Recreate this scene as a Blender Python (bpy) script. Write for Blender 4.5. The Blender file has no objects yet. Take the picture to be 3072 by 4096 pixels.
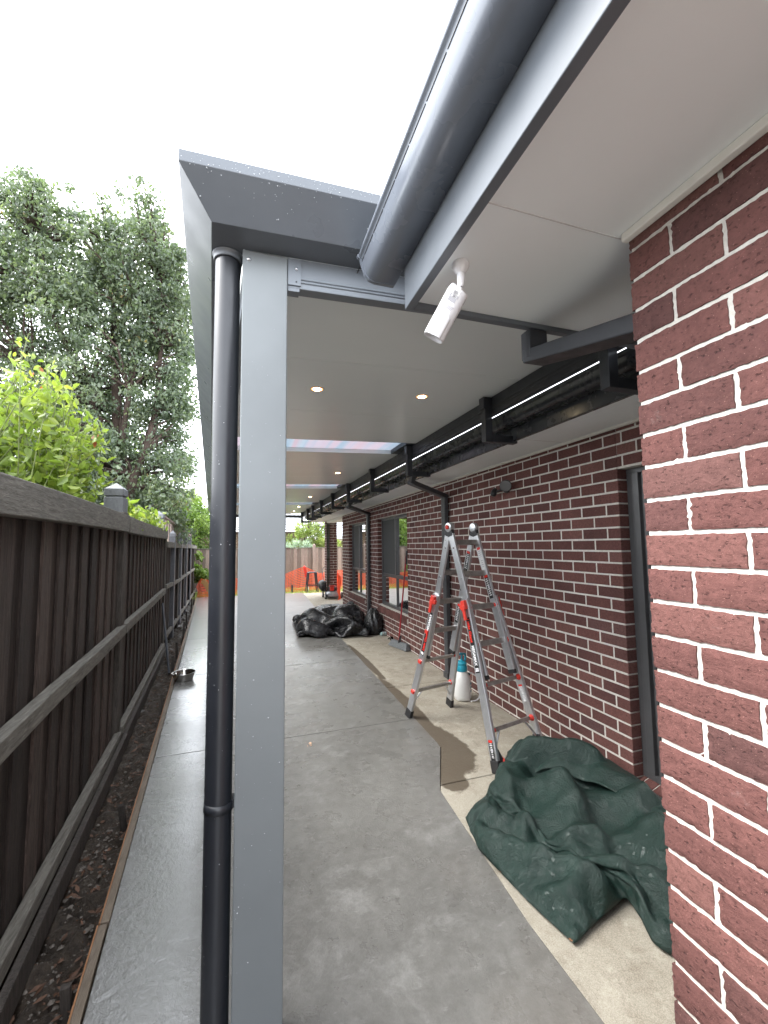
# Side passage of a brick house with a new patio cover, built around a camera at the origin.
# X runs to the right (towards the house wall), Y along the passage, Z up; the paving lies at G.
import bpy, bmesh, math, random
import numpy as np
from mathutils import Vector, Matrix

random.seed(7)
RNG = np.random.default_rng(11)
SC = bpy.context.scene
COL = SC.collection
G = -1.706

# ------------------------------------------------------------------ camera
YAW, PITCH, ROLL = 0.31642, 0.07860, -0.01191
cd = bpy.data.cameras.new("camera")
cd.sensor_fit = 'HORIZONTAL'
cd.sensor_width = 36.0
cd.lens = 36.0 * 1679.0 / 3072.0
cd.clip_start = 0.02
cd.clip_end = 2000.0
cam = bpy.data.objects.new("camera", cd)
COL.objects.link(cam)
fw = Vector((math.sin(YAW) * math.cos(PITCH), math.cos(YAW) * math.cos(PITCH), math.sin(PITCH)))
rt = Vector((math.cos(YAW), -math.sin(YAW), 0.0))
up = rt.cross(fw)
cr, sr = math.cos(ROLL), math.sin(ROLL)
r2 = rt * cr + up * sr
u2 = up * cr - rt * sr
cam.matrix_world = Matrix(((r2.x, u2.x, -fw.x, 0), (r2.y, u2.y, -fw.y, 0), (r2.z, u2.z, -fw.z, 0), (0, 0, 0, 1)))
SC.camera = cam

# ------------------------------------------------------------------ sky, sun, exposure (overcast, wet day)
SUN_DIR = Vector((-0.80, 0.12, 1.0)).normalized()
SUN_EL = math.asin(SUN_DIR.z)
SUN_AZ = math.atan2(SUN_DIR.x, SUN_DIR.y)
world = bpy.data.worlds.new("World")
SC.world = world
world.use_nodes = True
wn = world.node_tree
for n in list(wn.nodes):
    wn.nodes.remove(n)
w_out = wn.nodes.new('ShaderNodeOutputWorld')
w_bg = wn.nodes.new('ShaderNodeBackground')
w_sky = wn.nodes.new('ShaderNodeTexSky')
w_sky.sky_type = 'NISHITA'
w_sky.sun_disc = False
w_sky.sun_elevation = SUN_EL
w_sky.sun_rotation = SUN_AZ
w_sky.air_density = 1.0
w_sky.dust_density = 4.0
w_hs = wn.nodes.new('ShaderNodeHueSaturation')
w_hs.inputs['Saturation'].default_value = 0.22
w_cloud = wn.nodes.new('ShaderNodeTexNoise')
w_cloud.inputs['Scale'].default_value = 1.3
w_cloud.inputs['Detail'].default_value = 4.0
w_tc = wn.nodes.new('ShaderNodeTexCoord')
w_mr = wn.nodes.new('ShaderNodeMapRange')
w_mr.inputs['From Min'].default_value = 0.3
w_mr.inputs['From Max'].default_value = 0.7
w_mr.inputs['To Min'].default_value = 0.86
w_mr.inputs['To Max'].default_value = 1.12
w_grey = wn.nodes.new('ShaderNodeMix')
w_grey.data_type = 'RGBA'
w_grey.inputs['Factor'].default_value = 0.62
w_grey.inputs[7].default_value = (7.6, 8.0, 8.6, 1)      # even cloud layer over the clear-sky gradient
w_mul = wn.nodes.new('ShaderNodeVectorMath')
w_mul.operation = 'SCALE'
wn.links.new(w_sky.outputs[0], w_hs.inputs['Color'])
wn.links.new(w_hs.outputs[0], w_grey.inputs[6])
wn.links.new(w_tc.outputs['Generated'], w_cloud.inputs['Vector'])
wn.links.new(w_cloud.outputs[0], w_mr.inputs['Value'])
wn.links.new(w_grey.outputs[2], w_mul.inputs[0])
wn.links.new(w_mr.outputs[0], w_mul.inputs['Scale'])
wn.links.new(w_mul.outputs[0], w_bg.inputs['Color'])
w_bg.inputs['Strength'].default_value = 0.15
wn.links.new(w_bg.outputs[0], w_out.inputs['Surface'])

sd = bpy.data.lights.new("sun", 'SUN')
sd.energy = 1.25
sd.angle = math.radians(45)
sd.color = (1.0, 0.97, 0.92)
sun = bpy.data.objects.new("sun", sd)
sun.rotation_euler = (-SUN_DIR).to_track_quat('-Z', 'Y').to_euler()
COL.objects.link(sun)

SC.view_settings.view_transform = 'Standard'
SC.view_settings.look = 'None'
SC.view_settings.exposure = 2.5
SC.view_settings.gamma = 1.0
SC.view_settings.use_curve_mapping = False
SC.cycles.max_bounces = 14
SC.cycles.diffuse_bounces = 8
SC.cycles.glossy_bounces = 6

# ------------------------------------------------------------------ mesh helpers
class MB:
    """collects geometry in world coordinates and links it as ONE mesh object"""
    def __init__(s):
        s.v = []; s.f = []; s.m = []; s.sm = []; s.tone = []
    def add(s, vs, fs, mi=0, smooth=False, tone=None):
        b = len(s.v)
        s.v.extend([tuple(p) for p in vs])
        t = random.random() if tone is None else tone
        for f in fs:
            s.f.append(tuple(i + b for i in f)); s.m.append(mi); s.sm.append(smooth); s.tone.append(t)
    def box(s, x0, x1, y0, y1, z0, z1, mi=0, tone=None):
        v = [(x0, y0, z0), (x1, y0, z0), (x1, y1, z0), (x0, y1, z0), (x0, y0, z1), (x1, y0, z1), (x1, y1, z1), (x0, y1, z1)]
        s.add(v, [(0, 3, 2, 1), (4, 5, 6, 7), (0, 1, 5, 4), (1, 2, 6, 5), (2, 3, 7, 6), (3, 0, 4, 7)], mi, False, tone)
    def hexa(s, lo, hi, mi=0, tone=None):
        """lo, hi: four points each (same winding, seen from above counter-clockwise)"""
        s.add(list(lo) + list(hi), [(0, 3, 2, 1), (4, 5, 6, 7), (0, 1, 5, 4), (1, 2, 6, 5), (2, 3, 7, 6), (3, 0, 4, 7)], mi, False, tone)
    def obox(s, c, ax, ay, az, mi=0, tone=None):
        c = Vector(c); ax = Vector(ax); ay = Vector(ay); az = Vector(az)
        s.hexa([c - ax - ay - az, c + ax - ay - az, c + ax + ay - az, c - ax + ay - az],
               [c - ax - ay + az, c + ax - ay + az, c + ax + ay + az, c - ax + ay + az], mi, tone)
    def beam(s, p, q, side, w, h, mi=0, tone=None):
        """bar from p to q; side: direction of the width w; h: the other dimension"""
        p = Vector(p); q = Vector(q); d = q - p
        sv = Vector(side); sv = (sv - d * (sv.dot(d) / d.dot(d))).normalized()
        hv = d.normalized().cross(sv)
        s.obox((p + q) / 2, d / 2, sv * w / 2, hv * h / 2, mi, tone)
    def tube(s, path, r, n=10, mi=0, caps=True, smooth=True, tone=None):
        P = [Vector(p) for p in path]
        R = r if isinstance(r, (list, tuple)) else [r] * len(P)
        vs = []; fs = []
        t = (P[1] - P[0]).normalized()
        a = t.orthogonal().normalized()
        for i, p in enumerate(P):
            if 0 < i < len(P) - 1:
                t2 = ((P[i + 1] - p).normalized() + (p - P[i - 1]).normalized())
                t2 = t2.normalized() if t2.length > 1e-6 else t
            elif i == 0:
                t2 = (P[1] - P[0]).normalized()
            else:
                t2 = (P[-1] - P[-2]).normalized()
            a = (a - t2 * a.dot(t2)).normalized()
            b = t2.cross(a)
            for k in range(n):
                th = 2 * math.pi * k / n
                vs.append(p + (a * math.cos(th) + b * math.sin(th)) * R[i])
        for i in range(len(P) - 1):
            for k in range(n):
                fs.append((i * n + k, i * n + (k + 1) % n, (i + 1) * n + (k + 1) % n, (i + 1) * n + k))
        s.add(vs, fs, mi, smooth, tone)
        if caps:
            s.add(vs[:n], [tuple(range(n - 1, -1, -1))], mi, False, tone)
            s.add(vs[-n:], [tuple(range(n))], mi, False, tone)
    def lathe(s, prof, c, axis=(0, 0, 1), n=24, mi=0, smooth=True, tone=None):
        c = Vector(c); ax = Vector(axis).normalized(); a = ax.orthogonal().normalized(); b = ax.cross(a)
        vs = []; fs = []
        for (r, h) in prof:
            for k in range(n):
                th = 2 * math.pi * k / n
                vs.append(c + ax * h + (a * math.cos(th) + b * math.sin(th)) * max(r, 1e-5))
        for i in range(len(prof) - 1):
            for k in range(n):
                fs.append((i * n + k, i * n + (k + 1) % n, (i + 1) * n + (k + 1) % n, (i + 1) * n + k))
        s.add(vs, fs, mi, smooth, tone)
    def prism(s, poly, vec, mi=0, tone=None):
        """closed polygon (list of 3D points) swept along vec"""
        P = [Vector(p) for p in poly]; v = Vector(vec); n = len(P)
        s.add(P + [p + v for p in P],
              [tuple(range(n - 1, -1, -1)), tuple(range(n, 2 * n))] + [(i, (i + 1) % n, n + (i + 1) % n, n + i) for i in range(n)], mi, False, tone)
    def sweep(s, rows, mi=0, smooth=False, closed=True, caps=True):
        """rows: list of equal-length loops of points"""
        n = len(rows[0]); vs = [p for r in rows for p in r]; fs = []
        for i in range(len(rows) - 1):
            for k in range(n if closed else n - 1):
                fs.append((i * n + k, i * n + (k + 1) % n, (i + 1) * n + (k + 1) % n, (i + 1) * n + k))
        s.add(vs, fs, mi, smooth, 0.5)
        if caps and closed:
            s.add(rows[0], [tuple(range(n - 1, -1, -1))], mi, False, 0.5)
            s.add(rows[-1], [tuple(range(n))], mi, False, 0.5)
    def grid(s, pts, mi=0, smooth=True, tone=None):
        nv = len(pts); nu = len(pts[0])
        s.add([p for r in pts for p in r], [(j * nu + i, j * nu + i + 1, (j + 1) * nu + i + 1, (j + 1) * nu + i) for j in range(nv - 1) for i in range(nu - 1)], mi, smooth, tone)
    def build(s, name, mats, parent=None, bevel=0.0, recalc=True, segs=2):
        return link_mesh(name, np.array(s.v, float), s.f, mats, parent, s.m, s.sm, s.tone, bevel, recalc, segs)

def world_loc(o):
    v = Vector((0, 0, 0))
    while o is not None:
        v += Vector(o.location); o = o.parent
    return v

def link_mesh(name, V, F, mats, parent=None, mi=None, sm=None, tone=None, bevel=0.0, recalc=True, segs=2):
    if not isinstance(mats, (list, tuple)):
        mats = [mats]
    me = bpy.data.meshes.new(name)
    off = world_loc(parent) if parent is not None else Vector((0, 0, 0))
    V = np.asarray(V, float) - np.array(off)
    if isinstance(F, np.ndarray):
        n, k = F.shape
        me.vertices.add(len(V)); me.vertices.foreach_set('co', V.astype(np.float32).ravel())
        me.loops.add(n * k); me.loops.foreach_set('vertex_index', F.astype(np.int32).ravel())
        me.polygons.add(n); me.polygons.foreach_set('loop_start', np.arange(0, n * k, k, dtype=np.int32))
        me.update(calc_edges=True)
        recalc = False
    else:
        me.from_pydata(V.tolist(), [], F)
    for m in mats:
        me.materials.append(m)
    if mi is not None:
        me.polygons.foreach_set('material_index', np.asarray(mi, np.int32))
    if sm is not None:
        me.polygons.foreach_set('use_smooth', np.asarray(sm, bool))
    if tone is not None:
        at = me.attributes.new('tone', 'FLOAT', 'FACE')
        at.data.foreach_set('value', np.asarray(tone, np.float32))
    if recalc:
        bm = bmesh.new(); bm.from_mesh(me)
        bmesh.ops.recalc_face_normals(bm, faces=bm.faces)
        bm.to_mesh(me); bm.free()
    o = bpy.data.objects.new(name, me)
    COL.objects.link(o)
    if parent is not None:
        o.parent = parent
    if bevel > 0:
        b = o.modifiers.new('edge', 'BEVEL')
        b.width = bevel; b.segments = segs; b.limit_method = 'ANGLE'; b.angle_limit = math.radians(40)
        b.harden_normals = False
    return o

def thing(name, label, cat, loc=(0, 0, 0), group=None):
    o = bpy.data.objects.new(name, None)
    o.empty_display_size = 0.1
    COL.objects.link(o)
    o.location = loc
    o['label'] = label; o['category'] = cat
    if group:
        o['group'] = group
    return o

def tag(o, label, cat, group=None):
    o['label'] = label; o['category'] = cat
    if group:
        o['group'] = group
    return o

def struct(o):
    o['kind'] = 'structure'
    return o

def text_geo(txt, size, bold=0.0):
    cu = bpy.data.curves.new('t', 'FONT')
    cu.body = txt; cu.size = size; cu.offset = bold; cu.resolution_u = 3
    ob = bpy.data.objects.new('t', cu)
    COL.objects.link(ob)
    dg = bpy.context.evaluated_depsgraph_get()
    me = ob.evaluated_get(dg).to_mesh()
    V = [tuple(v.co) for v in me.vertices]; F = [tuple(p.vertices) for p in me.polygons]
    ob.evaluated_get(dg).to_mesh_clear()
    bpy.data.objects.remove(ob); bpy.data.curves.remove(cu)
    return V, F

def put_text(mb, txt, size, origin, xdir, ydir, mi, bold=0.0, fit=None):
    V, F = text_geo(txt, size, bold)
    o = Vector(origin); xd = Vector(xdir).normalized(); yd = Vector(ydir).normalized()
    k = 1.0
    if fit:
        k = fit / max(v[0] for v in V)
    mb.add([o + xd * v[0] * k + yd * v[1] for v in V], F, mi, False, 0.5)

# ------------------------------------------------------------------ material helpers
class NT:
    def __init__(s, name):
        s.mat = bpy.data.materials.new(name)
        s.mat.use_nodes = True
        s.nt = s.mat.node_tree
        s.b = s.nt.nodes['Principled BSDF']
        s.out = s.nt.nodes['Material Output']
        s.tc = s.nt.nodes.new('ShaderNodeTexCoord')
        s.co = s.tc.outputs['Object']
    def n(s, t, **kw):
        nd = s.nt.nodes.new(t)
        for k, v in kw.items():
            setattr(nd, k, v)
        return nd
    def l(s, a, b):
        s.nt.links.new(a, b)
    def mapped(s, scale=(1, 1, 1), loc=(0, 0, 0), rot=(0, 0, 0)):
        m = s.n('ShaderNodeMapping')
        m.inputs['Scale'].default_value = scale
        m.inputs['Location'].default_value = loc
        m.inputs['Rotation'].default_value = rot
        s.l(s.co, m.inputs['Vector'])
        return m.outputs[0]
    def noise(s, scale, detail=4.0, rough=0.55, vec=None, dist=0.0):
        t = s.n('ShaderNodeTexNoise')
        t.inputs['Scale'].default_value = scale
        t.inputs['Detail'].default_value = detail
        t.inputs['Roughness'].default_value = rough
        t.inputs['Distortion'].default_value = dist
        s.l(vec if vec is not None else s.co, t.inputs['Vector'])
        return t.outputs[0]
    def vor(s, scale, vec=None, feature='F1', out='Distance'):
        t = s.n('ShaderNodeTexVoronoi', feature=feature)
        t.inputs['Scale'].default_value = scale
        s.l(vec if vec is not None else s.co, t.inputs['Vector'])
        return t.outputs[out]
    def ramp(s, fac, stops):
        r = s.n('ShaderNodeValToRGB')
        e = r.color_ramp.elements
        while len(e) < len(stops):
            e.new(0.5)
        for k, (p, c) in enumerate(stops):
            e[k].position = p
            e[k].color = (c, c, c, 1) if isinstance(c, (int, float)) else (*c, 1)
        s.l(fac, r.inputs['Fac'])
        return r.outputs['Color']
    def mix(s, fac, a, b, mode='MIX'):
        m = s.n('ShaderNodeMix', data_type='RGBA', blend_type=mode)
        for k, v in ((0, fac), (6, a), (7, b)):
            if isinstance(v, (int, float)):
                if k == 0:
                    m.inputs[0].default_value = v
                else:
                    m.inputs[k].default_value = (v, v, v, 1)
            elif isinstance(v, tuple):
                m.inputs[k].default_value = (*v, 1)
            else:
                s.l(v, m.inputs[k])
        return m.outputs[2]
    def math(s, op, a, b=0.0, clamp=False):
        m = s.n('ShaderNodeMath', operation=op, use_clamp=clamp)
        for k, v in ((0, a), (1, b)):
            if isinstance(v, (int, float)):
                m.inputs[k].default_value = v
            else:
                s.l(v, m.inputs[k])
        return m.outputs[0]
    def remap(s, v, a, b, c, d, smooth=False):
        m = s.n('ShaderNodeMapRange')
        if smooth:
            m.interpolation_type = 'SMOOTHSTEP'
        m.inputs['From Min'].default_value = a; m.inputs['From Max'].default_value = b
        m.inputs['To Min'].default_value = c; m.inputs['To Max'].default_value = d
        s.l(v, m.inputs['Value'])
        return m.outputs[0]
    def tone(s):
        a = s.n('ShaderNodeAttribute', attribute_name='tone')
        return a.outputs['Fac']
    def xyz(s):
        x = s.n('ShaderNodeSeparateXYZ')
        s.l(s.co, x.inputs[0])
        return x.outputs
    def set(s, col=None, rough=None, metal=None, spec=None, **kw):
        for key, v in (('Base Color', col), ('Roughness', rough), ('Metallic', metal), ('Specular IOR Level', spec)) + tuple(kw.items()):
            if v is None:
                continue
            if isinstance(v, (int, float)):
                s.b.inputs[key].default_value = v
            elif isinstance(v, tuple):
                s.b.inputs[key].default_value = (*v, 1) if len(v) == 3 else v
            else:
                s.l(v, s.b.inputs[key])
        return s
    def bump(s, h, strength=0.3, dist=0.01):
        b = s.n('ShaderNodeBump')
        b.inputs['Strength'].default_value = strength
        b.inputs['Distance'].default_value = dist
        s.l(h, b.inputs['Height'])
        s.l(b.outputs[0], s.b.inputs['Normal'])
        return s

def plain(name, col, rough=0.5, metal=0.0, var=0.12, scale=6.0, bump=0.0, spec=0.5, bscale=60.0):
    """a paint / plastic / metal with a little unevenness in colour and gloss"""
    t = NT(name)
    nz = t.noise(scale, 5, 0.6)
    c = t.mix(t.remap(nz, 0.3, 0.7, 0.0, 1.0), tuple(x * (1 - var) for x in col), tuple(min(1, x * (1 + var)) for x in col))
    t.set(c, t.remap(t.noise(scale * 2.3, 3), 0.3, 0.7, max(0.03, rough - 0.07), min(1, rough + 0.07)), metal, spec)
    if bump:
        t.bump(t.noise(bscale, 4), bump, 0.003)
    return t.mat
# ------------------------------------------------------------------ materials
def mk_brick(name='red_brick', bump=0.9):
    t = NT(name)
    tone = t.tone()
    base = t.ramp(tone, [(0.0, (0.100, 0.048, 0.044)), (0.3, (0.130, 0.057, 0.051)), (0.75, (0.150, 0.066, 0.058)), (0.93, (0.168, 0.080, 0.069)), (1.0, (0.108, 0.057, 0.055))])
    fine = t.noise(55, 6, 0.7)
    streak = t.noise(30, 5, 0.65, t.mapped((1.0, 0.6, 3.0)))
    pit = t.remap(t.noise(85, 3, 0.6, t.mapped((1.0, 1.0, 1.5))), 0.30, 0.42, 0.45, 1.0)
    c = t.mix(t.remap(fine, 0.25, 0.75, 0, 1), 0.72, 1.22)
    c = t.mix(1.0, base, c, 'MULTIPLY')
    c = t.mix(1.0, c, pit, 'MULTIPLY')
    blot = t.remap(t.noise(4.0, 3), 0.35, 0.7, 0.88, 1.1)
    c = t.mix(1.0, c, blot, 'MULTIPLY')
    grit = t.vor(120)
    c = t.mix(t.remap(grit, 0.05, 0.13, 0.6, 0.0), c, (0.42, 0.25, 0.20))
    eff = t.remap(t.noise(7.0, 5, 0.7), 0.66, 0.78, 0.0, 0.28)
    c = t.mix(eff, c, (0.45, 0.38, 0.35))
    t.set(c, 0.88, 0.0, 0.25)
    h = t.math('ADD', t.math('MULTIPLY', streak, 0.35), t.math('MULTIPLY', fine, 1.0))
    h = t.math('ADD', h, t.math('MULTIPLY', pit, 0.5))
    t.bump(h, bump, 0.006)
    return t.mat
M_BRICK = mk_brick()

t = NT('cream_mortar')
nz = t.noise(60, 5, 0.7)
c = t.mix(t.remap(nz, 0.3, 0.7, 0, 1), (0.50, 0.475, 0.43), (0.68, 0.655, 0.605))
c = t.mix(t.remap(t.noise(3, 3), 0.55, 0.8, 0, 0.3), c, (0.48, 0.45, 0.40))
t.set(c, 0.95, 0, 0.1); t.bump(t.noise(130, 5, 0.7), 0.7, 0.004)
M_MORTAR = t.mat

def mk_tanbrick():
    t = NT('brown_brick_far')
    b = t.n('ShaderNodeTexBrick')
    b.inputs['Scale'].default_value = 1.0
    b.inputs['Brick Width'].default_value = 0.24; b.inputs['Row Height'].default_value = 0.086
    b.inputs['Mortar Size'].default_value = 0.008
    b.inputs['Color1'].default_value = (0.16, 0.085, 0.055, 1); b.inputs['Color2'].default_value = (0.10, 0.06, 0.045, 1)
    b.inputs['Mortar'].default_value = (0.40, 0.34, 0.24, 1)
    t.l(t.mapped((1, 1, 1), (0, 0, 0), (math.radians(-90), 0, 0)), b.inputs['Vector'])
    t.set(b.outputs['Color'], 0.9)
    return t.mat
M_TAN = mk_tanbrick()

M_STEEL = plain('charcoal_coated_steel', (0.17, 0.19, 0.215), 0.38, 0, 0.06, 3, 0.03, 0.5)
M_STEELP = plain('grey_coated_steel_post', (0.175, 0.192, 0.20), 0.42, 0, 0.05, 3, 0.03)
M_FASCIA = plain('charcoal_painted_fascia', (0.125, 0.14, 0.16), 0.45, 0, 0.10, 5, 0.06)
M_GUT = plain('dark_gutter_steel', (0.165, 0.185, 0.22), 0.26, 0, 0.05, 4, 0.03)
M_GUTLIP = plain('patio_gutter_steel', (0.115, 0.128, 0.146), 0.33, 0, 0.08, 3, 0.02)
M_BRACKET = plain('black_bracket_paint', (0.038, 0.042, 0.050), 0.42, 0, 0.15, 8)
M_PIPE = plain('black_gloss_pipe', (0.016, 0.018, 0.023), 0.38, 0, 0.10, 5, 0.0, 0.6)
M_DARKFRAME = plain('dark_window_aluminium', (0.085, 0.085, 0.088), 0.4, 0.2, 0.08, 8)
M_WHITE = plain('white_plastic', (0.74, 0.74, 0.76), 0.32, 0, 0.03, 8)
M_JOINT = plain('soffit_joint_grey', (0.62, 0.61, 0.61), 0.6)  # slightly darker strip along the lining seams
M_LABELGREY = plain('grey_label_print', (0.42, 0.42, 0.45), 0.5)
M_TRIM = plain('cream_trim_paint', (0.82, 0.81, 0.76), 0.5, 0, 0.04, 6)

t = NT('eave_lining_paint')
c = t.mix(t.remap(t.noise(1.6, 5, 0.6), 0.3, 0.7, 0, 1), (0.84, 0.875, 0.885), (0.88, 0.915, 0.925))
c = t.mix(t.remap(t.noise(9, 5, 0.7), 0.66, 0.8, 0, 0.2), c, (0.6, 0.57, 0.55))
t.set(c, 0.62, 0, 0.35); t.bump(t.noise(220, 3), 0.05, 0.002)
M_SOFFIT = t.mat

t = NT('pale_grey_insulated_panel')
c = t.mix(t.remap(t.noise(1.1, 4), 0.3, 0.7, 0, 1), (0.84, 0.885, 0.885), (0.88, 0.925, 0.92))
rib = t.noise(1.0, 2, 0.5, t.mapped((0.6, 14.0, 1.0)))
t.set(c, 0.25, 0.0, 0.62)
t.bump(rib, 0.05, 0.004)
M_PANEL = t.mat
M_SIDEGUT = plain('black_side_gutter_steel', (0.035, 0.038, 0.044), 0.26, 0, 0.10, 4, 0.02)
M_PANELTOP = plain('roof_sheet_top', (0.30, 0.31, 0.32), 0.5)

t = NT('striped_polycarbonate')
st = t.n('ShaderNodeTexWave', wave_type='BANDS', bands_direction='Y')
st.inputs['Scale'].default_value = 22.0
st.inputs['Distortion'].default_value = 0.6
t.l(t.co, st.inputs['Vector'])
tint = t.ramp(t.noise(1.5, 3, 0.6, t.mapped((2.2, 0.05, 0.05))), [(0.36, (0.42, 0.33, 0.34)), (0.47, (0.40, 0.37, 0.40)), (0.52, (0.29, 0.345, 0.385)), (0.60, (0.34, 0.385, 0.415)), (0.68, (0.40, 0.33, 0.35))])
c = t.mix(t.math('MULTIPLY', st.outputs['Fac'], 0.25), tint, (0.36, 0.37, 0.39))
t.set(c, 0.25, 0, 0.6)
tr = t.n('ShaderNodeBsdfTranslucent'); t.l(c, tr.inputs['Color'])
ms = t.n('ShaderNodeMixShader'); ms.inputs[0].default_value = 0.8
t.l(t.b.outputs[0], ms.inputs[1]); t.l(tr.outputs[0], ms.inputs[2]); t.l(ms.outputs[0], t.out.inputs['Surface'])
M_POLY = t.mat

def mk_newconcrete():
    t = NT('fresh_grey_concrete')
    x, y, z = t.xyz()
    big = t.noise(0.9, 6, 0.6, None, 0.6)
    med = t.noise(16, 8, 0.75)
    fine = t.noise(70, 4, 0.6)
    c = t.mix(t.remap(big, 0.3, 0.7, 0, 1), (0.120, 0.117, 0.108), (0.174, 0.170, 0.159))
    c = t.mix(t.remap(t.noise(2.6, 9, 0.74, None, 0.25), 0.54, 0.74, 0, 0.40), c, (0.50, 0.50, 0.485))     # pale laitance bloom
    c = t.mix(t.remap(t.noise(0.55, 3), 0.56, 0.72, 0, 0.45), c, (0.20, 0.165, 0.135))                    # brownish blotches
    c = t.mix(t.remap(t.vor(60), 0.05, 0.11, 0.35, 0.0), c, (0.12, 0.11, 0.10))                              # pin holes
    c = t.mix(t.remap(fine, 0.35, 0.65, 0.0, 0.22), c, (0.10, 0.10, 0.096))
    c = t.mix(t.remap(med, 0.40, 0.64, 0.0, 0.20), c, (0.34, 0.335, 0.32))
    scr = t.noise(7, 6, 0.7, t.mapped((1.0, 4.0, 1.0), (0, 0, 0), (0, 0, 0.6)), 0.35)
    c = t.mix(t.remap(scr, 0.62, 0.76, 0, 0.26), c, (0.55, 0.55, 0.54))                                       # trowel scuffs
    # rain-wet strip outside the roof line, and the rain blown in at the far open end
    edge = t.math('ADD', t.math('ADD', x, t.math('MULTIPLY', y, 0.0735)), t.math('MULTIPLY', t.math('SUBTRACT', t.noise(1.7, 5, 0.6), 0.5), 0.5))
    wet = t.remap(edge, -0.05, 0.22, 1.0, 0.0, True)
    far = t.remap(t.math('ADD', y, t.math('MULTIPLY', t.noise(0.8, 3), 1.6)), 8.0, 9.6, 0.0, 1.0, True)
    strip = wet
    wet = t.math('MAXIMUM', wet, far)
    c = t.mix(t.math('MULTIPLY', strip, 0.45), c, (0.26, 0.258, 0.248))  # strip colour lifted to stand in for the sky glare it lacks
    dry = t.remap(t.noise(2.6, 5, 0.6), 0.3, 0.7, 0.20, 0.38)
    pud = t.remap(t.noise(2.2, 4, 0.55, None, 0.5), 0.42, 0.60, 0.16, 0.36)
    r = t.n('ShaderNodeMix', data_type='FLOAT')
    t.l(t.remap(wet, 0, 1, 0.6, 1.0), t.b.inputs['Specular IOR Level'])
    t.l(strip, t.b.inputs['Coat Weight']); t.b.inputs['Coat Roughness'].default_value = 0.20
    rr = t.n('ShaderNodeMix', data_type='FLOAT'); t.l(far, rr.inputs[0]); t.l(pud, rr.inputs[2]); rr.inputs[3].default_value = 0.40
    t.l(wet, r.inputs[0]); t.l(dry, r.inputs[2]); t.l(rr.outputs[0], r.inputs[3])
    t.set(c, r.outputs[0], 0)
    ripple = t.math('ADD', t.noise(9, 4, 0.6, t.mapped((1, 1.6, 1)), 0.8), t.math('MULTIPLY', t.noise(55, 3, 0.6, t.mapped((1, .6, 1), (0, 0, 0), (0, 0, .5))), t.remap(wet, 0, 1, 0.05, 0.5)))
    h = t.math('ADD', t.math('MULTIPLY', t.noise(120, 4), 0.25), t.math('MULTIPLY', ripple, 1.0))
    t.bump(h, 0.36, 0.012)
    return t.mat
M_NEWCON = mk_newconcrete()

def mk_oldconcrete():
    t = NT('old_beige_concrete')
    x, y, z = t.xyz()
    c = t.mix(t.remap(t.noise(1.6, 6, 0.65), 0.3, 0.7, 0, 1), (0.235, 0.21, 0.165), (0.335, 0.31, 0.255))
    c = t.mix(t.remap(t.noise(5, 7, 0.75, None, 0.8), 0.47, 0.64, 0, 0.8), c, (0.17, 0.145, 0.11))
    c = t.mix(t.remap(t.noise(11, 6, 0.75), 0.54, 0.70, 0, 0.6), c, (0.50, 0.47, 0.40))
    c = t.mix(t.remap(t.vor(60), 0.10, 0.22, 0.5, 0.0), c, (0.15, 0.13, 0.10))
    c = t.mix(t.remap(t.noise(260, 3, 0.7), 0.4, 0.6, 0, 0.35), c, (0.62, 0.57, 0.48))
    # damp patch that crept out of the new slab's edge
    nz = t.math('MULTIPLY', t.math('SUBTRACT', t.noise(7, 8, 0.72), 0.5), 0.75)
    def ell(cx, cy, rx, ry):
        dx = t.math('DIVIDE', t.math('SUBTRACT', x, cx), rx); dy = t.math('DIVIDE', t.math('SUBTRACT', y, cy), ry)
        return t.math('SQRT', t.math('ADD', t.math('MULTIPLY', dx, dx), t.math('MULTIPLY', dy, dy)))
    d = t.math('MINIMUM', ell(1.60, 3.40, 0.22, 0.50), ell(1.44, 3.0, 0.13, 0.28))
    d = t.math('MINIMUM', d, ell(1.66, 4.45, 0.09, 0.95))
    d = t.math('MINIMUM', d, ell(1.70, 6.2, 0.06, 1.1))
    d = t.math('ADD', d, nz)
    damp = t.remap(d, 0.88, 1.0, 1.0, 0.0, True)
    c = t.mix(t.math('MULTIPLY', damp, 0.88), c, (0.085, 0.066, 0.046))
    t.set(c, t.remap(damp, 0, 1, 0.85, 0.5), 0, 0.3)
    t.bump(t.math('ADD', t.noise(150, 5, 0.7), t.noise(35, 4)), 0.35, 0.006)
    return t.mat
M_OLDCON = mk_oldconcrete()

t = NT('wet_dark_soil')
c = t.mix(t.remap(t.noise(25, 6, 0.7), 0.3, 0.7, 0, 1), (0.020, 0.014, 0.010), (0.085, 0.064, 0.046))
c = t.mix(t.remap(t.vor(45), 0.1, 0.22, 0.5, 0), c, (0.17, 0.14, 0.11))
t.set(c, t.remap(t.noise(12, 4), 0.35, 0.65, 0.35, 0.9), 0, 0.4); t.bump(t.noise(60, 6, 0.75), 1.0, 0.02)
M_SOIL = t.mat
M_STONE = plain('pale_gravel', (0.13, 0.112, 0.095), 0.8, 0, 0.5, 40)
M_LITTER = plain('dead_leaf_litter', (0.095, 0.045, 0.024), 0.7, 0, 0.5, 30)

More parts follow.
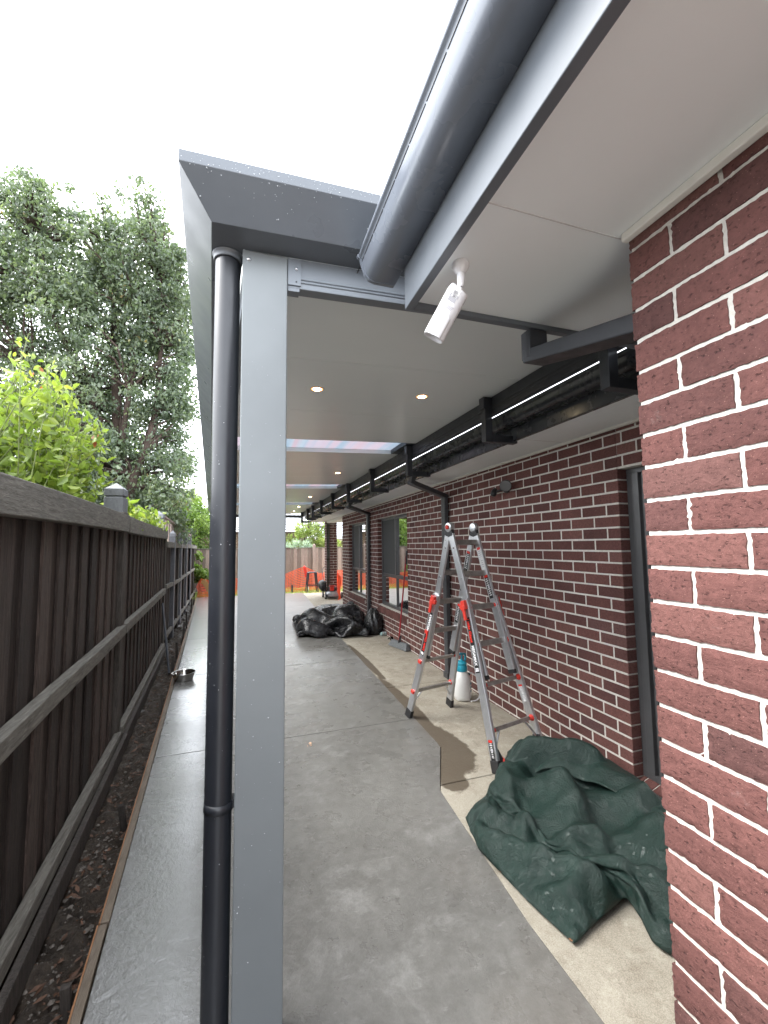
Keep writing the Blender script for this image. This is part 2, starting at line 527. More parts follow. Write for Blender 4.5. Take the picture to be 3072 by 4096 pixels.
def mk_wood(name, dark, light, grey, zscale=(9, 9, 1.1), rough=0.75, bump=0.6, tonevar=0.6):
    t = NT(name)
    g = t.noise(6, 6, 0.65, t.mapped(zscale), 0.8)
    g2 = t.noise(22, 5, 0.7, t.mapped(zscale))
    c = t.mix(t.remap(g, 0.3, 0.7, 0, 1), dark, light)
    c = t.mix(t.remap(g2, 0.58, 0.74, 0, 0.55), c, grey)
    tv = t.remap(t.tone(), 0, 1, 1 - tonevar / 2, 1 + tonevar / 2)
    c = t.mix(1.0, c, tv, 'MULTIPLY')
    t.set(c, rough, 0, 0.35); crk = t.remap(t.noise(16, 7, 0.75, t.mapped(tuple(q * 1.6 for q in zscale)), 0.4), 0.30, 0.40, 0.35, 1.0)
    t.set(t.mix(1.0, c, crk, 'MULTIPLY'))
    t.bump(t.math('ADD', t.math('ADD', g2, g), crk), bump, 0.006)
    return t.mat
M_PALING = mk_wood('dark_wet_palings', (0.018, 0.013, 0.011), (0.080, 0.056, 0.046), (0.26, 0.19, 0.155), (13, 13, 0.8), 0.7, 0.7, 1.1)
M_RAILWOOD = mk_wood('weathered_grey_rail', (0.075, 0.068, 0.057), (0.23, 0.215, 0.185), (0.48, 0.47, 0.40), (11, 1.0, 11))
M_POSTWOOD = mk_wood('dark_post_timber', (0.026, 0.022, 0.019), (0.085, 0.072, 0.062), (0.18, 0.16, 0.14), (11, 11, 1.0))
M_CAPWOOD = mk_wood('grey_post_cap', (0.13, 0.135, 0.15), (0.19, 0.195, 0.21), (0.26, 0.26, 0.27), (8, 8, 3), 0.5)
M_FARPALING = mk_wood('brown_grey_palings', (0.17, 0.125, 0.105), (0.30, 0.24, 0.21), (0.42, 0.37, 0.34), (8, 8, 1.0), 0.8, 0.4, 0.8)
M_FORMWORK = mk_wood('formwork_pine', (0.13, 0.10, 0.07), (0.24, 0.195, 0.15), (0.32, 0.30, 0.27), (9, 1.0, 9), 0.6, 0.4, 0.4)
M_FORMEDGE = mk_wood('orange_pine_edge', (0.26, 0.12, 0.05), (0.38, 0.19, 0.09), (0.36, 0.26, 0.18), (9, 1.0, 9), 0.6, 0.3, 0.5)
M_YPLANK = mk_wood('yellow_pine_board', (0.50, 0.27, 0.10), (0.62, 0.38, 0.16), (0.66, 0.45, 0.24), (8, 8, 1.0), 0.6, 0.2, 0.2)
M_BARK = mk_wood('brown_bark', (0.045, 0.030, 0.024), (0.12, 0.085, 0.07), (0.17, 0.14, 0.12), (8, 8, 2.0), 0.9, 0.8, 0.3)
M_STEM = plain('green_stem', (0.13, 0.16, 0.05), 0.6, 0, 0.3, 20)

def mk_leaf(name, cols, trans=0.35, rough=0.38, spec=0.5):
    t = NT(name)
    c = t.ramp(t.tone(), cols)
    c = t.mix(t.remap(t.noise(3.0, 4), 0.3, 0.7, 0, 1), t.mix(1.0, c, (0.72, 0.74, 0.72), 'MULTIPLY'), t.mix(1.0, c, (1.25, 1.22, 1.15), 'MULTIPLY'))
    t.set(c, rough, 0, spec)
    tr = t.n('ShaderNodeBsdfTranslucent')
    t.l(t.mix(1.0, c, (1.35, 1.5, 0.8), 'MULTIPLY'), tr.inputs['Color'])
    ms = t.n('ShaderNodeMixShader'); ms.inputs[0].default_value = trans
    t.l(t.b.outputs[0], ms.inputs[1]); t.l(tr.outputs[0], ms.inputs[2]); t.l(ms.outputs[0], t.out.inputs['Surface'])
    return t.mat
M_LEAFBIG = mk_leaf('dark_glossy_leaves', [(0.0, (0.085, 0.115, 0.085)), (0.5, (0.145, 0.188, 0.132)), (0.85, (0.21, 0.25, 0.165)), (0.95, (0.22, 0.25, 0.12)), (1.0, (0.34, 0.22, 0.11))], 0.38, 0.3, 0.6)
M_LEAFLIME = mk_leaf('lime_green_leaves', [(0.0, (0.105, 0.16, 0.035)), (0.5, (0.19, 0.26, 0.055)), (0.85, (0.28, 0.33, 0.075)), (0.93, (0.36, 0.35, 0.09)), (0.95, (0.34, 0.11, 0.06)), (1.0, (0.36, 0.09, 0.07))], 0.42, 0.35, 0.5)
M_LEAFMID = mk_leaf('fresh_green_leaves', [(0.0, (0.075, 0.13, 0.030)), (0.6, (0.15, 0.23, 0.055)), (1.0, (0.26, 0.32, 0.10))], 0.40, 0.45)
M_LEAFPALE = mk_leaf('pale_green_leaves', [(0.0, (0.12, 0.17, 0.04)), (0.6, (0.24, 0.30, 0.09)), (1.0, (0.34, 0.36, 0.12))], 0.4, 0.5)
M_LEAFSILVER = mk_leaf('silver_green_leaves', [(0.0, (0.24, 0.32, 0.27)), (1.0, (0.42, 0.50, 0.44))], 0.3, 0.6)

t = NT('brushed_aluminium')
br = t.noise(40, 4, 0.6, t.mapped((6, 6, 0.5)))
t.set(t.mix(t.remap(br, 0.3, 0.7, 0, 1), (0.54, 0.55, 0.57), (0.70, 0.71, 0.73)), t.remap(br, 0.3, 0.7, 0.28, 0.42), 0.85, 0.5)
M_ALU = t.mat
M_RUNG = plain('worn_aluminium_rung', (0.36, 0.345, 0.325), 0.42, 0.7, 0.25, 14)
M_RED = plain('red_plastic', (0.62, 0.045, 0.030), 0.38, 0, 0.08, 12)
M_BLACKP = plain('black_plastic', (0.020, 0.020, 0.022), 0.45, 0, 0.2, 12)
M_BLACKSTICK = plain('black_sticker', (0.014, 0.014, 0.015), 0.4)
M_WHITESTICK = plain('white_sticker', (0.72, 0.72, 0.72), 0.45)
M_REDSTICK = plain('red_sticker_print', (0.75, 0.035, 0.022), 0.4)
M_TEAL = plain('teal_plastic', (0.02, 0.30, 0.42), 0.35, 0, 0.08, 14)
M_CHROME = plain('stainless_steel', (0.55, 0.54, 0.52), 0.16, 1.0, 0.05, 5)
M_SCREW = plain('zinc_screw', (0.62, 0.63, 0.65), 0.25, 0.9)
M_BRASS = plain('brass_fitting', (0.55, 0.38, 0.16), 0.3, 0.9)
t = NT('milky_plastic_tank')
t.set(t.mix(t.remap(t.noise(5, 3), 0.3, 0.7, 0, 1), (0.68, 0.68, 0.66), (0.78, 0.78, 0.76)), 0.36, 0, 0.5)
t.b.inputs['Subsurface Weight'].default_value = 0.15
t.b.inputs['Subsurface Radius'].default_value = (0.03, 0.03, 0.03)
M_MILK = t.mat

def mk_tarp(name, a, b, dusty, dcol, rough, spec=0.4, fs=13.0, bs=0.6):
    t = NT(name)
    c = t.mix(t.remap(t.noise(3.5, 6, 0.65), 0.3, 0.7, 0, 1), a, b)
    c = t.mix(t.remap(t.noise(6.5, 7, 0.75, None, 1.3), 0.56, 0.76, 0, dusty), c, dcol)
    fold = t.noise(fs, 6, 0.72, None, 2.2)
    ridge = t.math('ABSOLUTE', t.math('SUBTRACT', fold, 0.5))
    rub = t.remap(ridge, 0.0, 0.018, 1.0, 0.0)                    # rubbed crease lines
    mask = t.remap(t.noise(3.0, 3), 0.45, 0.65, 0, 1)
    c = t.mix(t.math('MULTIPLY', t.math('MULTIPLY', rub, mask), dusty), c, dcol)
    t.set(c, t.remap(t.noise(9, 5), 0.2, 0.8, rough - 0.1, rough + 0.14), 0, spec)
    h = t.math('ADD', t.math('MULTIPLY', t.remap(ridge, 0.0, 0.10, 1.0, 0.0), 0.45), t.math('MULTIPLY', t.noise(42, 4, 0.6, None, 0.8), 0.6))
    t.bump(h, bs, 0.010)
    return t.mat
M_GTARP = mk_tarp('green_tarpaulin_weave', (0.007, 0.021, 0.017), (0.012, 0.034, 0.027), 0.38, (0.062, 0.085, 0.076), 0.46, 0.45, 9.0, 0.55)
M_BTARP = mk_tarp('black_plastic_sheet', (0.008, 0.008, 0.009), (0.016, 0.016, 0.018), 0.05, (0.08, 0.08, 0.085), 0.24, 0.5, 6.0, 0.35)
M_RUST = plain('rusty_eyelet', (0.20, 0.09, 0.04), 0.6, 0.5, 0.4, 60)

t = NT('window_glass')
t.set((0.018, 0.020, 0.022), 0.02, 0.0, 1.0)
t.b.inputs['IOR'].default_value = 4.5
t.b.inputs['Coat Weight'].default_value = 1.0
t.b.inputs['Coat Roughness'].default_value = 0.01
M_GLASS = t.mat
M_SCREEN = plain('grey_insect_screen', (0.055, 0.056, 0.058), 0.75, 0, 0.06, 200)
M_ORANGE = plain('orange_barrier_mesh', (0.90, 0.13, 0.050), 0.5, 0, 0.12, 5)
M_CANMETAL = plain('pale_teal_can_print', (0.36, 0.52, 0.52), 0.3, 0.4, 0.3, 60)
M_BROOMHEAD = plain('grey_broom_bristles', (0.13, 0.14, 0.145), 0.8, 0, 0.3, 60, 0.5)
M_BROOMRED = plain('red_broom_stick', (0.30, 0.018, 0.026), 0.4, 0, 0.15, 15)
M_ROOFTILE = mk_wood('pale_grey_roof_tiles', (0.40, 0.41, 0.43), (0.50, 0.51, 0.53), (0.58, 0.58, 0.58), (2, 2, 2), 0.6, 0.2, 0.25)
M_HOUSEROOF = plain('charcoal_roof_tiles', (0.07, 0.07, 0.075), 0.6, 0, 0.2, 6)
M_FARFASCIA = plain('beige_fascia_paint', (0.48, 0.42, 0.31), 0.5)
M_FARGUTTER = plain('pale_gutter_paint', (0.62, 0.60, 0.56), 0.5)
M_MOWGREY = plain('mower_grey_deck', (0.33, 0.34, 0.36), 0.35, 0.3, 0.2, 12)
M_GRASS = plain('dry_lawn_base', (0.20, 0.22, 0.055), 0.9, 0, 0.5, 8)
t = NT('warm_downlight_lens')
t.set((1, 0.9, 0.7), 0.4)
t.b.inputs['Emission Color'].default_value = (1.0, 0.80, 0.50, 1)
t.b.inputs['Emission Strength'].default_value = 14.0
M_LAMP = t.mat
t = NT('warm_reflector')
t.set((1, 0.7, 0.4), 0.4)
t.b.inputs['Emission Color'].default_value = (1.0, 0.42, 0.11, 1)
t.b.inputs['Emission Strength'].default_value = 0.35
M_LAMPWARM = t.mat
M_LAMPRING = plain('downlight_rim', (0.62, 0.60, 0.56), 0.35)
t = NT('water_drops')
t.set((0.62, 0.65, 0.68), 0.03, 0.0, 1.0)  # pale base colour stands in for sky reflected in the drops
t.b.inputs['Transmission Weight'].default_value = 0.35
M_DROP = t.mat
# ------------------------------------------------------------------ the ground
JZ = 0.796          # height of the topmost bed joint of the brickwork; courses of 86 mm below it
CO = 0.086
XW = 2.546          # face of the long house wall
XP = 0.990          # face of the projecting pier / front room wall
YP = 0.832          # its far corner
SZ = 0.845          # eave lining height

mb = MB(); mb.add([(-600, -600, G - 0.22), (600, -600, G - 0.22), (600, 900, G - 0.22), (-600, 900, G - 0.22)], [(0, 1, 2, 3)])
struct(mb.build('ground', M_SOIL))

def slab_left(y):
    return -0.400 - 0.0735 * y
RIGHT = [(-2.0, 0.985), (0.80, 0.985), (1.20, 1.235), (1.744, 1.233), (2.80, 1.304), (3.38, 1.585), (7.222, 1.672), (12.93, 1.882), (15.49, 1.962)]
def slab_right(y):
    return float(np.interp(y, [a for a, b in RIGHT], [b for a, b in RIGHT]))

mb = MB(); gap = 0.004
cuts = [-2.0, 3.98, 6.30, 8.70, 11.1, 13.4, 15.75]
for a, b in zip(cuts[:-1], cuts[1:]):
    a += gap if a > -2 else 0; b -= gap if b < 15.7 else 0
    ys = [a] + [y for y, x in RIGHT if a < y < b] + [b]
    poly = [(slab_left(a), a), (slab_right(a), a)] + [(slab_right(y), y) for y in ys[1:-1]] + [(slab_right(b), b), (slab_left(b), b)]
    mb.prism([(x, y, G - 0.10) for x, y in poly], (0, 0, 0.10), 0)
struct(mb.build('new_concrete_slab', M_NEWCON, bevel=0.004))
mb = MB(); mb.add([(slab_left(-2) + 0.02, -2, G - 0.03), (1.0, -2, G - 0.03), (1.95, 15.6, G - 0.03), (slab_left(15.6) + 0.02, 15.6, G - 0.03)], [(0, 1, 2, 3)])
struct(mb.build('slab_joint_base', M_SOIL))

mb = MB()
oc = [0.86, 2.87, 4.95, 7.45, 9.6, 11.56]
for a, b in zip(oc[:-1], oc[1:]):
    a += 0.005; b -= 0.005
    ys = [a] + [y for y, x in RIGHT if a < y < b] + [b]
    poly = [(slab_right(y) + 0.002, y) for y in ys] + [(XW + 0.06, b), (XW + 0.06, a)]
    mb.prism([(x, y, G - 0.11) for x, y in reversed(poly)], (0, 0, 0.102), 0)
mb.prism([(x, y, G - 0.11) for x, y in [(slab_right(11.57) + .012, 11.57), (6.0, 11.57), (6.0, 15.6), (slab_right(15.6) + .012, 15.6)]], (0, 0, 0.102), 0)
struct(mb.build('old_concrete_path', M_OLDCON, bevel=0.005))

mb = MB(); mb.prism([(-4.5, -16, G - .10), (6.5, -16, G - .10), (6.5, -2.01, G - .10), (-4.5, -2.01, G - .10)], (0, 0, .095))
struct(mb.build('bounce_paving', M_OLDCON))  # unseen paving added behind the camera to bounce light under the roof

# strip of bare soil between slab and fence
FX = lambda y: (-0.700 - 0.0735 * y) if y < 8.1 else (-1.295 - 0.055 * (y - 8.1))     # line of the fence rails' faces
rows = []
for y in np.linspace(-1.5, 17.5, 420):
    r = []
    x1 = slab_left(y) - 0.046; x0 = FX(y) - 0.35
    for k in range(15):
        u = k / 14
        x = x0 + (x1 - x0) * u
        z = G - 0.075 + 0.022 * math.sin(x * 23 + y * 9) * math.sin(y * 14 + x * 5) + 0.016 * RNG.standard_normal() + 0.03 * (1 - u)
        r.append((x, y, z))
    rows.append(r)
mb = MB(); mb.grid(rows)
struct(mb.build('soil_strip', M_SOIL))
# gravel and leaf litter lying on it
mb = MB()
def blob(mb, c, r, mi):
    n = 5; vs = [Vector(c) + Vector((0, 0, r * .7)), Vector(c) - Vector((0, 0, r * .5))]
    a0 = random.random() * 6
    for k in range(n):
        rr = r * random.uniform(.7, 1.3)
        vs.append(Vector(c) + Vector((math.cos(a0 + k * 6.283 / n) * rr, math.sin(a0 + k * 6.283 / n) * rr, random.uniform(-.2, .2) * r)))
    fs = []
    for k in range(n):
        fs += [(0, 2 + k, 2 + (k + 1) % n), (1, 2 + (k + 1) % n, 2 + k)]
    mb.add(vs, fs, mi)
for k in range(3000):
    y = 0.3 + 9.5 * random.random() ** 1.6
    x = random.uniform(FX(y) + 0.04, slab_left(y) - 0.05)
    r = random.choice([.003, .004, .005, .007, .007, .012]) * random.uniform(.7, 1.2)
    blob(mb, (x, y, G - 0.062 + r * .3), r, 0 if random.random() < .7 else 1)
for k in range(330):
    y = 0.3 + 9.5 * random.random() ** 1.6
    x = random.uniform(FX(y) + 0.04, slab_left(y) - 0.04)
    a = random.uniform(0, 6.28); L = random.uniform(.012, .035); w = L * .35
    d = Vector((math.cos(a), math.sin(a), random.uniform(-.3, .3))) * L; s_ = Vector((-math.sin(a), math.cos(a), random.uniform(-.2, .2))) * w
    c = Vector((x, y, G - 0.05 + random.uniform(0, .015)))
    mb.add([c - d, c + s_, c + d, c - s_], [(0, 1, 2, 3)], 1)
o = mb.build('ground_litter', [M_STONE, M_LITTER]); o['kind'] = 'stuff'
tag(o, 'gravel and dead leaf litter lying on the bare soil under the fence', 'litter')

mb = MB()
for k in range(26):
    a = random.uniform(0, 6.28); d = abs(random.gauss(0, .022))
    blob(mb, (.545 + d * math.cos(a), 3.80 + d * 1.6 * math.sin(a), G + .004), random.uniform(.003, .007), 0)  # pale specks stand in for the downlight's reflection on the slab
o = mb.build('downlight_glint', plain('orange_glint', (.62, .42, .30), .7, 0, .4, 80)); o['kind'] = 'stuff'
tag(o, 'downlight reflection shown as small pale orange crumbs on the slab right of the post near the saw cut', 'glints')

# back yard beyond the slab: rough lawn
mb = MB(); rows = []
for y in np.linspace(15.6, 18.0, 26):
    rows.append([(x, y, G - 0.03 + 0.02 * RNG.standard_normal()) for x in np.linspace(-2.6, 9, 120)])
mb.grid(rows)
struct(mb.build('lawn', M_GRASS))
mb = MB()
for k in range(5200):
    x = random.uniform(-2.2, 6.5); y = random.uniform(15.72, 17.2)
    h = random.uniform(.03, .13) * (1.4 if random.random() < .15 else 1); a = random.uniform(0, 6.28); w = .006
    c = Vector((x, y, G - .03)); s_ = Vector((math.cos(a) * w, math.sin(a) * w, 0)); l_ = Vector((random.uniform(-.04, .04), random.uniform(-.04, .04), h))
    mb.add([c - s_, c + s_, c + l_], [(0, 1, 2)], 0)
o = mb.build('grass', M_LEAFPALE); o['kind'] = 'stuff'
tag(o, 'pale rough grass growing along the far edge of the new slab', 'grass')

# ------------------------------------------------------------------ formwork board and pegs along the slab
fwk = thing('formwork_board', 'long pine formwork board left along the slab edge beside the soil', 'formwork board', (slab_left(5), 5, G))
mb = MB(); me_ = MB()
segs = [(-1.6, 2.35), (2.36, 5.9), (5.91, 9.5), (9.51, 13.1), (13.11, 15.75)]
for a, b in segs:
    xa, xb = slab_left(a), slab_left(b); j = random.uniform(-.003, .003)
    mb.hexa([(xa - .040 + j, a, G - .12), (xa - .004 + j, a, G - .12), (xb - .004 + j, b, G - .12), (xb - .040 + j, b, G - .12)],
            [(xa - .040 + j, a, G + .004), (xa - .004 + j, a, G + .004), (xb - .004 + j, b, G + .004), (xb - .040 + j, b, G + .004)])
    me_.hexa([(xa - .046 + j, a, G - .10), (xa - .040 + j, a, G - .10), (xb - .040 + j, b, G - .10), (xb - .046 + j, b, G - .10)],
             [(xa - .046 + j, a, G + .005), (xa - .040 + j, a, G + .005), (xb - .040 + j, b, G + .005), (xb - .046 + j, b, G + .005)])
mb.build('board', M_FORMWORK, fwk, 0.003)
me_.build('raw_edge', M_FORMEDGE, fwk)
PEG = None
pegs = [(2.05, .05), (3.20, .10), (5.15, .13), (6.75, .17), (7.55, .20), (9.05, .26), (10.3, .30), (12.4, .34), (14.3, .30)]
names = ['nearest', 'second', 'third', 'fourth', 'fifth', 'sixth', 'seventh', 'eighth', 'farthest']
for k, (y, h) in enumerate(pegs):
    x = slab_left(y) - 0.075
    mb = MB()
    a = random.uniform(-.05, .05)
    mb.beam((x, y, G - .15), (x + a * .3, y + a, G + h), (1, 0, 0), .035, .022)
    o = mb.build('formwork_peg', M_POSTWOOD, None, .003)
    tag(o, 'dark timber peg behind the formwork board, %s from the camera' % (names[k] + (' one' if k in (0, 8) else ' peg')), 'peg', 'formwork pegs along the slab edge')

# ------------------------------------------------------------------ the brick house
house = thing('brick_house', 'dark red brick single storey house with white eaves and charcoal gutters along the passage', 'house', (XW, 6, G))

def brick_wall(name, P, D, N, s_end, z_bot, z_top, holes=(), parity=0, detail=False, depth=0.11, s0=0.0):
    """P: corner at s=0 on the face; D: direction along the wall; N: outward normal"""
    P = Vector(P); D = Vector(D); N = Vector(N); Z = Vector((0, 0, 1))
    mb = MB(); jt = 0.011 if detail else 0.0125
    def pt(s, z, d):
        return P + D * s + Z * z + N * d
    k0 = math.ceil((JZ - z_top) / CO) - 1
    k1 = math.ceil((JZ - z_bot) / CO)
    for k in range(k0, k1):
        za = max(JZ - CO * (k + 1) + jt / 2, z_bot); zb = min(JZ - CO * k - jt / 2, z_top)
        if zb - za < .008:
            continue
        s = s0
        first = 0.230 if (k + parity) % 2 else 0.110
        while s < s_end:
            L = first if s == s0 else 0.230
            ivs = [(s, min(s + L, s_end))]
            for (ha, hb, hz0, hz1) in holes:
                zm = (za + zb) / 2
                if hz0 < zm < hz1:
                    nx = []
                    for a, b in ivs:
                        if hb <= a or ha >= b:
                            nx.append((a, b))
                        else:
                            if a < ha: nx.append((a, ha))
                            if b > hb: nx.append((hb, b))
                    ivs = nx
            for a, b in ivs:
                if b - a < .012:
                    continue
                j = random.uniform(-.0016, .0012); tone = random.random()
                if not detail:
                    c = .0025
                    lo = [pt(a, za, j - depth), pt(b, za, j - depth), pt(b, zb, j - depth), pt(a, zb, j - depth)]
                    m1 = [pt(a, za, j - c), pt(b, za, j - c), pt(b, zb, j - c), pt(a, zb, j - c)]
                    hi = [pt(a + c, za + c, j), pt(b - c, za + c, j), pt(b - c, zb - c, j), pt(a + c, zb - c, j)]
                    fs = [(0, 1, 2, 3), (8, 9, 10, 11)]
                    for q in (0, 4):
                        for e in range(4):
                            fs.append((q + e, q + (e + 1) % 4, q + 4 + (e + 1) % 4, q + 4 + e))
                    mb.add(lo + m1 + hi, fs, 0, False, tone)
                else:
                    nx_ = max(3, int((b - a) / .009)); nz_ = 9
                    G_ = []
                    for iz in range(nz_ + 1):
                        row = []
                        for ix in range(nx_ + 1):
                            u = ix / nx_; w = iz / nz_
                            ed = min(u * (b - a), (1 - u) * (b - a), w * (zb - za), (1 - w) * (zb - za))
                            d = j + random.gauss(0, .0005) - (.0028 if ed < 1e-6 else (.0007 if ed < .0095 else 0))
                            if ed < .01 and random.random() < .08: d -= random.uniform(.001, .004)
                            js = random.gauss(0, .0010) if ed < 1e-6 else 0; jz = random.gauss(0, .0007) if ed < 1e-6 else 0
                            row.append(pt(a + u * (b - a) + js, za + w * (zb - za) + jz, d))
                        G_.append(row)
                    mb.grid(G_, 0, True, tone)
                    # returns of the brick into the joint
                    ring = [G_[0][i] for i in range(nx_ + 1)] + [G_[i][nx_] for i in range(1, nz_ + 1)] + [G_[nz_][i] for i in range(nx_ - 1, -1, -1)] + [G_[i][0] for i in range(nz_ - 1, 0, -1)]
                    back = [p - N * depth for p in ring]
                    n = len(ring)
                    mb.add(ring + back, [(i, (i + 1) % n, n + (i + 1) % n, n + i) for i in range(n)], 0, False, tone)
            s += L + jt
    # mortar bed set back behind the faces, cut by the openings
    rec = 0.0025 if not detail else 0.0065
    ss = sorted({s0 + .006, s_end} | {h[0] - .006 for h in holes if h[0] > s0} | {h[1] + .006 for h in holes if h[1] < s_end})
    zs = sorted({z_bot, z_top} | {h[2] - .006 for h in holes} | {h[3] + .006 for h in holes})
    zs = [z for z in zs if z_bot <= z <= z_top]
    for a, b in zip(ss[:-1], ss[1:]):
        for c, d in zip(zs[:-1], zs[1:]):
            if any(h[0] - .007 < (a + b) / 2 < h[1] + .007 and h[2] - .007 < (c + d) / 2 < h[3] + .007 for h in holes):
                continue
            mb.hexa([pt(a, c, -depth + .004), pt(b, c, -depth + .004), pt(b, c, -rec), pt(a, c, -rec)], [pt(a, d, -depth + .004), pt(b, d, -depth + .004), pt(b, d, -rec), pt(a, d, -rec)], 1)
    return mb.build(name, [M_BRICK, M_MORTAR], house)

ZB = G - 0.08
WIN2 = (6.555, 8.205, JZ - CO * 23 + .005, JZ - CO * 3 - .005)
WIN1 = (9.155, 10.735, JZ - CO * 23 + .005, JZ - CO * 3 - .005)
DOOR = (0.93, 2.335, JZ - CO * 28 + .005, JZ - CO * 3 - .005)
wfr = brick_wall('front_room_wall', (XP, YP, 0), (0, -1, 0), (-1, 0, 0), 2.6, ZB, SZ + .02, (), 0, True)
# return of the front room, seen only in reflections and from the far side
brick_wall('front_room_return', (XP + .115, YP, 0), (1, 0, 0), (0, 1, 0), 1.45, ZB, SZ + .02, (), 1)
# long wall: s measured from the reveal at Y=2.335
def w_holes(w, y0):
    return (w[0] - y0, w[1] - y0, w[2], w[3])
brick_wall('side_wall', (XW, 2.335, 0), (0, 1, 0), (-1, 0, 0), 9.21, ZB, SZ + .02, [w_holes(WIN2, 2.335), w_holes(WIN1, 2.335)], 0)
mbx = brick_wall('side_wall_below_window', (XW, 0.84, 0), (0, 1, 0), (-1, 0, 0), 1.492, ZB, DOOR[2] - .09, (), 1)
brick_wall('side_wall_above_window', (XW, 0.84, 0), (0, 1, 0), (-1, 0, 0), 1.492, DOOR[3] - .004, SZ + .02, (), 1)
brick_wall('end_wall', (XW + .115, 11.545, 0), (1, 0, 0), (0, 1, 0), 4.0, ZB, SZ + .02, (), 1)
# column of the alfresco
cx0, cx1, cy0, cy1 = 2.546, 2.896, 14.0, 14.35
col = MB()
brick_wall('brick_column', (cx0 + .11, cy0, 0), (1, 0, 0), (0, -1, 0), .24, ZB, SZ + .02, (), 1)
brick_wall('brick_column', (cx0, cy1, 0), (0, -1, 0), (-1, 0, 0), .35, ZB, SZ + .02, (), 0)
brick_wall('brick_column', (cx1, cy0, 0), (0, 1, 0), (1, 0, 0), .35, ZB, SZ + .02, (), 0)
brick_wall('brick_column', (cx1 - .11, cy1, 0), (-1, 0, 0), (0, 1, 0), .13, ZB, SZ + .02, (), 1)
mb = MB(); mb.box(cx0 + .02, cx1 - .02, cy0 + .02, cy1 - .02, ZB, SZ + .01); mb.build('column_core', M_MORTAR, house)

# brick-on-edge sills
for w, nm in ((WIN2, 1), (WIN1, 1), (DOOR, 1)):
    mb = MB(); y = w[0] + .004
    zt = w[2] + .004
    while y < w[1] - .02:
        y2 = min(y + .076, w[1] - .004)
        mb.hexa([(XW - .03, y, zt - .135), (XW + .10, y, zt - .115), (XW + .10, y2, zt - .115), (XW - .03, y2, zt - .135)],
                [(XW - .03, y, zt - .045), (XW + .10, y, zt - .003), (XW + .10, y2, zt - .003), (XW - .03, y2, zt - .045)], 0)
        y = y2 + .010
    mb.hexa([(XW - .024, w[0], zt - .13), (XW + .10, w[0], zt - .11), (XW + .10, w[1], zt - .11), (XW - .024, w[1], zt - .13)],
            [(XW - .024, w[0], zt - .052), (XW + .10, w[0], zt - .010), (XW + .10, w[1], zt - .010), (XW - .024, w[1], zt - .052)], 1)
    mb.build('brick_sill', [M_BRICK, M_MORTAR], house, .003)

def window(w, mull, trans, screen):
    y0, y1, z0, z1 = w; xf = 2.628
    mb = MB(); t_ = .042
    for (a, b, c, d) in ((y0, y1, z0, z0 + t_), (y0, y1, z1 - t_, z1), (y0, y0 + t_, z0 + t_, z1 - t_), (y1 - t_, y1, z0 + t_, z1 - t_)):
        mb.box(xf, xf + .07, a, b, c, d)
    if trans is not None:
        mb.box(xf + .003, xf + .06, y0 + t_, y1 - t_, trans - .03, trans + .03)
        mb.box(xf + .012, xf + .05, mull - .014, mull + .014, z0 + t_, trans - .03)
        mb.box(xf - .004, xf + .05, mull - .024, mull + .024, trans + .03, z1 - t_)
        mb.box(xf + .006, xf + .05, y0 + t_, y0 + t_ + .03, trans + .03, z1 - t_)
    else:
        mb.box(xf + .004, xf + .05, mull - .03, mull + .03, z0 + t_, z1 - t_)
        mb.box(xf - .006, xf + .05, y1 - t_ - .055, y1 - t_, z0 + t_, z1 - t_)
        mb.box(xf + .004, xf + .05, y1 - t_ - .10, y1 - t_ - .075, z0 + t_, z1 - t_)
    f = mb.build('window_frame', M_DARKFRAME, house, .003)
    mb = MB(); mb.box(xf + .035, xf + .041, y0 + t_, y1 - t_, z0 + t_, z1 - t_)
    mb.build('pane', M_GLASS, f)
    if screen:
        mb = MB(); mb.box(xf + .018, xf + .021, mull + .024, y1 - t_, trans + .03, z1 - t_)
        mb.build('insect_screen', M_SCREEN, f)
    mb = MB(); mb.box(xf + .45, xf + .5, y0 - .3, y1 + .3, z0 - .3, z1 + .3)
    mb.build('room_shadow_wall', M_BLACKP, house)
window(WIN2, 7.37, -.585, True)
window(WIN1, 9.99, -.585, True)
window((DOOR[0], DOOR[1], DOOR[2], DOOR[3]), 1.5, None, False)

# eaves: lining, trims, fascia, gutters, roof
mb = MB()
mb.box(0.548, XP + .05, -2.0, 1.295, SZ, SZ + .008)
mb.box(XP + .05, 2.10, YP - .06, 1.295, SZ, SZ + .008)
mb.box(2.085, XW + .06, 1.295, 11.60, SZ, SZ + .008)
mb.box(2.085, 6.0, 11.60, 14.75, SZ, SZ + .008)
mb.box(2.10, XW + .06, YP - .06, 1.295, SZ, SZ + .008)
sof = mb.build('eave_lining', M_SOFFIT, house)
for (x0, x1, y0, y1) in ((.55, XP + .05, .845, .848), (2.09, XW - .03, 2.84, 2.843), (2.09, XW - .03, 5.27, 5.273), (2.09, XW - .03, 7.7, 7.703), (2.09, XW - .03, 10.1, 10.103)):
    mb = MB(); mb.box(x0, x1, y0, y1, SZ - .0016, SZ + .001)
    mb.build('lining_joint', M_JOINT, sof)
mb = MB()
mb.box(XP - .022, XP - .0005, -2.0, YP + .001, SZ - .024, SZ - .001)
mb.box(XW - .026, XW - .0005, 2.0, 11.55, SZ - .022, SZ - .001)
mb.box(2.50, 2.94, 13.96, 14.39, SZ - .03, SZ - .002)
mb.build('eave_trim', M_TRIM, house, .003)
mb = MB(); mb.box(2.546, 2.80, 11.66, 13.96, SZ - .09, SZ - .001); mb.build('alfresco_beam', M_TRIM, house, .003)
mb = MB()
mb.box(0.520, 0.550, -2.0, 1.325, SZ - .018, 1.0)
mb.box(0.5505, 2.055, 1.296, 1.324, SZ - .018, .965)
mb.build('front_fascia', M_FASCIA, house, .003)
mb = MB()
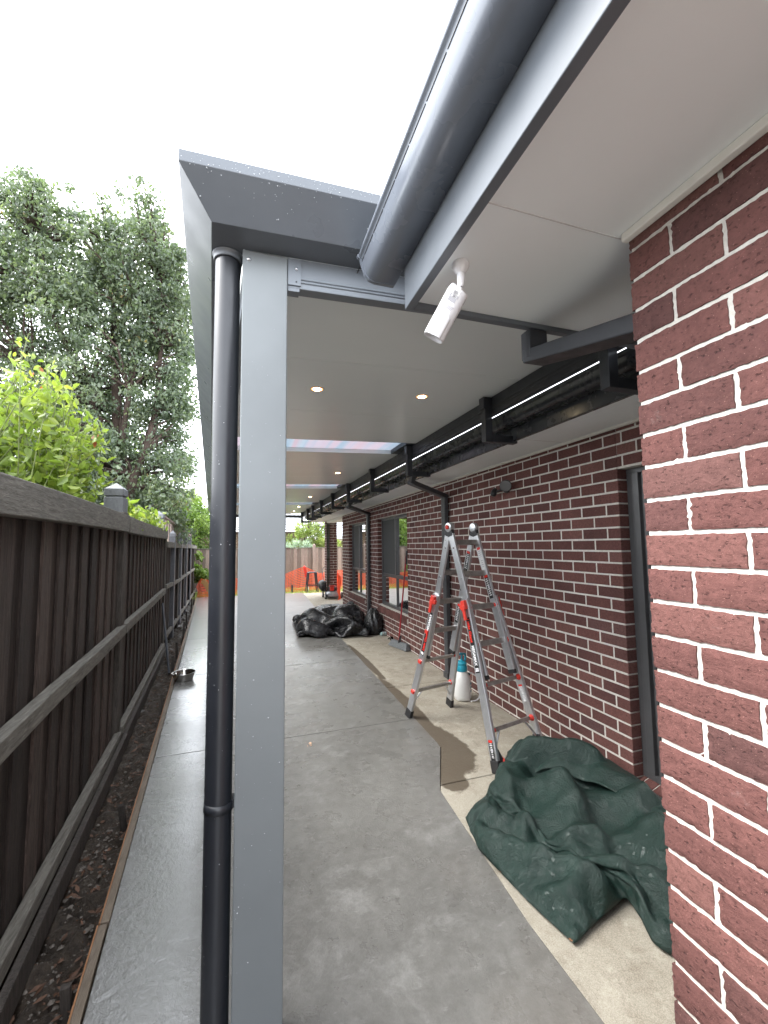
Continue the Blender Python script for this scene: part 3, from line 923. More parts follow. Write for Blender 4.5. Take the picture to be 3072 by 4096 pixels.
mb.box(2.056, 2.085, 1.296, 14.78, SZ - .012, 1.02)
mb.box(2.0855, 6.0, 14.752, 14.78, SZ - .012, 1.02)
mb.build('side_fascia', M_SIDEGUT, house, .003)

def gutter_profile():
    """quad gutter: (outward, up) from the fascia's face and the gutter's sole; outer skin then inner skin"""
    o = [(0.0, 0.0), (.075, 0.0), (.098, .006), (.112, .022), (.120, .045), (.1265, .066), (.131, .082)]
    bead = [(.131 + .0095 * math.sin(a), .0915 - .0095 * math.cos(a)) for a in np.linspace(0, math.pi * 1.75, 10)]
    o += bead[1:]
    i = [(.124, .084), (.119, .066), (.113, .046), (.105, .024), (.094, .010), (.073, .004), (.004, .004), (.004, .105), (0.0, .105)]
    return o + i
def gutter(name, x0, ya, yb, z, par, out=-1, mat=None):
    pr = gutter_profile()
    rows = [[(x0 + out * p[0], y, z + p[1]) for p in pr] for y in (ya, yb)]
    mb = MB(); mb.sweep(rows, 0, True)
    for y, e in ((yb, .004),):
        pl = [(x0 + out * p[0], y, z + p[1]) for p in pr[:16]] + [(x0, y, z + .1)]
        mb.prism(pl, (0, e, 0), 0)
        # end cap's turned lip
        for p, q in zip(pr[:9], pr[1:10]):
            mb.beam((x0 + out * (p[0] + .002), y + .004, z + p[1] - .001), (x0 + out * (q[0] + .002), y + .004, z + q[1] - .001), (0, 1, 0), .014, .004, 0)
    return mb.build(name, mat or M_GUT, par, 0.0)
g1 = gutter('front_gutter', .519, -2.0, 1.425, .977, house)
mb = MB()
for y in np.arange(-1.8, 1.4, .11):     # slotted overflow line pressed along the front
    mb.beam((.519 - .1275, y, .977 + .069), (.519 - .1275, y + .104, .977 + .069), (0, 0, 1), .0016, .003)
mb.build('overflow_slot', M_BLACKP, g1)
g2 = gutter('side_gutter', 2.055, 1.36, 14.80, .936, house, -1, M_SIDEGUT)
mb = MB()
mb.hexa([(1.99, 1.33, 1.015), (5.6, 1.33, 2.30), (5.6, 14.9, 2.30), (1.99, 14.9, 1.015)], [(1.98, 1.33, 1.045), (5.6, 1.33, 2.34), (5.6, 14.9, 2.34), (1.98, 14.9, 1.045)])
mb.hexa([(.455, -2.0, 1.10), (5.6, -2.0, 2.95), (5.6, 1.30, 2.95), (.455, 1.30, 1.10)], [(.445, -2.0, 1.135), (5.6, -2.0, 2.99), (5.6, 1.30, 2.99), (.445, 1.30, 1.135)])
mb.build('tiled_roof', M_HOUSEROOF, house)

# rectangular downpipes
def rect_pipe(path, w, h, name='downpipe', mat=None):
    mb = MB()
    for k in range(len(path) - 1):
        p = Vector(path[k]); q = Vector(path[k + 1]); d = (q - p).normalized()
        e = .02
        side = Vector((0, 1, 0)) if abs(d.y) < .6 else Vector((1, 0, 0))
        mb.beam(p - d * (e if k else 0), q + d * (e if k < len(path) - 2 else 0), side, w + k * .0012, h + k * .0012)
    return mb.build(name, mat or M_PIPEGREY, house, .006)
M_PIPEGREY = plain('charcoal_downpipe', (0.050, 0.053, 0.058), 0.40, 0, 0.15, 8)
M_BRACKETF = plain('front_downpipe_paint', (0.028, 0.030, 0.036), 0.40, 0, 0.10, 8)
# stub under the front eave corner, then back to the pier
mb = MB()
mb.box(1.022, 1.105, 1.300, 1.355, .715, .826)
mb.hexa([(1.020, 1.347, .704), (1.115, 1.347, .704), (1.165, .84, .600), (1.070, .84, .600)], [(1.020, 1.347, .758), (1.115, 1.347, .758), (1.165, .84, .660), (1.070, .84, .660)])
mb.build('front_downpipe', M_BRACKETF, house, .005)
d1 = rect_pipe([(1.99, 4.66, .90), (1.89, 4.66, .80), (1.88, 4.66, .745), (2.49, 5.02, .640), (2.495, 5.03, .56), (2.495, 5.03, G + .04)], .095, .052)
d2 = rect_pipe([(1.99, 7.92, .90), (1.89, 7.92, .80), (1.88, 7.92, .745), (2.49, 8.72, .680), (2.495, 8.74, .60), (2.495, 8.74, G + .04)], .095, .052)
for dp, y in ((d1, 5.03), (d2, 8.74)):
    for z in (.42, -1.25):
        mb = MB(); mb.box(2.462, 2.53, y - .055, y + .055, z, z + .03)
        mb.build('pipe_strap', M_PIPEGREY, dp, .002)
    mb = MB(); mb.box(2.45, 2.54, y - .062, y + .062, G - .005, G + .07); mb.build('pipe_shoe', M_PIPEGREY, dp, .006)

# ------------------------------------------------------------------ the patio cover
patio = thing('patio_cover', 'charcoal steel patio cover with pale grey insulated ceiling panels beside the house', 'patio cover', (0.05, 1.65, G))
SL = 0.0305
CZ = lambda x: 1.129 + SL * x
XL = lambda y: -0.020 - 0.0735 * (y - 1.60)
Y0, Y1 = 1.60, 15.40
XB = 1.87
bounds = [(1.60, 2.50, 0), (2.50, 3.50, 0), (3.50, 4.50, 0), (4.50, 5.10, 1), (5.10, 6.05, 0), (6.05, 7.0, 0), (7.0, 7.93, 0), (7.93, 8.53, 1), (8.53, 9.5, 0), (9.5, 10.45, 0), (10.45, 11.4, 0), (11.4, 12.0, 1), (12.0, 12.95, 0), (12.95, 13.9, 0), (13.9, 14.65, 0), (14.65, 15.40, 0)]
for a, b, kind in bounds:
    a += .0022; b -= .0022
    mb = MB()
    if kind == 0:
        xr = XB + .06
        mb.hexa([(XL(a), a, CZ(XL(a))), (xr, a, CZ(xr)), (xr, b, CZ(xr)), (XL(b), b, CZ(XL(b)))],
                [(XL(a), a, CZ(XL(a)) + .075), (xr, a, CZ(xr) + .075), (xr, b, CZ(xr) + .075), (XL(b), b, CZ(XL(b)) + .075)], 0)
        mb.hexa([(XL(a), a, CZ(XL(a)) + .0755), (xr, a, CZ(xr) + .0755), (xr, b, CZ(xr) + .0755), (XL(b), b, CZ(XL(b)) + .0755)],
                [(XL(a), a, CZ(XL(a)) + .079), (xr, a, CZ(xr) + .079), (xr, b, CZ(xr) + .079), (XL(b), b, CZ(XL(b)) + .079)], 1)
        mb.build('ceiling_panel', [M_PANEL, M_PANELTOP], patio)
    else:
        xr = XB - .10; z = .050
        a -= .01; b += .01
        mb.hexa([(XL(a), a, CZ(XL(a)) + z), (xr, a, CZ(xr) + z), (xr, b, CZ(xr) + z), (XL(b), b, CZ(XL(b)) + z)],
                [(XL(a), a, CZ(XL(a)) + z + .010), (xr, a, CZ(xr) + z + .010), (xr, b, CZ(xr) + z + .010), (XL(b), b, CZ(XL(b)) + z + .010)], 0)
        mb.build('skylight_sheet', M_POLY, patio)
        mb = MB(); mb.hexa([(xr + .001, a + .013, CZ(xr)), (XB + .06, a + .013, CZ(XB)), (XB + .06, b - .013, CZ(XB)), (xr + .001, b - .013, CZ(xr))], [(xr + .001, a + .013, CZ(xr) + .07), (XB + .06, a + .013, CZ(XB) + .075), (XB + .06, b - .013, CZ(XB) + .075), (xr + .001, b - .013, CZ(xr) + .07)])
        mb.build('skylight_end_flashing', M_BRACKET, patio)

# house-side beam on brackets that fly over the house gutter
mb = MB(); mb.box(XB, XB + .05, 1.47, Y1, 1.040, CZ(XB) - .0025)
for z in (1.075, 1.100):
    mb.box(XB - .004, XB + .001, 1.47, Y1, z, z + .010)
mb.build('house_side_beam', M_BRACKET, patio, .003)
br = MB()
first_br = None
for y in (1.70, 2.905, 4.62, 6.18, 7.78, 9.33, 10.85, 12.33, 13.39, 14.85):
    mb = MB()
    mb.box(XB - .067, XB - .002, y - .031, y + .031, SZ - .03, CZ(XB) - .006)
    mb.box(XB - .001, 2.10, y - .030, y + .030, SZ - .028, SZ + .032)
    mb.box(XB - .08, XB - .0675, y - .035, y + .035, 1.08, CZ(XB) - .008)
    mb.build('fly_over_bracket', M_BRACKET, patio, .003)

# front, outer and far beams
mb = MB()
xa, xb_ = 0.139, XB - .003
def fb(y0, y1, z0, z1, x0=xa, x1=xb_):
    mb.hexa([(x0, y0, z0 + SL * x0), (x1, y0, z0 + SL * x1), (x1, y1, z0 + SL * x1), (x0, y1, z0 + SL * x0)],
            [(x0, y0, z1 + SL * x0), (x1, y0, z1 + SL * x1), (x1, y1, z1 + SL * x1), (x0, y1, z1 + SL * x0)])
fb(1.600, 1.650, 1.003, 1.1265)
bm_ = mb.build('front_beam', M_STEEL, patio, .003)
mb = MB()
for z in (1.030, 1.043):
    mb.tube([(.165, 1.5995, z + SL * .165), (1.2, 1.5995, z + SL * 1.2)], .0045, 8, 0)
mb.build('pressed_rib', M_STEEL, bm_)
mb = MB(); fb(1.594, 1.5995, 1.012, 1.120, .140, .190); fb(1.6, 1.64, .990, 1.004, .140, .185)
ep = mb.build('end_plate', M_STEEL, bm_, .0015)
mb = MB()
mb.lathe([(0, .007), (.004, .006), (.0065, .003), (.0065, 0)], (.172, 1.594, 1.083), (0, -1, 0), 8)
mb.build('screw', M_SCREW, ep)
mb = MB(); mb.lathe([(0, .002), (.003, .002), (.003, 0)], (.172, 1.594, 1.032), (0, -1, 0), 8)
mb.build('screw_hole', M_BLACKP, ep)
mb = MB()
ya, yb_ = 1.76, Y1 - .05
mb.hexa([(XL(ya) + .001, ya, CZ(0) - .125), (XL(ya) + .05, ya, CZ(0) - .125), (XL(yb_) + .05, yb_, CZ(-1) - .125), (XL(yb_) + .001, yb_, CZ(-1) - .125)],
        [(XL(ya) + .001, ya, CZ(0) - .003), (XL(ya) + .05, ya, CZ(0) - .003), (XL(yb_) + .05, yb_, CZ(-1) - .003), (XL(yb_) + .001, yb_, CZ(-1) - .003)])
mb.build('outer_beam', M_STEEL, patio, .003)
mb = MB(); mb.box(XL(Y1) + .06, XB + .05, Y1 - .05, Y1, 1.02, 1.115); mb.build('far_beam', M_BRACKET, patio, .003)

# box gutter round the outer edges: (outward, up) relative to the beam's top edge
GP = [(0.0, 0.0), (.113, 0.0), (.214, .110), (.214, .150), (.208, .150), (.208, .112), (.110, .006), (0.0, .006)]
def gut_row(kind):
    rows = []
    if kind == 'r':
        return [(2.0, 1.60 - o, 1.1265 + SL * 2.0 + h) for o, h in GP]
    if kind == 'c':
        # mitre between the front run (normal -Y) and the outer run (normal n2)
        d2 = Vector((-.0735, 1, 0)).normalized(); n2 = Vector((-d2.y, d2.x, 0)); n1 = Vector((0, -1, 0))
        m = (n1 + n2) / (1 + n1.dot(n2))
        return [(-.025 + m.x * o, 1.60 + m.y * o, 1.1265 + SL * -.025 + h) for o, h in GP]
    d2 = Vector((-.0735, 1, 0)).normalized(); n2 = Vector((-d2.y, d2.x, 0))
    x = XL(Y1 + .1) - .005
    return [(x + n2.x * o, Y1 + .1 + n2.y * o, 1.1265 + SL * -.025 + h) for o, h in GP]
mb = MB(); mb.sweep([gut_row('r'), gut_row('c'), gut_row('l')])
pg = mb.build('box_gutter', M_GUTLIP, patio, .0015)

# post and round downpipe
mb = MB(); mb.box(-.0285, .1375, 1.590, 1.700, G, 1.1215)
post = mb.build('post', M_STEELP, patio, .004)
mb = MB(); mb.lathe([(0, .007), (.0045, .006), (.0075, .003), (.0085, 0)], (-.006, 1.590, 1.085), (0, -1, 0), 10); mb.build('screw', M_SCREW, post)
PX, PY, PR = -.0825, 1.655, .0455
mb = MB(); mb.tube([(PX, PY, G - .02), (PX - .001, PY, -.9), (PX, PY, 1.095)], PR, 40, 0, True)
dpipe = mb.build('downpipe', M_PIPE, patio)
mb = MB(); mb.lathe([(PR + .001, .0), (PR + .006, 0), (PR + .007, .003), (PR + .007, .020), (PR + .012, .022), (PR + .012, .026), (.01, .026)], (PX, PY, 1.098), (0, 0, 1), 36)
mb.build('outlet_collar', M_GUTLIP, dpipe)
mb = MB(); mb.lathe([(PR + .0008, 0), (PR + .0035, 0), (PR + .0035, .030), (PR + .0008, .030)], (PX, PY, -.915), (0.06, .03, 1), 36)
mb.box(PX + .03, -.0288, 1.64, 1.68, -.912, -.884)
mb.build('pipe_strap', M_PIPE, dpipe)

# rain drops on the wet steel: far too many to count, one part per wet surface
def drops(par, n, fn, rmin, rmax):
    mb = MB()
    for k in range(n):
        p, nrm = fn()
        r = rmin + (rmax - rmin) * random.random() ** 3
        nrm = Vector(nrm)
        mb.lathe([(r, 0), (r * .85, r * .35), (r * .5, r * .6), (0, r * .7)], p, nrm, 6)
    o = mb.build('rain_drop', M_DROP, par, recalc=True)
    o['kind'] = 'stuff'
def on_post():
    return (random.uniform(-.024, .133), 1.590, 1.05 - 2.5 * random.random() ** .8 - .05), (0, -1, 0)
drops(post, 80, on_post, .0009, .0026)
def on_pipe():
    a = random.choice([random.gauss(-2.6, .35), random.uniform(-2.9, -.3)])
    n_ = (math.cos(a), math.sin(a), 0)
    return (PX + PR * n_[0], PY + PR * n_[1], .6 - 2.1 * random.random()), n_
drops(dpipe, 80, on_pipe, .0008, .002)
def on_lip():
    x = random.uniform(-.22, .45)
    if random.random() < .5:
        return (x, 1.386, 1.24 + SL * x + random.uniform(.0, .036)), (0, -1, 0)
    t_ = random.random() ** 2
    return (x + .1 * t_, 1.386 + .101 * t_, 1.2365 + SL * x - .11 * t_), (0, -.73, -.68)
drops(pg, 110, on_lip, .001, .0026)

# downlights set into the ceiling
dl = []
for k, (x, y, lab) in enumerate(((.475, 2.99, 'warm lit downlight in the ceiling panel just right of the post'), (1.305, 2.985, 'warm lit downlight in the near ceiling panel, closer to the house beam'),
                  (1.385, 6.595, 'small lit downlight in the panels beyond the first skylight strip'), (1.43, 10.05, 'lit downlight in the panels beyond the second skylight strip'),
                  (1.467, 12.65, 'tiny lit downlight beyond the third skylight strip'), (1.50, 14.35, 'farthest lit downlight next to the far end beam'))):
    d = thing('downlight', lab, 'downlight', (x, y, CZ(x)), 'downlights in the patio ceiling')
    if k == 0:
        mb = MB(); mb.lathe([(.044, -.002), (.054, -.0035), (.056, -.001), (.056, .001)], (x, y, CZ(x)), (0, 0, 1), 28); rim = mb.build('rim', M_LAMPRING, d)
        mb = MB(); mb.lathe([(0, -.0028), (.030, -.0028)], (x, y, CZ(x)), (0, 0, 1), 28); mb.lathe([(.030, -.0028), (.044, -.0022), (.044, .001)], (x, y, CZ(x)), (0, 0, 1), 28, 1); lens = mb.build('lens', [M_LAMP, M_LAMPWARM], d)
        dl = [rim, lens]
    else:
        for q in dl:
            c = q.copy(); COL.objects.link(c); c.parent = d
# ------------------------------------------------------------------ side fence
fence = thing('timber_fence', 'dark wet stained paling fence with grey rails along the left of the slab', 'fence', (FX(4), 4, G))
def palings(mb, ya, yb, zb, zt, off, w=.128, lap=True):
    y = ya; k = 0
    while y < yb:
        y2 = min(y + w * random.uniform(.72, 1.15), yb)
        d = off - (.018 if (lap and k % 2) else 0) + random.uniform(-.002, .002)
        x1, x2 = FX(y) + d, FX(y2) + d
        ext = .030 if (lap and k % 2) else -.0025
        ya_, yb2 = y - ext, y2 + ext
        h = zt + random.uniform(-.012, .008)
        mb.hexa([(x1 - .014, ya_, zb), (x1, ya_, zb), (x2, yb2, zb), (x2 - .014, yb2, zb)], [(x1 - .014, ya_, h), (x1, ya_, h), (x2, yb2, h), (x2 - .014, yb2, h)], 0)
        y = y2; k += 1
mb = MB(); palings(mb, -2.0, 8.05, G - .12, .205, -.058)
palings(mb, 8.15, 17.9, G - .12, .10, -.058)
mb.build('palings', M_PALING, fence)
def rail(name, ya, yb, za, zb, h, w=.055, sag=0.0, mat=None, off=0.0, n=8):
    mb = MB(); rows = []
    for y in np.linspace(ya, yb, n):
        u = (y - ya) / (yb - ya); z = za + (zb - za) * u - sag * 4 * u * (1 - u) + random.uniform(-.003, .003)
        x = FX(y) + off + random.uniform(-.003, .003)
        rows.append([(x - w, y, z - h), (x, y, z - h), (x, y, z), (x - w, y, z)])
    mb.sweep(rows, 0, False)
    return mb.build(name, mat or M_RAILWOOD, fence, .005)
PY1, PY2 = 4.40, 8.08
rail('top_rail', -2.0, PY1 - .01, .245, .300, .150, .07, .0)
rail('top_rail', PY1 + .01, PY2 - .02, .292, .300, .150, .07, .008)
rail('rail', -2.0, PY1 - .01, -.700, -.690, .085, .060, .006)
rail('rail', PY1 + .012, PY2 - .08, -.685, -.690, .085, .055)
rail('rail', -2.0, PY1 - .05, -1.455, -1.600, .075, .055, .0)
rail('rail', PY1 + .01, PY2 - .06, -1.585, -1.600, .08, .055, .01)
rail('top_rail', PY2 + .06, 17.85, .105, .055, .105, .06, .0, None, 0, 12)
rail('rail', PY2 + .06, 12.0, -.640, -.70, .075, .05, .02); rail('rail', 12.02, 17.85, -.70, -.74, .075, .05, .01)
rail('rail', PY2 + .06, 12.0, -1.50, -1.55, .075, .05, .02); rail('rail', 12.02, 17.85, -1.55, -1.58, .075, .05, .02)
rail('plinth_board', -2.0, PY1 - .0, -1.60, -1.635, .12, .035, 0, M_POSTWOOD, .045)
rail('plinth_board', PY1 + .01, PY2, -1.635, -1.66, .12, .035, 0, M_POSTWOOD, .035)
for y, zt, capm in ((PY1 - .02, .325, True), (PY2, .300, True), (10.4, .03, False), (12.0, .03, False), (14.2, .03, False), (16.2, .03, False)):
    x = FX(y)
    mb = MB(); mb.box(x - .125 if capm else x - .10, x - .028 if capm else x - .012, y - .055, y + .055, G - .2, zt); 
    p = mb.build('post', M_POSTWOOD, fence, .004)
# grey capped heads of the neighbour's taller posts showing above the top rail
capn = thing('neighbour_fence', 'taller grey capped fence posts and slats of the neighbour behind the dark fence', 'fence', (FX(8) - .2, 8, G))
def cap(y, x, z0, z1, w):
    mb = MB(); mb.box(x - w, x + w, y - w, y + w, z0, z1 - .10); mb.box(x - w * .86, x + w * .86, y - w * .86, y + w * .86, z1 - .10, z1 - .085)
    mb.box(x - w, x + w, y - w, y + w, z1 - .085, z1 - .02)
    b = [(x - w, y - w, z1 - .02), (x + w, y - w, z1 - .02), (x + w, y + w, z1 - .02), (x - w, y + w, z1 - .02)]
    mb.add(b + [(x, y, z1 + .045)], [(0, 1, 4), (1, 2, 4), (2, 3, 4), (3, 0, 4), (3, 2, 1, 0)], 0)
    return mb.build('capped_post', M_CAPWOOD, capn, .004)
cap(4.55, FX(4.5) - .150, G - .1, .575, .080)
cap(8.05, FX(8.0) - .155, G - .1, .59, .085)
for y in (9.3, 10.9, 12.6, 14.2):
    cap(y, FX(y) - .045, G - .1, .30, .055)
mb = MB()
y = 8.3
while y < 15.4:
    x = FX(y) - .105
    mb.box(x - .012, x + .012, y - .045, y + .045, G, .52 + random.uniform(-.02, .02) - (y - 8.3) * .022)
    y += .42
mb.build('slat', M_FARPALING, capn)
mb = MB(); mb.beam((FX(8.2) - .105, 8.2, .56), (FX(15.4) - .105, 15.4, .40), (1, 0, 0), .05, .035); mb.build('top_rail', M_FARPALING, capn)
mb = MB(); mb.beam((FX(15.5) - .1, 15.5, .42), (FX(15.9) - .1, 15.9, .42), (1, 0, 0), .03, .32); mb.build('end_panel', M_POSTWOOD, capn)

# ------------------------------------------------------------------ back fence and house behind
bf = thing('back_fence', 'brown weathered paling fence across the far end of the yard', 'fence', (3, 18, G))
mb = MB(); x = -2.4
while x < 8.6:
    w = random.uniform(.135, .16); d = random.choice((0, .014))
    mb.box(x, x + w - .006, 18.0 - d, 18.018 - d, G - .1, -.085 + random.uniform(-.018, .012)); x += w
mb.build('palings', M_FARPALING, bf)
for x in (-2.1, .35, 2.73, 5.1, 7.5):
    mb = MB(); mb.box(x - .06, x + .06, 17.90, 17.98, G - .1, .03); b = [(x - .06, 17.90, .03), (x + .06, 17.90, .03), (x + .06, 17.98, .03), (x - .06, 17.98, .03)]
    mb.add(b + [(x, 17.94, .10)], [(0, 1, 4), (1, 2, 4), (2, 3, 4), (3, 0, 4)], 0)
    mb.build('post', M_FARPALING, bf, .004)
mb = MB(); mb.box(-2.4, 8.6, 17.965, 18.04, -.085, -.055); mb.build('capping', M_RAILWOOD, bf, .004)

nb = thing('neighbour_house', 'tan brick house with pale grey tiled hip roof behind the far fence', 'house', (6, 23, G))
mb = MB(); mb.box(3.95, 13, 23.0, 23.2, G - .1, .34); mb.build('wall', M_TAN, nb)
mb = MB(); mb.box(-4, 13, 28.0, 28.2, G - .1, .95); mb.build('wall', M_TAN, nb)
def tiled(mb, ex0, ex1, ey, ez, rx0, rx1, ry, rz, n):
    """eave line (ex0..ex1 at ey, ez) up to ridge line (rx0..rx1 at ry, rz) in n courses of rolled tiles"""
    for k in range(n):
        u0, u1 = k / n, (k + 1) / n
        xa, xb_ = ex0 + (rx0 - ex0) * u0, ex1 + (rx1 - ex1) * u0
        m = max(4, int((xb_ - xa) / .075))
        lo = []; hi = []; un = []
        for i in range(m + 1):
            s_ = i / m
            x0 = xa + (xb_ - xa) * s_
            x1 = (ex0 + (rx0 - ex0) * u1) * (1 - s_) + (ex1 + (rx1 - ex1) * u1) * s_
            bump = .018 * abs(math.sin(x0 / .30 * math.pi)) + .010 * math.sin(k * 7.3 + x0 * 1.7)
            lo.append((x0, ey + (ry - ey) * u0 - .03, ez + (rz - ez) * u0 + .035 + bump))
            un.append((x0, ey + (ry - ey) * u0 - .02, ez + (rz - ez) * u0 - .03))
            hi.append((x1, ey + (ry - ey) * u1, ez + (rz - ez) * u1))
        mb.grid([un, lo], 1, False); mb.grid([lo, hi], 0, False)
M_TILEEDGE = plain('tile_shadow_edge', (0.16, 0.165, 0.175), 0.8)
mb = MB(); tiled(mb, 3.55, 13.4, 22.45, .44, 6.6, 10.6, 27.0, 2.35, 16); mb.build('hip_roof', [M_ROOFTILE, M_TILEEDGE], nb)
mb = MB()
rows = []
# left hip face of the wing
for k in range(16):
    u0, u1 = k / 16, (k + 1) / 16
    p0 = Vector((3.55, 22.45, .44)).lerp(Vector((6.6, 27.0, 2.35)), u0); q0 = Vector((3.55, 31.0, .44)).lerp(Vector((6.6, 27.2, 2.35)), u0)
    p1 = Vector((3.55, 22.45, .44)).lerp(Vector((6.6, 27.0, 2.35)), u1); q1 = Vector((3.55, 31.0, .44)).lerp(Vector((6.6, 27.2, 2.35)), u1)
    e = Vector((-.03, 0, .045))
    mb.add([p0 + e, q0 + e, q1, p1], [(0, 1, 2, 3)], 0); mb.add([p0, q0, q0 + e, p0 + e], [(0, 1, 2, 3)], 1)
mb.build('hip_roof_side', [M_ROOFTILE, M_TILEEDGE], nb)
mb = MB(); mb.tube([(3.52, 22.42, .48), (6.6, 27.0, 2.42)], .085, 8, 0); mb.build('hip_cap', M_ROOFTILE, nb)
mb = MB(); tiled(mb, -4.4, 13.4, 27.4, 1.05, -1.5, 10.6, 34.0, 3.9, 24); mb.build('rear_roof', [M_ROOFTILE, M_TILEEDGE], nb)
mb = MB(); mb.box(3.5, 13.4, 22.43, 22.46, .26, .40); mb.box(3.6, 13, 22.46, 23.0, .255, .275); mb.build('fascia', M_FARFASCIA, nb)
mb = MB(); mb.box(3.45, 13.4, 22.33, 22.43, .36, .44); mb.build('gutter', M_FARGUTTER, nb)

# ------------------------------------------------------------------ trees and shrubs
def leaves(C, sizes, asp=0.5, droop=0.5, shape='kite'):
    """C: (n,3) leaf positions; returns vertex and quad arrays of small folded leaves"""
    n = len(C)
    d = RNG.standard_normal((n, 3)); d[:, 2] -= droop * 1.2
    d /= np.linalg.norm(d, axis=1)[:, None]
    u = RNG.standard_normal((n, 3)); u -= (u * d).sum(1)[:, None] * d; u /= np.linalg.norm(u, axis=1)[:, None]
    nn = np.cross(d, u)
    L = sizes[:, None]; W = L * asp
    if shape == 'kite':
        V = np.stack([C, C + d * L * .5 + u * W * .5, C + d * L, C + d * L * .5 - u * W * .5], 1)
        F = np.arange(n * 4).reshape(n, 4)
        return V.reshape(-1, 3), F, 1
    # six-point leaf folded along its midrib
    f = nn * W * .22
    V = np.stack([C, C + d * L * .30 + u * W * .48 + f, C + d * L * .68 + u * W * .40 + f, C + d * L - f * .6,
                  C + d * L * .68 - u * W * .40 + f, C + d * L * .30 - u * W * .48 + f], 1)
    b = np.arange(n) * 6
    F = np.concatenate([np.stack([b, b + 1, b + 2, b + 3], 1), np.stack([b, b + 3, b + 4, b + 5], 1)], 1).reshape(-1, 4)
    return V.reshape(-1, 3), F, 2

def tree(name, label, cat, base, clumps, nleaf, size, mat, trunk=None, asp=.5, droop=.5, shape='kite', group=None, tone_w=.5, limbs=True, tr=.11):
    t = thing(name, label, cat, base, group)
    P = []; T = []
    for (c, r, w) in clumps:
        m = int(nleaf * w)
        d = RNG.standard_normal((m, 3)); d /= np.linalg.norm(d, axis=1)[:, None]
        rad = RNG.random(m) ** .5
        p = np.array(c) + d * rad[:, None] * np.array(r)
        P.append(p)
        ct = RNG.random()
        T.append(np.clip(tone_w * ct + (1 - tone_w) * RNG.random(m), 0, 1))
    P = np.concatenate(P); T = np.concatenate(T)
    sz = size * RNG.uniform(.65, 1.3, len(P))
    V, F, k = leaves(P, sz, asp, droop, shape)
    link_mesh('foliage', V, F, mat, t, tone=np.repeat(T, k))
    if trunk:
        mb = MB()
        for path, r in trunk:
            mb.tube(path, r, 9, 0)
        if limbs:
            tp = [Vector(p) for path, r in trunk for p in path[1:]]
            for (c, r, w) in clumps[::2]:
                c = Vector(c); a = min(tp, key=lambda q: (q - c).length + (2 if q.z > c.z else 0))
                mid = a.lerp(c, .5) + Vector((random.uniform(-.15, .15), random.uniform(-.15, .15), random.uniform(.0, .25)))
                mb.tube([a, mid, c], [tr * .32, tr * .2, .008], 6, 0)
        mb.build('trunk', M_BARK, t)
    return t

# big dark tree behind the fence on the left; crown outline follows its lobes
cl = []
def outline_top(x):
    return float(np.interp(x, [-6.5, -5.6, -4.9, -4.45, -4.15, -3.9, -3.6, -3.2, -2.85, -2.4, -2.1, -1.75, -1.45, -1.15, -.9], [6.6, 7.2, 7.9, 8.15, 7.9, 7.15, 7.4, 7.65, 7.45, 8.2, 8.25, 7.6, 7.0, 6.0, 3.6]))
for k in range(1500):
    x = random.uniform(-6.4, -1.12); zt = outline_top(x)
    z = random.uniform(.2, zt)
    if x > -1.55 and random.random() < .35: continue
    if x < -5.0 and z < 5.2 and random.random() < .75: continue          # thin left side with sky gaps
    if -5.2 < x < -3.6 and 3.0 < z < 4.9 and random.random() < .30: continue
    if x > -2.9 and z < 1.2 and random.random() < .35: continue
    y = 10.6 + random.uniform(-1.5, 1.6) * (1 - abs(x + 3.4) / 4.2)
    r = random.uniform(.20, .40) if z < zt - .5 else random.uniform(.10, .22)
    w = 1.0 if z < zt - .5 else .40
    if x + r > -1.02: x = -1.02 - r - abs(random.gauss(0, .22))
    cl.append(((x, y, z - r * .6 if z > zt - .4 else z), (r, r, r * .9), w))
random.shuffle(cl)
trunk = [([(-2.62, 10.3, G - .2), (-2.63, 10.3, .2), (-2.66, 10.3, 1.7), (-2.75, 10.4, 3.0), (-2.9, 10.6, 4.6), (-3.0, 10.7, 6.4)], [.15, .125, .115, .10, .07, .03]),
         ([(-2.60, 10.25, .25), (-2.38, 10.15, 1.25), (-2.32, 10.1, 1.55)], [.12, .11, .10]),
         ([(-2.32, 10.1, 1.5), (-2.12, 10.1, 2.1), (-1.95, 10.2, 3.0), (-1.9, 10.3, 4.6), (-1.95, 10.4, 6.2)], [.085, .075, .06, .045, .02]),
         ([(-2.33, 10.1, 1.5), (-2.55, 10.0, 2.1), (-2.42, 10.0, 3.4), (-2.35, 10.2, 5.2)], [.07, .06, .05, .03]),
         ([(-2.66, 10.3, 1.8), (-3.3, 10.3, 3.4), (-4.1, 10.4, 5.2), (-4.4, 10.5, 6.6)], [.08, .065, .045, .02]),
         ([(-3.0, 10.35, 2.7), (-4.3, 10.4, 3.8), (-5.4, 10.4, 5.6)], [.06, .045, .02])]
tree('evergreen_tree', 'tall dark glossy evergreen tree behind the fence, its top against the white sky', 'tree', (-2.62, 10.3, G), cl, 88, .088, M_LEAFBIG, trunk, .52, .7, 'leaf', None, .45)

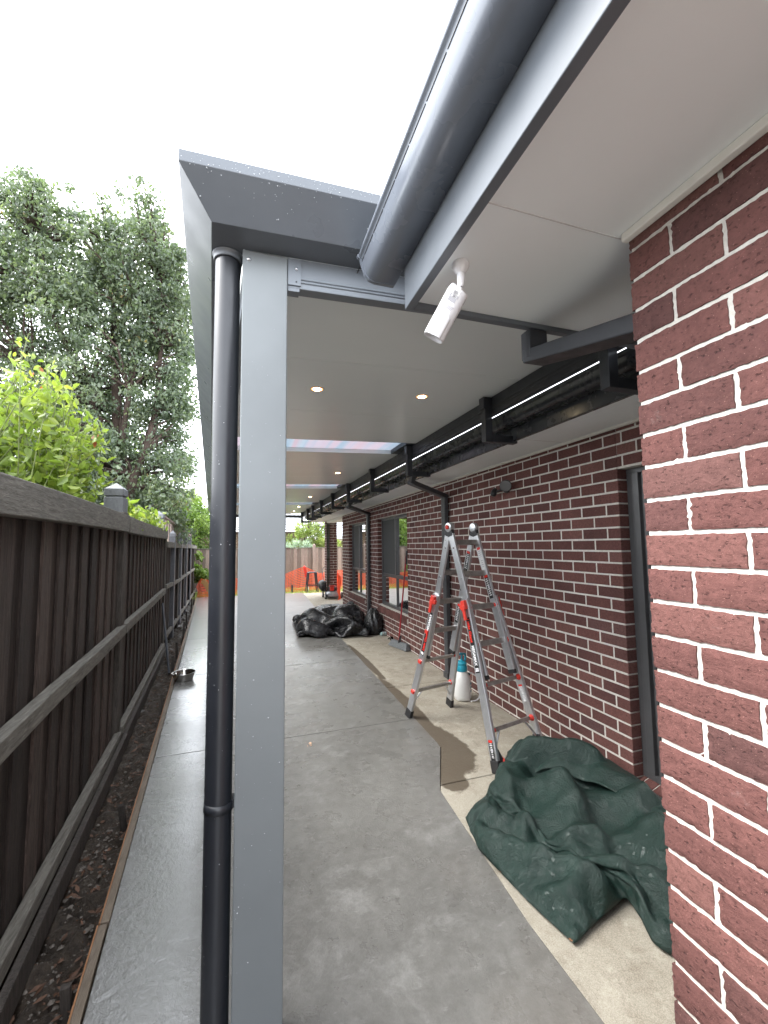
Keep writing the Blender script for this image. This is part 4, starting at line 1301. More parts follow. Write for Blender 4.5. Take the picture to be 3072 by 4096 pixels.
# bright lime shrub just over the fence
t = thing('lime_shrub', 'bright lime green leafy shrub with red new tips just over the fence', 'shrub', (-1.75, 4.2, G))
stems = MB(); LP = []; LT = []; LS = []
def shr_top(x):
    return float(np.interp(x, [-2.9, -2.2, -1.95, -1.75, -1.55, -1.42, -1.3, -1.18, -1.02], [.9, 1.18, 1.30, 1.33, 1.55, 1.50, 1.22, 1.02, .62]))
for k in range(165):
    bx = random.uniform(-2.5, -1.25); by = random.uniform(3.5, 4.2)
    tx = random.uniform(-2.85, -1.02); ty = by + random.uniform(-.2, .2)
    if tx > FX(ty) - .22: tx = min(tx, FX(ty) - .02 if random.random() < .25 else FX(ty) - .2)
    tz = shr_top(tx) * random.choice([1, 1, .9, .75, .55, .4]) + random.uniform(-.05, .02)
    b = Vector((bx, by, min(-.3, tz - .5))); e = Vector((tx, ty, tz)); m = b.lerp(e, .5) + Vector((random.uniform(-.08, .08), random.uniform(-.08, .08), .08))
    path = [b.lerp(m, u / 4).lerp(m.lerp(e, u / 4), u / 4) for u in range(5)]
    stems.tube(path, [.006, .005, .0045, .004, .0025], 5, 0)
    red = random.random() < .07 and tz > shr_top(tx) * .82
    nl = 46
    for j in range(nl):
        u = .12 + .88 * j / nl; i = min(3, int(u * 4)); q = path[i].lerp(path[i + 1], u * 4 - i)
        LP.append(tuple(q + Vector((random.gauss(0, .028), random.gauss(0, .028), random.gauss(0, .02)))))
        LS.append(random.uniform(.055, .105) * (1 - .35 * max(0, u - .8) / .2))
        LT.append(random.uniform(.95, 1.0) if red and u > .93 else random.random() * .55 + .38 * u)
P = np.array(LP); V, F, kf = leaves(P, np.array(LS), .52, -.25, 'leaf')
link_mesh('foliage', V, F, M_LEAFLIME, t, tone=np.repeat(np.array(LT), kf))
stems.build('stem', M_STEM, t)
# small shoots leaning over the fence between the two grey post caps
t = thing('fence_shoots', 'pale green shoots leaning over the fence rail between the grey post caps', 'plant', (-1.4, 6.0, G))
LP = []; LS = []; st = MB()
for k in range(16):
    y = random.uniform(5.0, 7.2); x = FX(y) - random.uniform(.1, .3); z = random.uniform(.28, .52)
    st.tube([(x, y, -.3), (x + .02, y, z * .5), (x + random.uniform(-.05, .14), y + random.uniform(-.1, .1), z)], [.007, .006, .003], 5, 0)
    for j in range(26):
        LP.append((x + random.gauss(.03, .08), y + random.gauss(0, .10), z - abs(random.gauss(0, .09)))); LS.append(random.uniform(.06, .12))
V, F, kf = leaves(np.array(LP), np.array(LS), .5, .1, 'leaf'); link_mesh('foliage', V, F, M_LEAFLIME, t, tone=np.repeat(RNG.random(len(LP)) * .9, kf))
st.tube([(FX(y_) - .2, y_, -.3) for y_ in np.linspace(4.95, 7.25, 8)], .02, 6, 0)
st.build('stem', M_STEM, t)

def round_crown(cx, cy, cz, rx, ry, rz, n, r0, r1):
    out = []
    for k in range(n):
        d = RNG.standard_normal(3); d /= np.linalg.norm(d); q = RNG.random() ** .45
        r = random.uniform(r0, r1)
        out.append(((cx + d[0] * rx * q, cy + d[1] * ry * q, cz + d[2] * rz * q), (r, r, r * .85), 1.0))
    return out
tree('bright_tree', 'bright yellow green tree far behind the side fence, beside the grey roof edge', 'tree', (-3.0, 21, G), round_crown(-2.7, 21, .5, 1.7, 1.6, 2.2, 150, .25, .5), 90, .13, M_LEAFMID, [([(-3.0, 21, G - .1), (-3.0, 21, .5), (-2.8, 21, 2)], [.14, .1, .04])], .45, .3, 'leaf')
tree('olive_tree', 'olive green tree with reddish patches farther back behind the bright yellow green tree', 'tree', (-4.6, 26, G), round_crown(-4.2, 26, 1.2, 2.2, 1.8, 2.9, 150, .3, .6), 80, .16, M_LEAFPALE, [([(-4.6, 26, G - .1), (-4.5, 26, .8), (-4.2, 26, 2.6)], [.16, .12, .05])], .45, .3, 'leaf')
tree('yard_tree', 'mid green tree behind the side fence left of the bright yellow green tree', 'tree', (-5.2, 17.5, G), round_crown(-5.2, 17.5, 1.8, 2.2, 1.8, 3.0, 170, .3, .55), 90, .13, M_LEAFMID, [([(-5.2, 17.5, G - .1), (-5.2, 17.5, 1.0), (-5.1, 17.5, 3.2)], [.15, .11, .05])], .45, .3, 'leaf')
tree('garden_tree', 'dense green garden tree at the back left, mirrored in the house windows', 'tree', (-7.8, 20.5, G), round_crown(-7.8, 20.5, 2.2, 2.6, 2.0, 3.6, 170, .35, .6), 90, .15, M_LEAFPALE, [([(-7.8, 20.5, G - .1), (-7.8, 20.5, 1.2), (-7.6, 20.5, 3.6)], [.18, .13, .05])], .45, .3, 'leaf')
# light tree with upright tips over the back fence
cl = []
for k in range(70):
    x = random.gauss(2.75, .62); h = max(.15, 1.05 - abs(x - 2.7) * .55) * random.uniform(.55, 1.1)
    cl.append(((x, 19.2 + random.uniform(-.5, .5), -.3 + (h + .35) * random.random()), (.15, .15, .24), 1.0))
for k in range(22):
    x = random.uniform(1.9, 3.7)
    cl.append(((x, 19.2, random.uniform(.5, 1.15) - abs(x - 2.7) * .25), (.06, .06, .22), .45))
tree('young_tree', 'young light green tree with spiky tips rising over the back fence', 'tree', (2.7, 19.2, G), cl, 46, .13, M_LEAFPALE, [([(2.7, 19.2, G - .1), (2.7, 19.2, -.2), (2.75, 19.2, .7)], [.06, .045, .02])], .32, -.6, 'leaf', None, .5, True, .06)
cl = [((random.uniform(1.4, 2.75), 18.55 + random.uniform(-.2, .25), -.42 + (.72 - abs(x_ - .35) * .5) * random.random()), (.16, .16, .13), 1.0) for x_ in [random.random() for _ in range(60)]]
tree('silver_shrub', 'silvery grey green shrub low behind the back fence under the young tree', 'shrub', (2.0, 18.6, G), cl, 60, .10, M_LEAFSILVER, None, .25, -.3, 'leaf')
# climber in the corner where the two fences meet
cl = [((-1.72 + random.gauss(0.05, .10), random.uniform(16.6, 17.6), z), (.12, .16, .13), 1.0) for z in (-.25, -.4, -.62, -.75, -.9, -.98, -1.05, -1.15, -1.2)]
cl += [((-1.5 + random.gauss(0, .16), 17.2, random.uniform(-1.3, -.85)), (.15, .16, .13), 1.0) for _ in range(8)]
tree('corner_creeper', 'leafy green creeper in the far left corner where the fences meet', 'plant', (-1.7, 17.2, G), cl, 46, .12, M_LEAFMID, [([(-1.66, 17.2, G - .05), (-1.68, 17.2, -.8), (-1.7, 17.2, -.25)], [.02, .015, .008])], .8, .3, 'leaf', None, .5, False)
# packed cloth grids: (rows, columns), lowest corner, highest corner, then x, y and z as row-wise differences
GREEN_TARP = ((50, 52), [1.2491, 1.3605, -1.694], [2.42, 2.8609, -1.3699], [
33,-2,-2,-2,-2,-2,-2,-2,-2,-2,-2,-2,-3,-2,-2,-2,-1,1,1,1,1,1,1,1,1,1,1,1,1,1,1,1,1,1,1,1,1,1,2,2,1,2,2,2,2,1,2,2,2,2,1,2,39,1,-7,-3,3,-13,6,-7,-6,-3,0,9,-1,-9,2,-11,2,5,-7,7,3,-5,
7,-1,7,-3,7,3,2,0,2,-1,5,-1,3,2,-2,3,-2,3,-1,6,2,4,4,1,1,1,0,3,3,-1,45,-4,3,-8,3,-11,1,4,-5,-6,-5,-3,3,4,-8,2,-11,1,3,-1,2,6,0,2,1,7,2,1,7,6,2,3,-1,4,0,1,2,0,0,-1,0,2,8,4,4,4,0,-2,
2,0,1,2,51,-3,-1,1,-5,-4,-5,5,-5,2,0,-8,-5,0,-2,-2,-4,1,2,1,1,3,5,-1,3,3,2,3,9,-4,5,5,4,0,7,1,2,2,-1,0,1,0,-1,2,3,3,4,6,0,5,2,-2,57,2,-5,-1,1,-7,2,-6,2,0,2,-5,-3,-2,0,-2,-2,0,0,1,
1,2,1,3,2,0,2,4,1,6,2,6,0,5,2,5,3,3,-1,4,1,0,0,0,1,2,4,2,4,2,4,1,63,-3,1,2,0,-1,-8,2,-2,4,1,0,-8,-5,-1,1,-1,-2,3,1,3,3,1,4,1,1,4,0,2,2,1,2,1,4,4,5,4,2,7,-4,7,2,0,0,0,2,2,2,3,4,4,1,
70,1,-3,3,-1,-1,-1,1,-1,-3,4,-4,-1,2,-6,-3,-5,0,1,5,0,2,2,4,3,4,3,4,2,2,2,2,1,3,1,3,1,4,6,1,6,0,5,1,0,2,1,3,2,2,3,2,76,1,-1,1,1,0,3,-1,-1,2,-1,2,-4,-2,4,-5,-4,-2,-2,-3,0,1,0,2,2,2,
5,5,6,-2,8,6,5,3,4,3,3,1,0,4,3,5,3,3,0,2,1,2,3,2,3,1,82,2,0,1,2,1,3,0,1,1,0,1,0,-3,-1,2,-7,-3,3,-2,1,-2,0,0,1,-1,0,0,2,3,4,6,6,1,10,6,6,5,4,4,3,4,2,3,1,2,3,0,2,3,0,3,88,1,3,1,3,2,
2,1,2,-2,3,-1,-3,5,2,-1,-4,0,-1,-2,3,-2,1,0,0,1,-1,-2,-1,0,-1,3,3,3,5,6,9,7,7,7,5,6,4,4,3,2,2,1,1,1,3,1,95,2,1,3,2,6,-5,-1,2,7,-2,-1,0,3,3,2,0,3,-5,3,1,1,0,-1,-3,6,-8,3,-2,1,3,0,0,
0,1,1,2,7,7,6,6,9,12,5,4,6,4,2,2,2,0,0,101,3,2,2,2,3,3,-2,2,1,2,1,2,3,3,1,-1,1,4,-2,3,2,1,-2,1,-3,1,-3,3,-4,1,5,0,0,4,-1,2,2,4,7,7,2,5,4,4,3,10,12,5,4,2,-2,108,4,2,2,2,3,0,3,2,3,0,
3,2,0,3,1,1,3,1,2,4,2,-2,2,0,0,0,-2,3,-1,2,0,0,1,1,3,-1,-3,7,6,8,4,3,4,4,4,6,6,5,3,5,6,114,3,2,4,4,4,2,2,3,3,1,2,4,-2,4,1,1,3,0,4,4,-2,1,1,1,0,-1,2,0,1,2,-1,2,1,3,0,0,-2,4,-7,-4,5,
5,10,15,6,10,4,7,4,8,2,120,4,2,4,0,5,6,2,2,-3,7,-2,6,3,-3,2,7,2,0,3,0,2,2,2,-2,-3,4,1,1,1,1,-2,1,-1,-1,0,3,3,-3,-3,-7,4,9,12,17,8,14,-2,-3,8,11,-3,127,2,3,3,3,2,4,6,-3,4,5,-2,6,4,
-2,-3,1,12,2,-5,4,5,3,0,-2,-6,-3,3,9,2,4,-6,-4,0,2,2,-6,4,-1,-2,8,3,9,10,14,9,9,-5,-3,0,1,6,133,4,0,2,5,3,5,3,1,3,0,1,-3,1,11,-2,-5,4,13,-2,-7,5,6,5,0,-3,-14,-2,8,8,8,0,-4,-4,-1,1,
0,-5,0,8,6,8,7,9,12,7,7,1,-7,-5,11,-8,139,1,4,3,3,3,4,5,0,4,1,-1,1,-1,0,6,-2,-5,10,9,-12,-4,7,4,-2,0,-2,-9,2,8,6,2,4,3,-1,-4,0,0,-9,12,1,8,16,9,6,6,8,0,-8,7,-2,-9,145,3,4,0,1,9,2,
-8,12,-5,5,2,4,2,-5,1,-1,-2,2,10,-2,-12,1,3,4,7,-3,-5,-6,4,9,-1,2,6,1,2,-7,-1,-4,4,14,5,13,3,8,4,6,6,-1,-14,1,-4,150,1,5,6,-8,5,0,-4,3,10,-7,10,-4,9,3,2,-2,-3,1,3,1,-8,-8,12,7,6,
-5,-4,-2,4,8,-4,-4,5,1,3,-2,-11,6,10,9,8,9,-1,2,2,5,4,-4,-12,-3,3,156,5,4,-4,3,-9,1,3,5,-3,2,1,8,-2,4,6,-2,0,4,6,0,-8,-11,0,10,10,1,-9,-9,5,15,1,0,2,3,0,-7,-12,3,15,12,17,9,-4,-2,
-4,0,-3,3,-6,-7,-2,162,-1,7,2,-7,-3,4,4,-2,3,4,-1,3,5,1,4,-1,2,4,3,-4,-10,-2,0,1,4,8,-3,-5,0,2,15,2,0,-4,-2,2,-8,-2,11,14,13,17,-3,-2,-4,0,-4,-7,0,-6,-3,168,-3,-2,8,-4,3,0,4,2,2,2,
3,3,2,3,3,-3,0,4,-4,-3,-1,0,1,1,1,1,2,0,1,2,4,9,-4,0,-1,-2,2,-1,4,7,11,16,6,-5,-5,-3,-3,-2,-7,-5,1,173,1,-2,-2,6,2,5,2,3,1,3,2,5,5,2,2,-4,-4,0,0,0,0,-1,1,1,2,0,2,1,-1,4,5,4,3,-3,
-2,-2,2,1,2,2,3,11,11,4,-4,-3,-2,-3,-8,-3,1,179,3,2,-1,5,3,2,4,2,1,4,4,5,5,0,3,-3,-1,1,-2,-1,-1,-1,2,2,1,0,2,1,-1,2,7,4,2,0,-2,-2,2,3,0,1,1,10,9,4,-1,-1,-6,-4,-4,-3,1,185,6,-1,2,5,
2,6,2,1,3,4,7,2,2,9,5,-6,0,0,-1,-2,-1,-2,1,2,2,1,1,1,1,1,2,7,6,0,-2,-2,0,2,2,2,2,-2,5,6,2,3,-1,-5,-4,-4,1,191,4,6,2,4,-1,5,3,4,6,4,6,5,2,7,3,-5,4,0,-1,-1,-3,-2,1,2,2,2,0,1,2,1,1,4,
5,5,1,-3,-1,1,1,3,2,0,-1,0,-1,4,0,5,-9,3,-1,196,10,2,5,2,6,1,4,5,6,5,4,3,11,3,4,-2,1,1,-1,-1,-3,-1,0,1,1,2,1,1,1,2,1,2,2,7,3,-1,0,0,1,1,3,1,1,-4,-1,-3,0,-1,7,-4,3,202,7,9,1,7,-1,7,
1,6,5,9,4,10,5,5,5,0,0,1,0,-2,-2,-2,0,0,2,2,1,1,1,0,3,1,3,1,7,3,-1,0,0,0,3,3,2,-4,-2,0,-3,-2,0,4,1,208,10,1,9,0,8,0,7,6,9,9,5,9,6,6,7,-2,1,0,0,-2,-1,-2,-2,1,1,2,2,1,0,1,2,2,-1,2,5,
6,2,0,0,0,1,3,3,-1,-2,-2,-3,-1,-1,-1,3,214,4,10,1,10,1,7,7,8,7,8,9,8,7,6,7,-1,1,0,0,-1,-1,-1,0,-1,0,3,2,1,-1,3,-1,3,0,-1,4,5,5,1,2,-1,0,2,3,2,-2,-3,-3,-1,-1,-1,1,219,9,0,11,3,8,5,
11,8,9,7,9,9,4,10,6,0,0,1,0,-1,0,0,0,-1,-1,2,2,2,1,-1,3,0,0,-1,0,5,4,5,3,1,0,-1,2,3,2,-3,-2,-4,-1,0,-2,225,2,8,6,12,6,8,8,9,10,8,7,8,9,7,8,0,3,0,-1,1,0,1,0,-1,0,1,1,2,2,0,0,1,-1,
-1,-1,1,5,3,6,2,4,-3,0,2,3,3,-6,-2,-4,1,-2,231,4,8,10,7,9,5,11,10,9,10,9,8,9,7,7,1,0,5,-3,4,0,0,1,-1,0,1,0,2,1,1,2,2,-4,-1,-1,-1,1,3,5,8,1,4,-3,-1,1,4,3,-4,-5,-2,-3,237,9,3,13,9,4,
6,11,12,9,9,11,11,8,9,7,0,3,0,2,3,0,1,2,0,0,-2,1,3,1,2,1,1,-2,-1,-3,0,-2,4,1,8,2,4,3,-2,-1,0,3,1,-6,-1,-5,242,4,10,3,11,10,11,11,10,12,9,11,10,11,10,7,1,2,0,2,2,2,1,2,2,-2,0,1,2,2,
2,3,0,-1,-4,-3,-1,0,-1,2,2,3,6,4,3,-1,-1,0,1,3,-11,-2,248,6,5,7,11,10,10,13,12,13,10,10,10,10,8,6,7,2,2,2,1,2,5,0,3,-1,2,0,-1,2,4,1,3,-4,-1,-5,-1,-2,-1,0,2,3,3,4,4,5,-2,0,-2,0,1,
-10,254,10,5,5,11,12,6,9,13,13,11,11,8,12,9,8,4,3,9,3,2,2,1,3,5,1,0,1,-1,2,3,2,3,-2,-2,-4,-2,-4,0,-1,0,1,5,0,5,4,4,0,-2,-1,1,-11,259,12,7,8,6,13,10,3,13,8,15,10,12,10,8,10,7,2,5,9,
5,2,2,2,4,1,5,-1,1,0,2,3,4,-1,-1,-5,-1,-2,-4,-1,-2,1,1,1,4,6,4,-5,6,0,-2,-11,265,7,14,8,3,12,15,5,6,12,14,11,10,10,14,8,8,3,4,5,8,1,8,1,4,2,2,2,2,2,0,3,4,-2,1,-1,-4,-2,-3,-2,-2,-1,
0,0,3,2,4,4,-5,7,-10,-3,270,8,9,13,6,16,7,13,8,10,11,10,13,11,13,10,2,3,5,6,4,3,7,5,7,2,2,1,4,1,2,3,2,-1,0,0,-1,-4,-3,-3,-1,-2,-1,-2,2,2,3,3,1,-5,6,-11,276,12,7,10,11,8,13,16,8,12,
11,11,12,13,12,12,-1,2,4,5,5,5,4,6,7,5,1,2,2,3,2,3,2,-1,-1,2,-1,-2,-4,-2,-3,-2,-1,-4,0,1,2,3,3,-1,-5,-4,282,15,9,10,6,11,15,14,14,11,10,10,13,13,15,10,0,2,3,6,0,4,5,7,4,6,6,1,2,2,
3,4,2,-2,-1,1,0,-1,-3,-1,-1,-4,-3,-3,-3,0,1,3,2,1,-2,-7,286,15,12,7,14,10,15,15,13,13,11,8,13,14,15,11,1,4,0,3,2,4,4,6,6,4,6,4,1,2,3,3,3,-2,-1,-1,1,0,0,-3,-1,-6,2,-6,-1,-4,0,1,3,1,
-1,-7,291,16,13,12,12,10,11,17,16,17,9,5,15,15,16,11,0,4,2,2,5,2,1,4,8,4,5,3,5,1,2,3,3,-1,-1,-2,1,-1,3,1,-4,-3,-3,-4,-3,-1,-5,0,2,3,-6,-2,295,15,17,16,12,13,10,12,14,18,7,11,16,16,
18,9,1,3,1,5,2,2,6,3,5,3,6,3,4,2,3,1,4,-1,-1,-2,-1,-2,3,3,-1,-4,-6,-7,3,-1,-4,-1,-2,0,1,-5,300,16,14,15,16,8,15,17,16,10,8,18,16,16,16,14,0,1,4,2,3,4,3,3,5,3,6,3,3,4,2,2,2,-1,0,-1,
-2,-4,1,4,2,0,-3,-6,-9,3,-2,-6,2,-2,-3,-2,304,14,16,15,17,15,16,8,17,10,16,15,19,16,15,11,7,1,3,-2,8,3,2,4,3,3,6,-1,3,8,2,3,1,-1,-1,1,-5,-2,1,0,-5,7,0,-3,-9,-4,-2,3,-8,5,-4,-4,309,
13,18,10,17,20,16,10,15,18,11,19,17,12,18,12,7,-7,12,-2,4,7,5,4,3,-1,9,-2,1,4,11,-8,4,6,-8,4,-1,-6,1,1,-5,0,-3,1,3,-11,0,-5,4,-7,7,-9,313,16,16,16,16,16,16,15,15,15,15,14,15,15,15,
12,4,5,4,5,4,5,4,4,5,2,3,2,3,2,3,2,3,-1,-1,-1,-1,-1,-1,-2,-1,-1,-1,-3,-2,-2,-2,-2,-2,-2,-3,-2,441,-7,-7,-6,-7,-7,-7,-7,-7,-7,-7,-7,-7,-6,-7,-7,-7,-7,-7,-7,-7,-7,-7,-7,-7,-7,-7,-8,
-7,-7,-7,-7,-7,-7,-7,-7,-7,-7,-7,-7,-7,-7,-7,-7,-7,-7,-6,-7,-7,-7,-7,-7,444,-8,0,-9,-7,-5,-5,-6,-8,-7,-8,-5,-9,-5,-8,-6,-8,-7,-10,-6,-7,-10,-6,-8,-6,-8,-5,-8,-7,-7,-8,-8,-5,-8,-7,
-8,-6,-8,-6,-8,-7,-5,-7,-5,-7,-7,-8,-9,-8,-8,-8,-5,447,-6,-7,0,-7,-7,-7,-4,-7,-3,-5,-9,-7,-8,-7,-7,-8,-8,-8,-10,-8,-6,-9,-8,-8,-6,-8,-8,-5,-6,-8,-8,-8,-5,-8,-8,-8,-3,-8,-8,-8,-8,
-2,-7,-6,-7,-7,-9,-8,-8,-8,-8,451,-4,-7,-7,1,-7,-8,-5,-8,-5,-6,1,-8,-6,-8,-8,-10,-8,-8,-9,-9,-8,-7,-9,-8,-8,-8,-8,-4,-11,-7,-7,-7,-8,-5,-8,-8,-7,-8,-7,-5,-8,-8,-8,-7,-7,-7,-5,-9,
-4,-8,-7,454,-6,-3,-7,-7,1,-7,-8,-6,-2,-6,-2,-7,-7,-6,-7,-8,-9,-9,-8,-8,-9,-9,-7,-9,-10,-8,-8,-9,-6,-9,-6,-9,-7,-8,-6,-7,-8,-8,-7,-8,-7,-7,-7,-8,-8,-7,-9,-7,-7,-7,-1,457,-2,-5,-7,
-6,-4,-4,-6,-8,-2,-4,-7,-5,-7,-6,-7,-8,-8,-8,-8,-7,-8,-9,-8,-8,-9,-8,-9,-8,-9,-9,-8,-10,-7,-7,-7,-7,-8,-6,-10,-6,-8,-7,-7,-8,-6,-5,-7,-7,-8,-7,-5,460,-7,2,-6,-4,-5,-5,-7,-7,-8,-3,
-7,-6,-3,-6,-7,-8,-9,-8,-7,-9,-8,-8,-8,-8,-7,-8,-8,-8,-9,-8,-9,-9,-8,-8,-8,-10,-7,-6,-9,-6,-10,-5,-8,-8,-5,-9,-3,-5,-6,-8,-8,463,-6,2,-4,-5,-6,-6,-5,-6,-7,-8,-4,-8,-6,-4,-7,-6,-9,
-8,-9,-9,-8,-9,-8,-8,-9,-8,-8,-7,-9,-6,-7,-7,-8,-8,-8,-8,-9,-10,-8,-8,-7,-8,-7,-9,-7,-7,-7,-2,-7,-4,-9,466,-6,-6,4,-4,-6,-6,-5,-6,-7,-7,-7,-7,-7,-7,-1,-10,-9,-4,-10,-8,-10,-8,-9,
-9,-9,-9,-8,-9,-8,-8,-7,-7,-8,-6,-7,-6,-8,-8,-8,-8,-8,-10,-8,-9,-8,-5,-9,-7,-1,-9,-3,468,-4,-5,-5,3,-4,-6,-6,-6,-6,-8,-7,-6,-5,-7,-9,-7,-4,-9,-9,-6,-10,-8,-10,-8,-9,-9,-10,-9,-9,
-9,-8,-9,-8,-7,-7,-6,-7,-6,-7,-7,-7,-8,-9,-8,-9,-8,-8,-8,-7,-3,-2,471,-3,-5,-5,-5,1,-5,-7,-6,-4,-6,-6,-7,-6,-7,-7,-8,-8,-8,-5,-9,-8,-9,-9,-9,-8,-11,-7,-10,-8,-8,-10,-9,-9,-9,-9,-9,
-7,-8,-6,-8,-5,-4,-7,-8,-7,-9,-9,-7,-7,-1,-6,473,-5,-1,-5,-4,-5,-5,-3,-5,-4,-7,-7,-6,-4,-6,-7,-8,-9,-8,-9,-8,-7,-9,-8,-8,-9,-8,-11,-5,-11,-9,-8,-10,-9,-6,-11,-9,-9,-9,-7,-5,-8,-8,
-8,-8,-8,-6,-2,-7,-8,-9,0,476,-6,-4,0,-5,-3,-3,-6,-5,-7,-6,-7,-2,-7,-7,-6,-8,-8,-9,-6,-7,-9,-8,-9,-9,-9,-9,-7,-9,-7,-9,-10,-9,-7,-10,-8,-10,-10,-4,-7,-8,-9,-10,-8,-9,-8,1,-5,-8,-8,
-8,-5,478,-5,-2,-5,-1,-6,-6,0,-7,-6,-7,-6,-6,-1,-7,-7,-8,-9,-4,-10,-8,-7,-9,-10,-6,-6,-11,-9,-7,-10,-9,-9,-8,-9,-9,-10,-9,-8,-6,-7,-11,-10,-10,-7,-5,-2,-4,-6,-7,-8,-8,-9,481,-4,-5,
-2,-6,-5,1,-6,-7,-7,-3,-6,-7,-7,-3,-7,-7,-10,-10,-3,-7,-10,-10,-10,-8,-9,-5,-7,-11,-8,-10,-8,-10,-8,-10,-10,-9,-10,-9,-10,-7,-11,-6,-3,-6,2,-10,-9,-9,-8,-9,-9,483,-5,-2,-5,-6,-1,
-5,-3,-6,-7,-7,-6,-3,-8,-8,-4,-10,-5,-10,-9,-6,-8,-10,-10,-10,-9,-5,-7,-10,-9,-11,-7,-10,-10,-12,-8,-8,-10,-12,-5,-11,-6,-6,-6,0,-9,-9,-10,-13,-8,-7,-10,486,-5,-5,-5,-1,-5,-1,-6,
-7,-6,-5,-7,-8,-7,-5,-9,-8,-10,-5,-10,-7,-8,-9,-10,-10,-10,-6,-11,-8,-9,-9,-11,-8,-11,-11,-8,-8,-8,-7,-12,-6,-9,-3,-11,-6,-8,-11,-9,-11,-10,-8,-8,489,-3,-6,-5,-5,-1,-4,-4,-7,-7,-8,
-8,-6,-5,-8,-7,-10,-10,-7,-8,-9,-6,-11,-8,-11,-12,-7,-8,-10,-8,-9,-11,-9,-11,-13,-11,-8,-8,-7,-13,-5,-2,-13,-7,-7,-14,-9,-11,-9,-10,-6,-9,493,-5,-3,-5,-5,-2,-5,-6,-4,-9,-6,-8,-6,
-8,-6,-9,-9,-10,-12,-7,-9,-7,-10,-9,-7,-12,-10,-8,-13,-8,-10,-11,-8,-11,-14,-11,-8,-8,-5,-10,-12,-9,-7,-10,-11,-9,-10,-9,-10,-4,-12,-8,496,-4,-4,-6,0,-4,-6,-6,-8,-6,-8,-6,-9,-4,-8,
-9,-10,-11,-10,-11,-8,-8,-10,-6,-11,-7,-10,-11,-12,-9,-11,-11,-11,-11,-11,-11,-12,-9,-12,-11,-3,-7,-12,-8,-13,-9,-12,-7,-9,-6,-8,-13,500,-4,-5,-3,-5,-1,-6,-7,-7,-7,-8,-8,-6,-8,-8,
-7,-11,-12,-9,-11,-12,-7,-6,-12,-11,-10,-9,-9,-12,-10,-9,-12,-10,-12,-10,-15,-6,-15,-11,-12,-5,-4,-9,-12,-12,-11,-13,-11,-8,-3,-13,-9,503,-4,-3,-6,0,-3,-7,-7,-6,-9,-9,-6,-9,-7,-7,
-9,-12,-10,-11,-11,-9,-6,-12,-10,-13,-11,-9,-11,-9,-13,-11,-7,-11,-13,-15,-12,-7,-12,-15,-10,-8,-5,-9,-12,-13,-12,-13,-11,-7,-2,-13,-10,506,-1,-6,-2,-1,-7,-4,-7,-8,-9,-7,-8,-7,-9,
-8,-9,-9,-12,-11,-9,-10,-12,-11,-12,-12,-12,-12,-10,-6,-12,-13,-12,-7,-14,-13,-12,-11,-6,-15,-12,-12,-10,-7,-11,-15,-10,-5,-10,-12,-10,-11,-11,510,-7,2,-1,-6,-4,-5,-7,-9,-9,-5,-10,
-6,-8,-8,-8,-11,-10,-11,-12,-12,-12,-12,-12,-12,-12,-11,-11,-5,-14,-11,-10,-13,-10,-15,-13,-10,-7,-12,-13,-15,-14,-10,-10,-12,-8,-5,-12,-13,-10,-12,-10,513,-2,-5,3,-4,-6,-6,-7,-8,
-6,-9,-7,-7,-8,-7,-8,-12,-12,-12,-11,-13,-12,-13,-12,-12,-12,-13,-8,-10,-10,-13,-8,-11,-13,-13,-12,-12,-10,-9,-12,-13,-14,-6,-8,-13,-12,-12,-13,-12,-12,-12,-9,517,-6,2,-6,1,-6,-4,
-4,-8,-8,-9,-7,-7,-8,-6,-9,-14,-12,-12,-12,-13,-13,-12,-13,-12,-12,-12,-12,-9,-10,-11,-12,-8,-8,-12,-15,-14,-11,-12,-10,-11,-11,-15,-10,-11,-12,-12,-11,-14,-12,-13,-7,520,-2,-6,0,
-6,4,-4,-5,-9,-7,-10,-6,-8,-6,-7,-9,-15,-13,-12,-13,-13,-14,-12,-13,-12,-12,-13,-13,-11,-8,-11,-11,-12,-8,-10,-11,-15,-14,-12,-12,-10,-10,-14,-14,-13,-13,-11,-12,-11,-12,-7,-12,
523,-4,1,-7,3,-6,2,-8,-8,-6,-7,-7,-8,-6,-8,-9,-14,-13,-14,-14,-14,-13,-12,-13,-14,-12,-13,-13,-12,-11,-9,-10,-13,-11,-8,-10,-14,-13,-13,-12,-13,-10,-11,-13,-16,-13,-14,-13,-13,-7,
-13,-7,527,0,-5,-1,-3,1,-5,-3,-7,-7,-6,-9,-7,-6,-9,-9,-14,-14,-14,-13,-15,-14,-14,-12,-14,-13,-13,-12,-14,-10,-13,-8,-11,-12,-13,-7,-10,-15,-14,-13,-13,-11,-10,-11,-16,-15,-13,-14,
-14,-12,-4,-11,530,-3,3,-5,2,-5,1,-5,-8,-8,-7,-7,-7,-6,-10,-8,-14,-14,-15,-15,-14,-14,-13,-15,-14,-12,-13,-13,-13,-14,-11,-10,-10,-13,-13,-9,-8,-12,-14,-15,-13,-12,-11,-10,-13,-16,
-15,-15,-13,-13,-10,-6,533,3,-3,1,-3,1,-5,-4,-8,-7,-8,-7,-6,-9,-7,-9,-15,-13,-16,-14,-13,-14,-17,-11,-16,-14,-13,-12,-14,-16,-9,-15,-8,-11,-14,-11,-10,-9,-13,-13,-15,-13,-12,-11,
-10,-15,-13,-16,-14,-15,-6,-11,537,1,2,-2,1,-4,-1,-5,-8,-7,-8,-7,-8,-6,-6,-10,-13,-15,-15,-15,-14,-14,-15,-14,-14,-15,-13,-13,-13,-14,-16,-9,-13,-10,-12,-14,-9,-12,-10,-11,-13,-15,
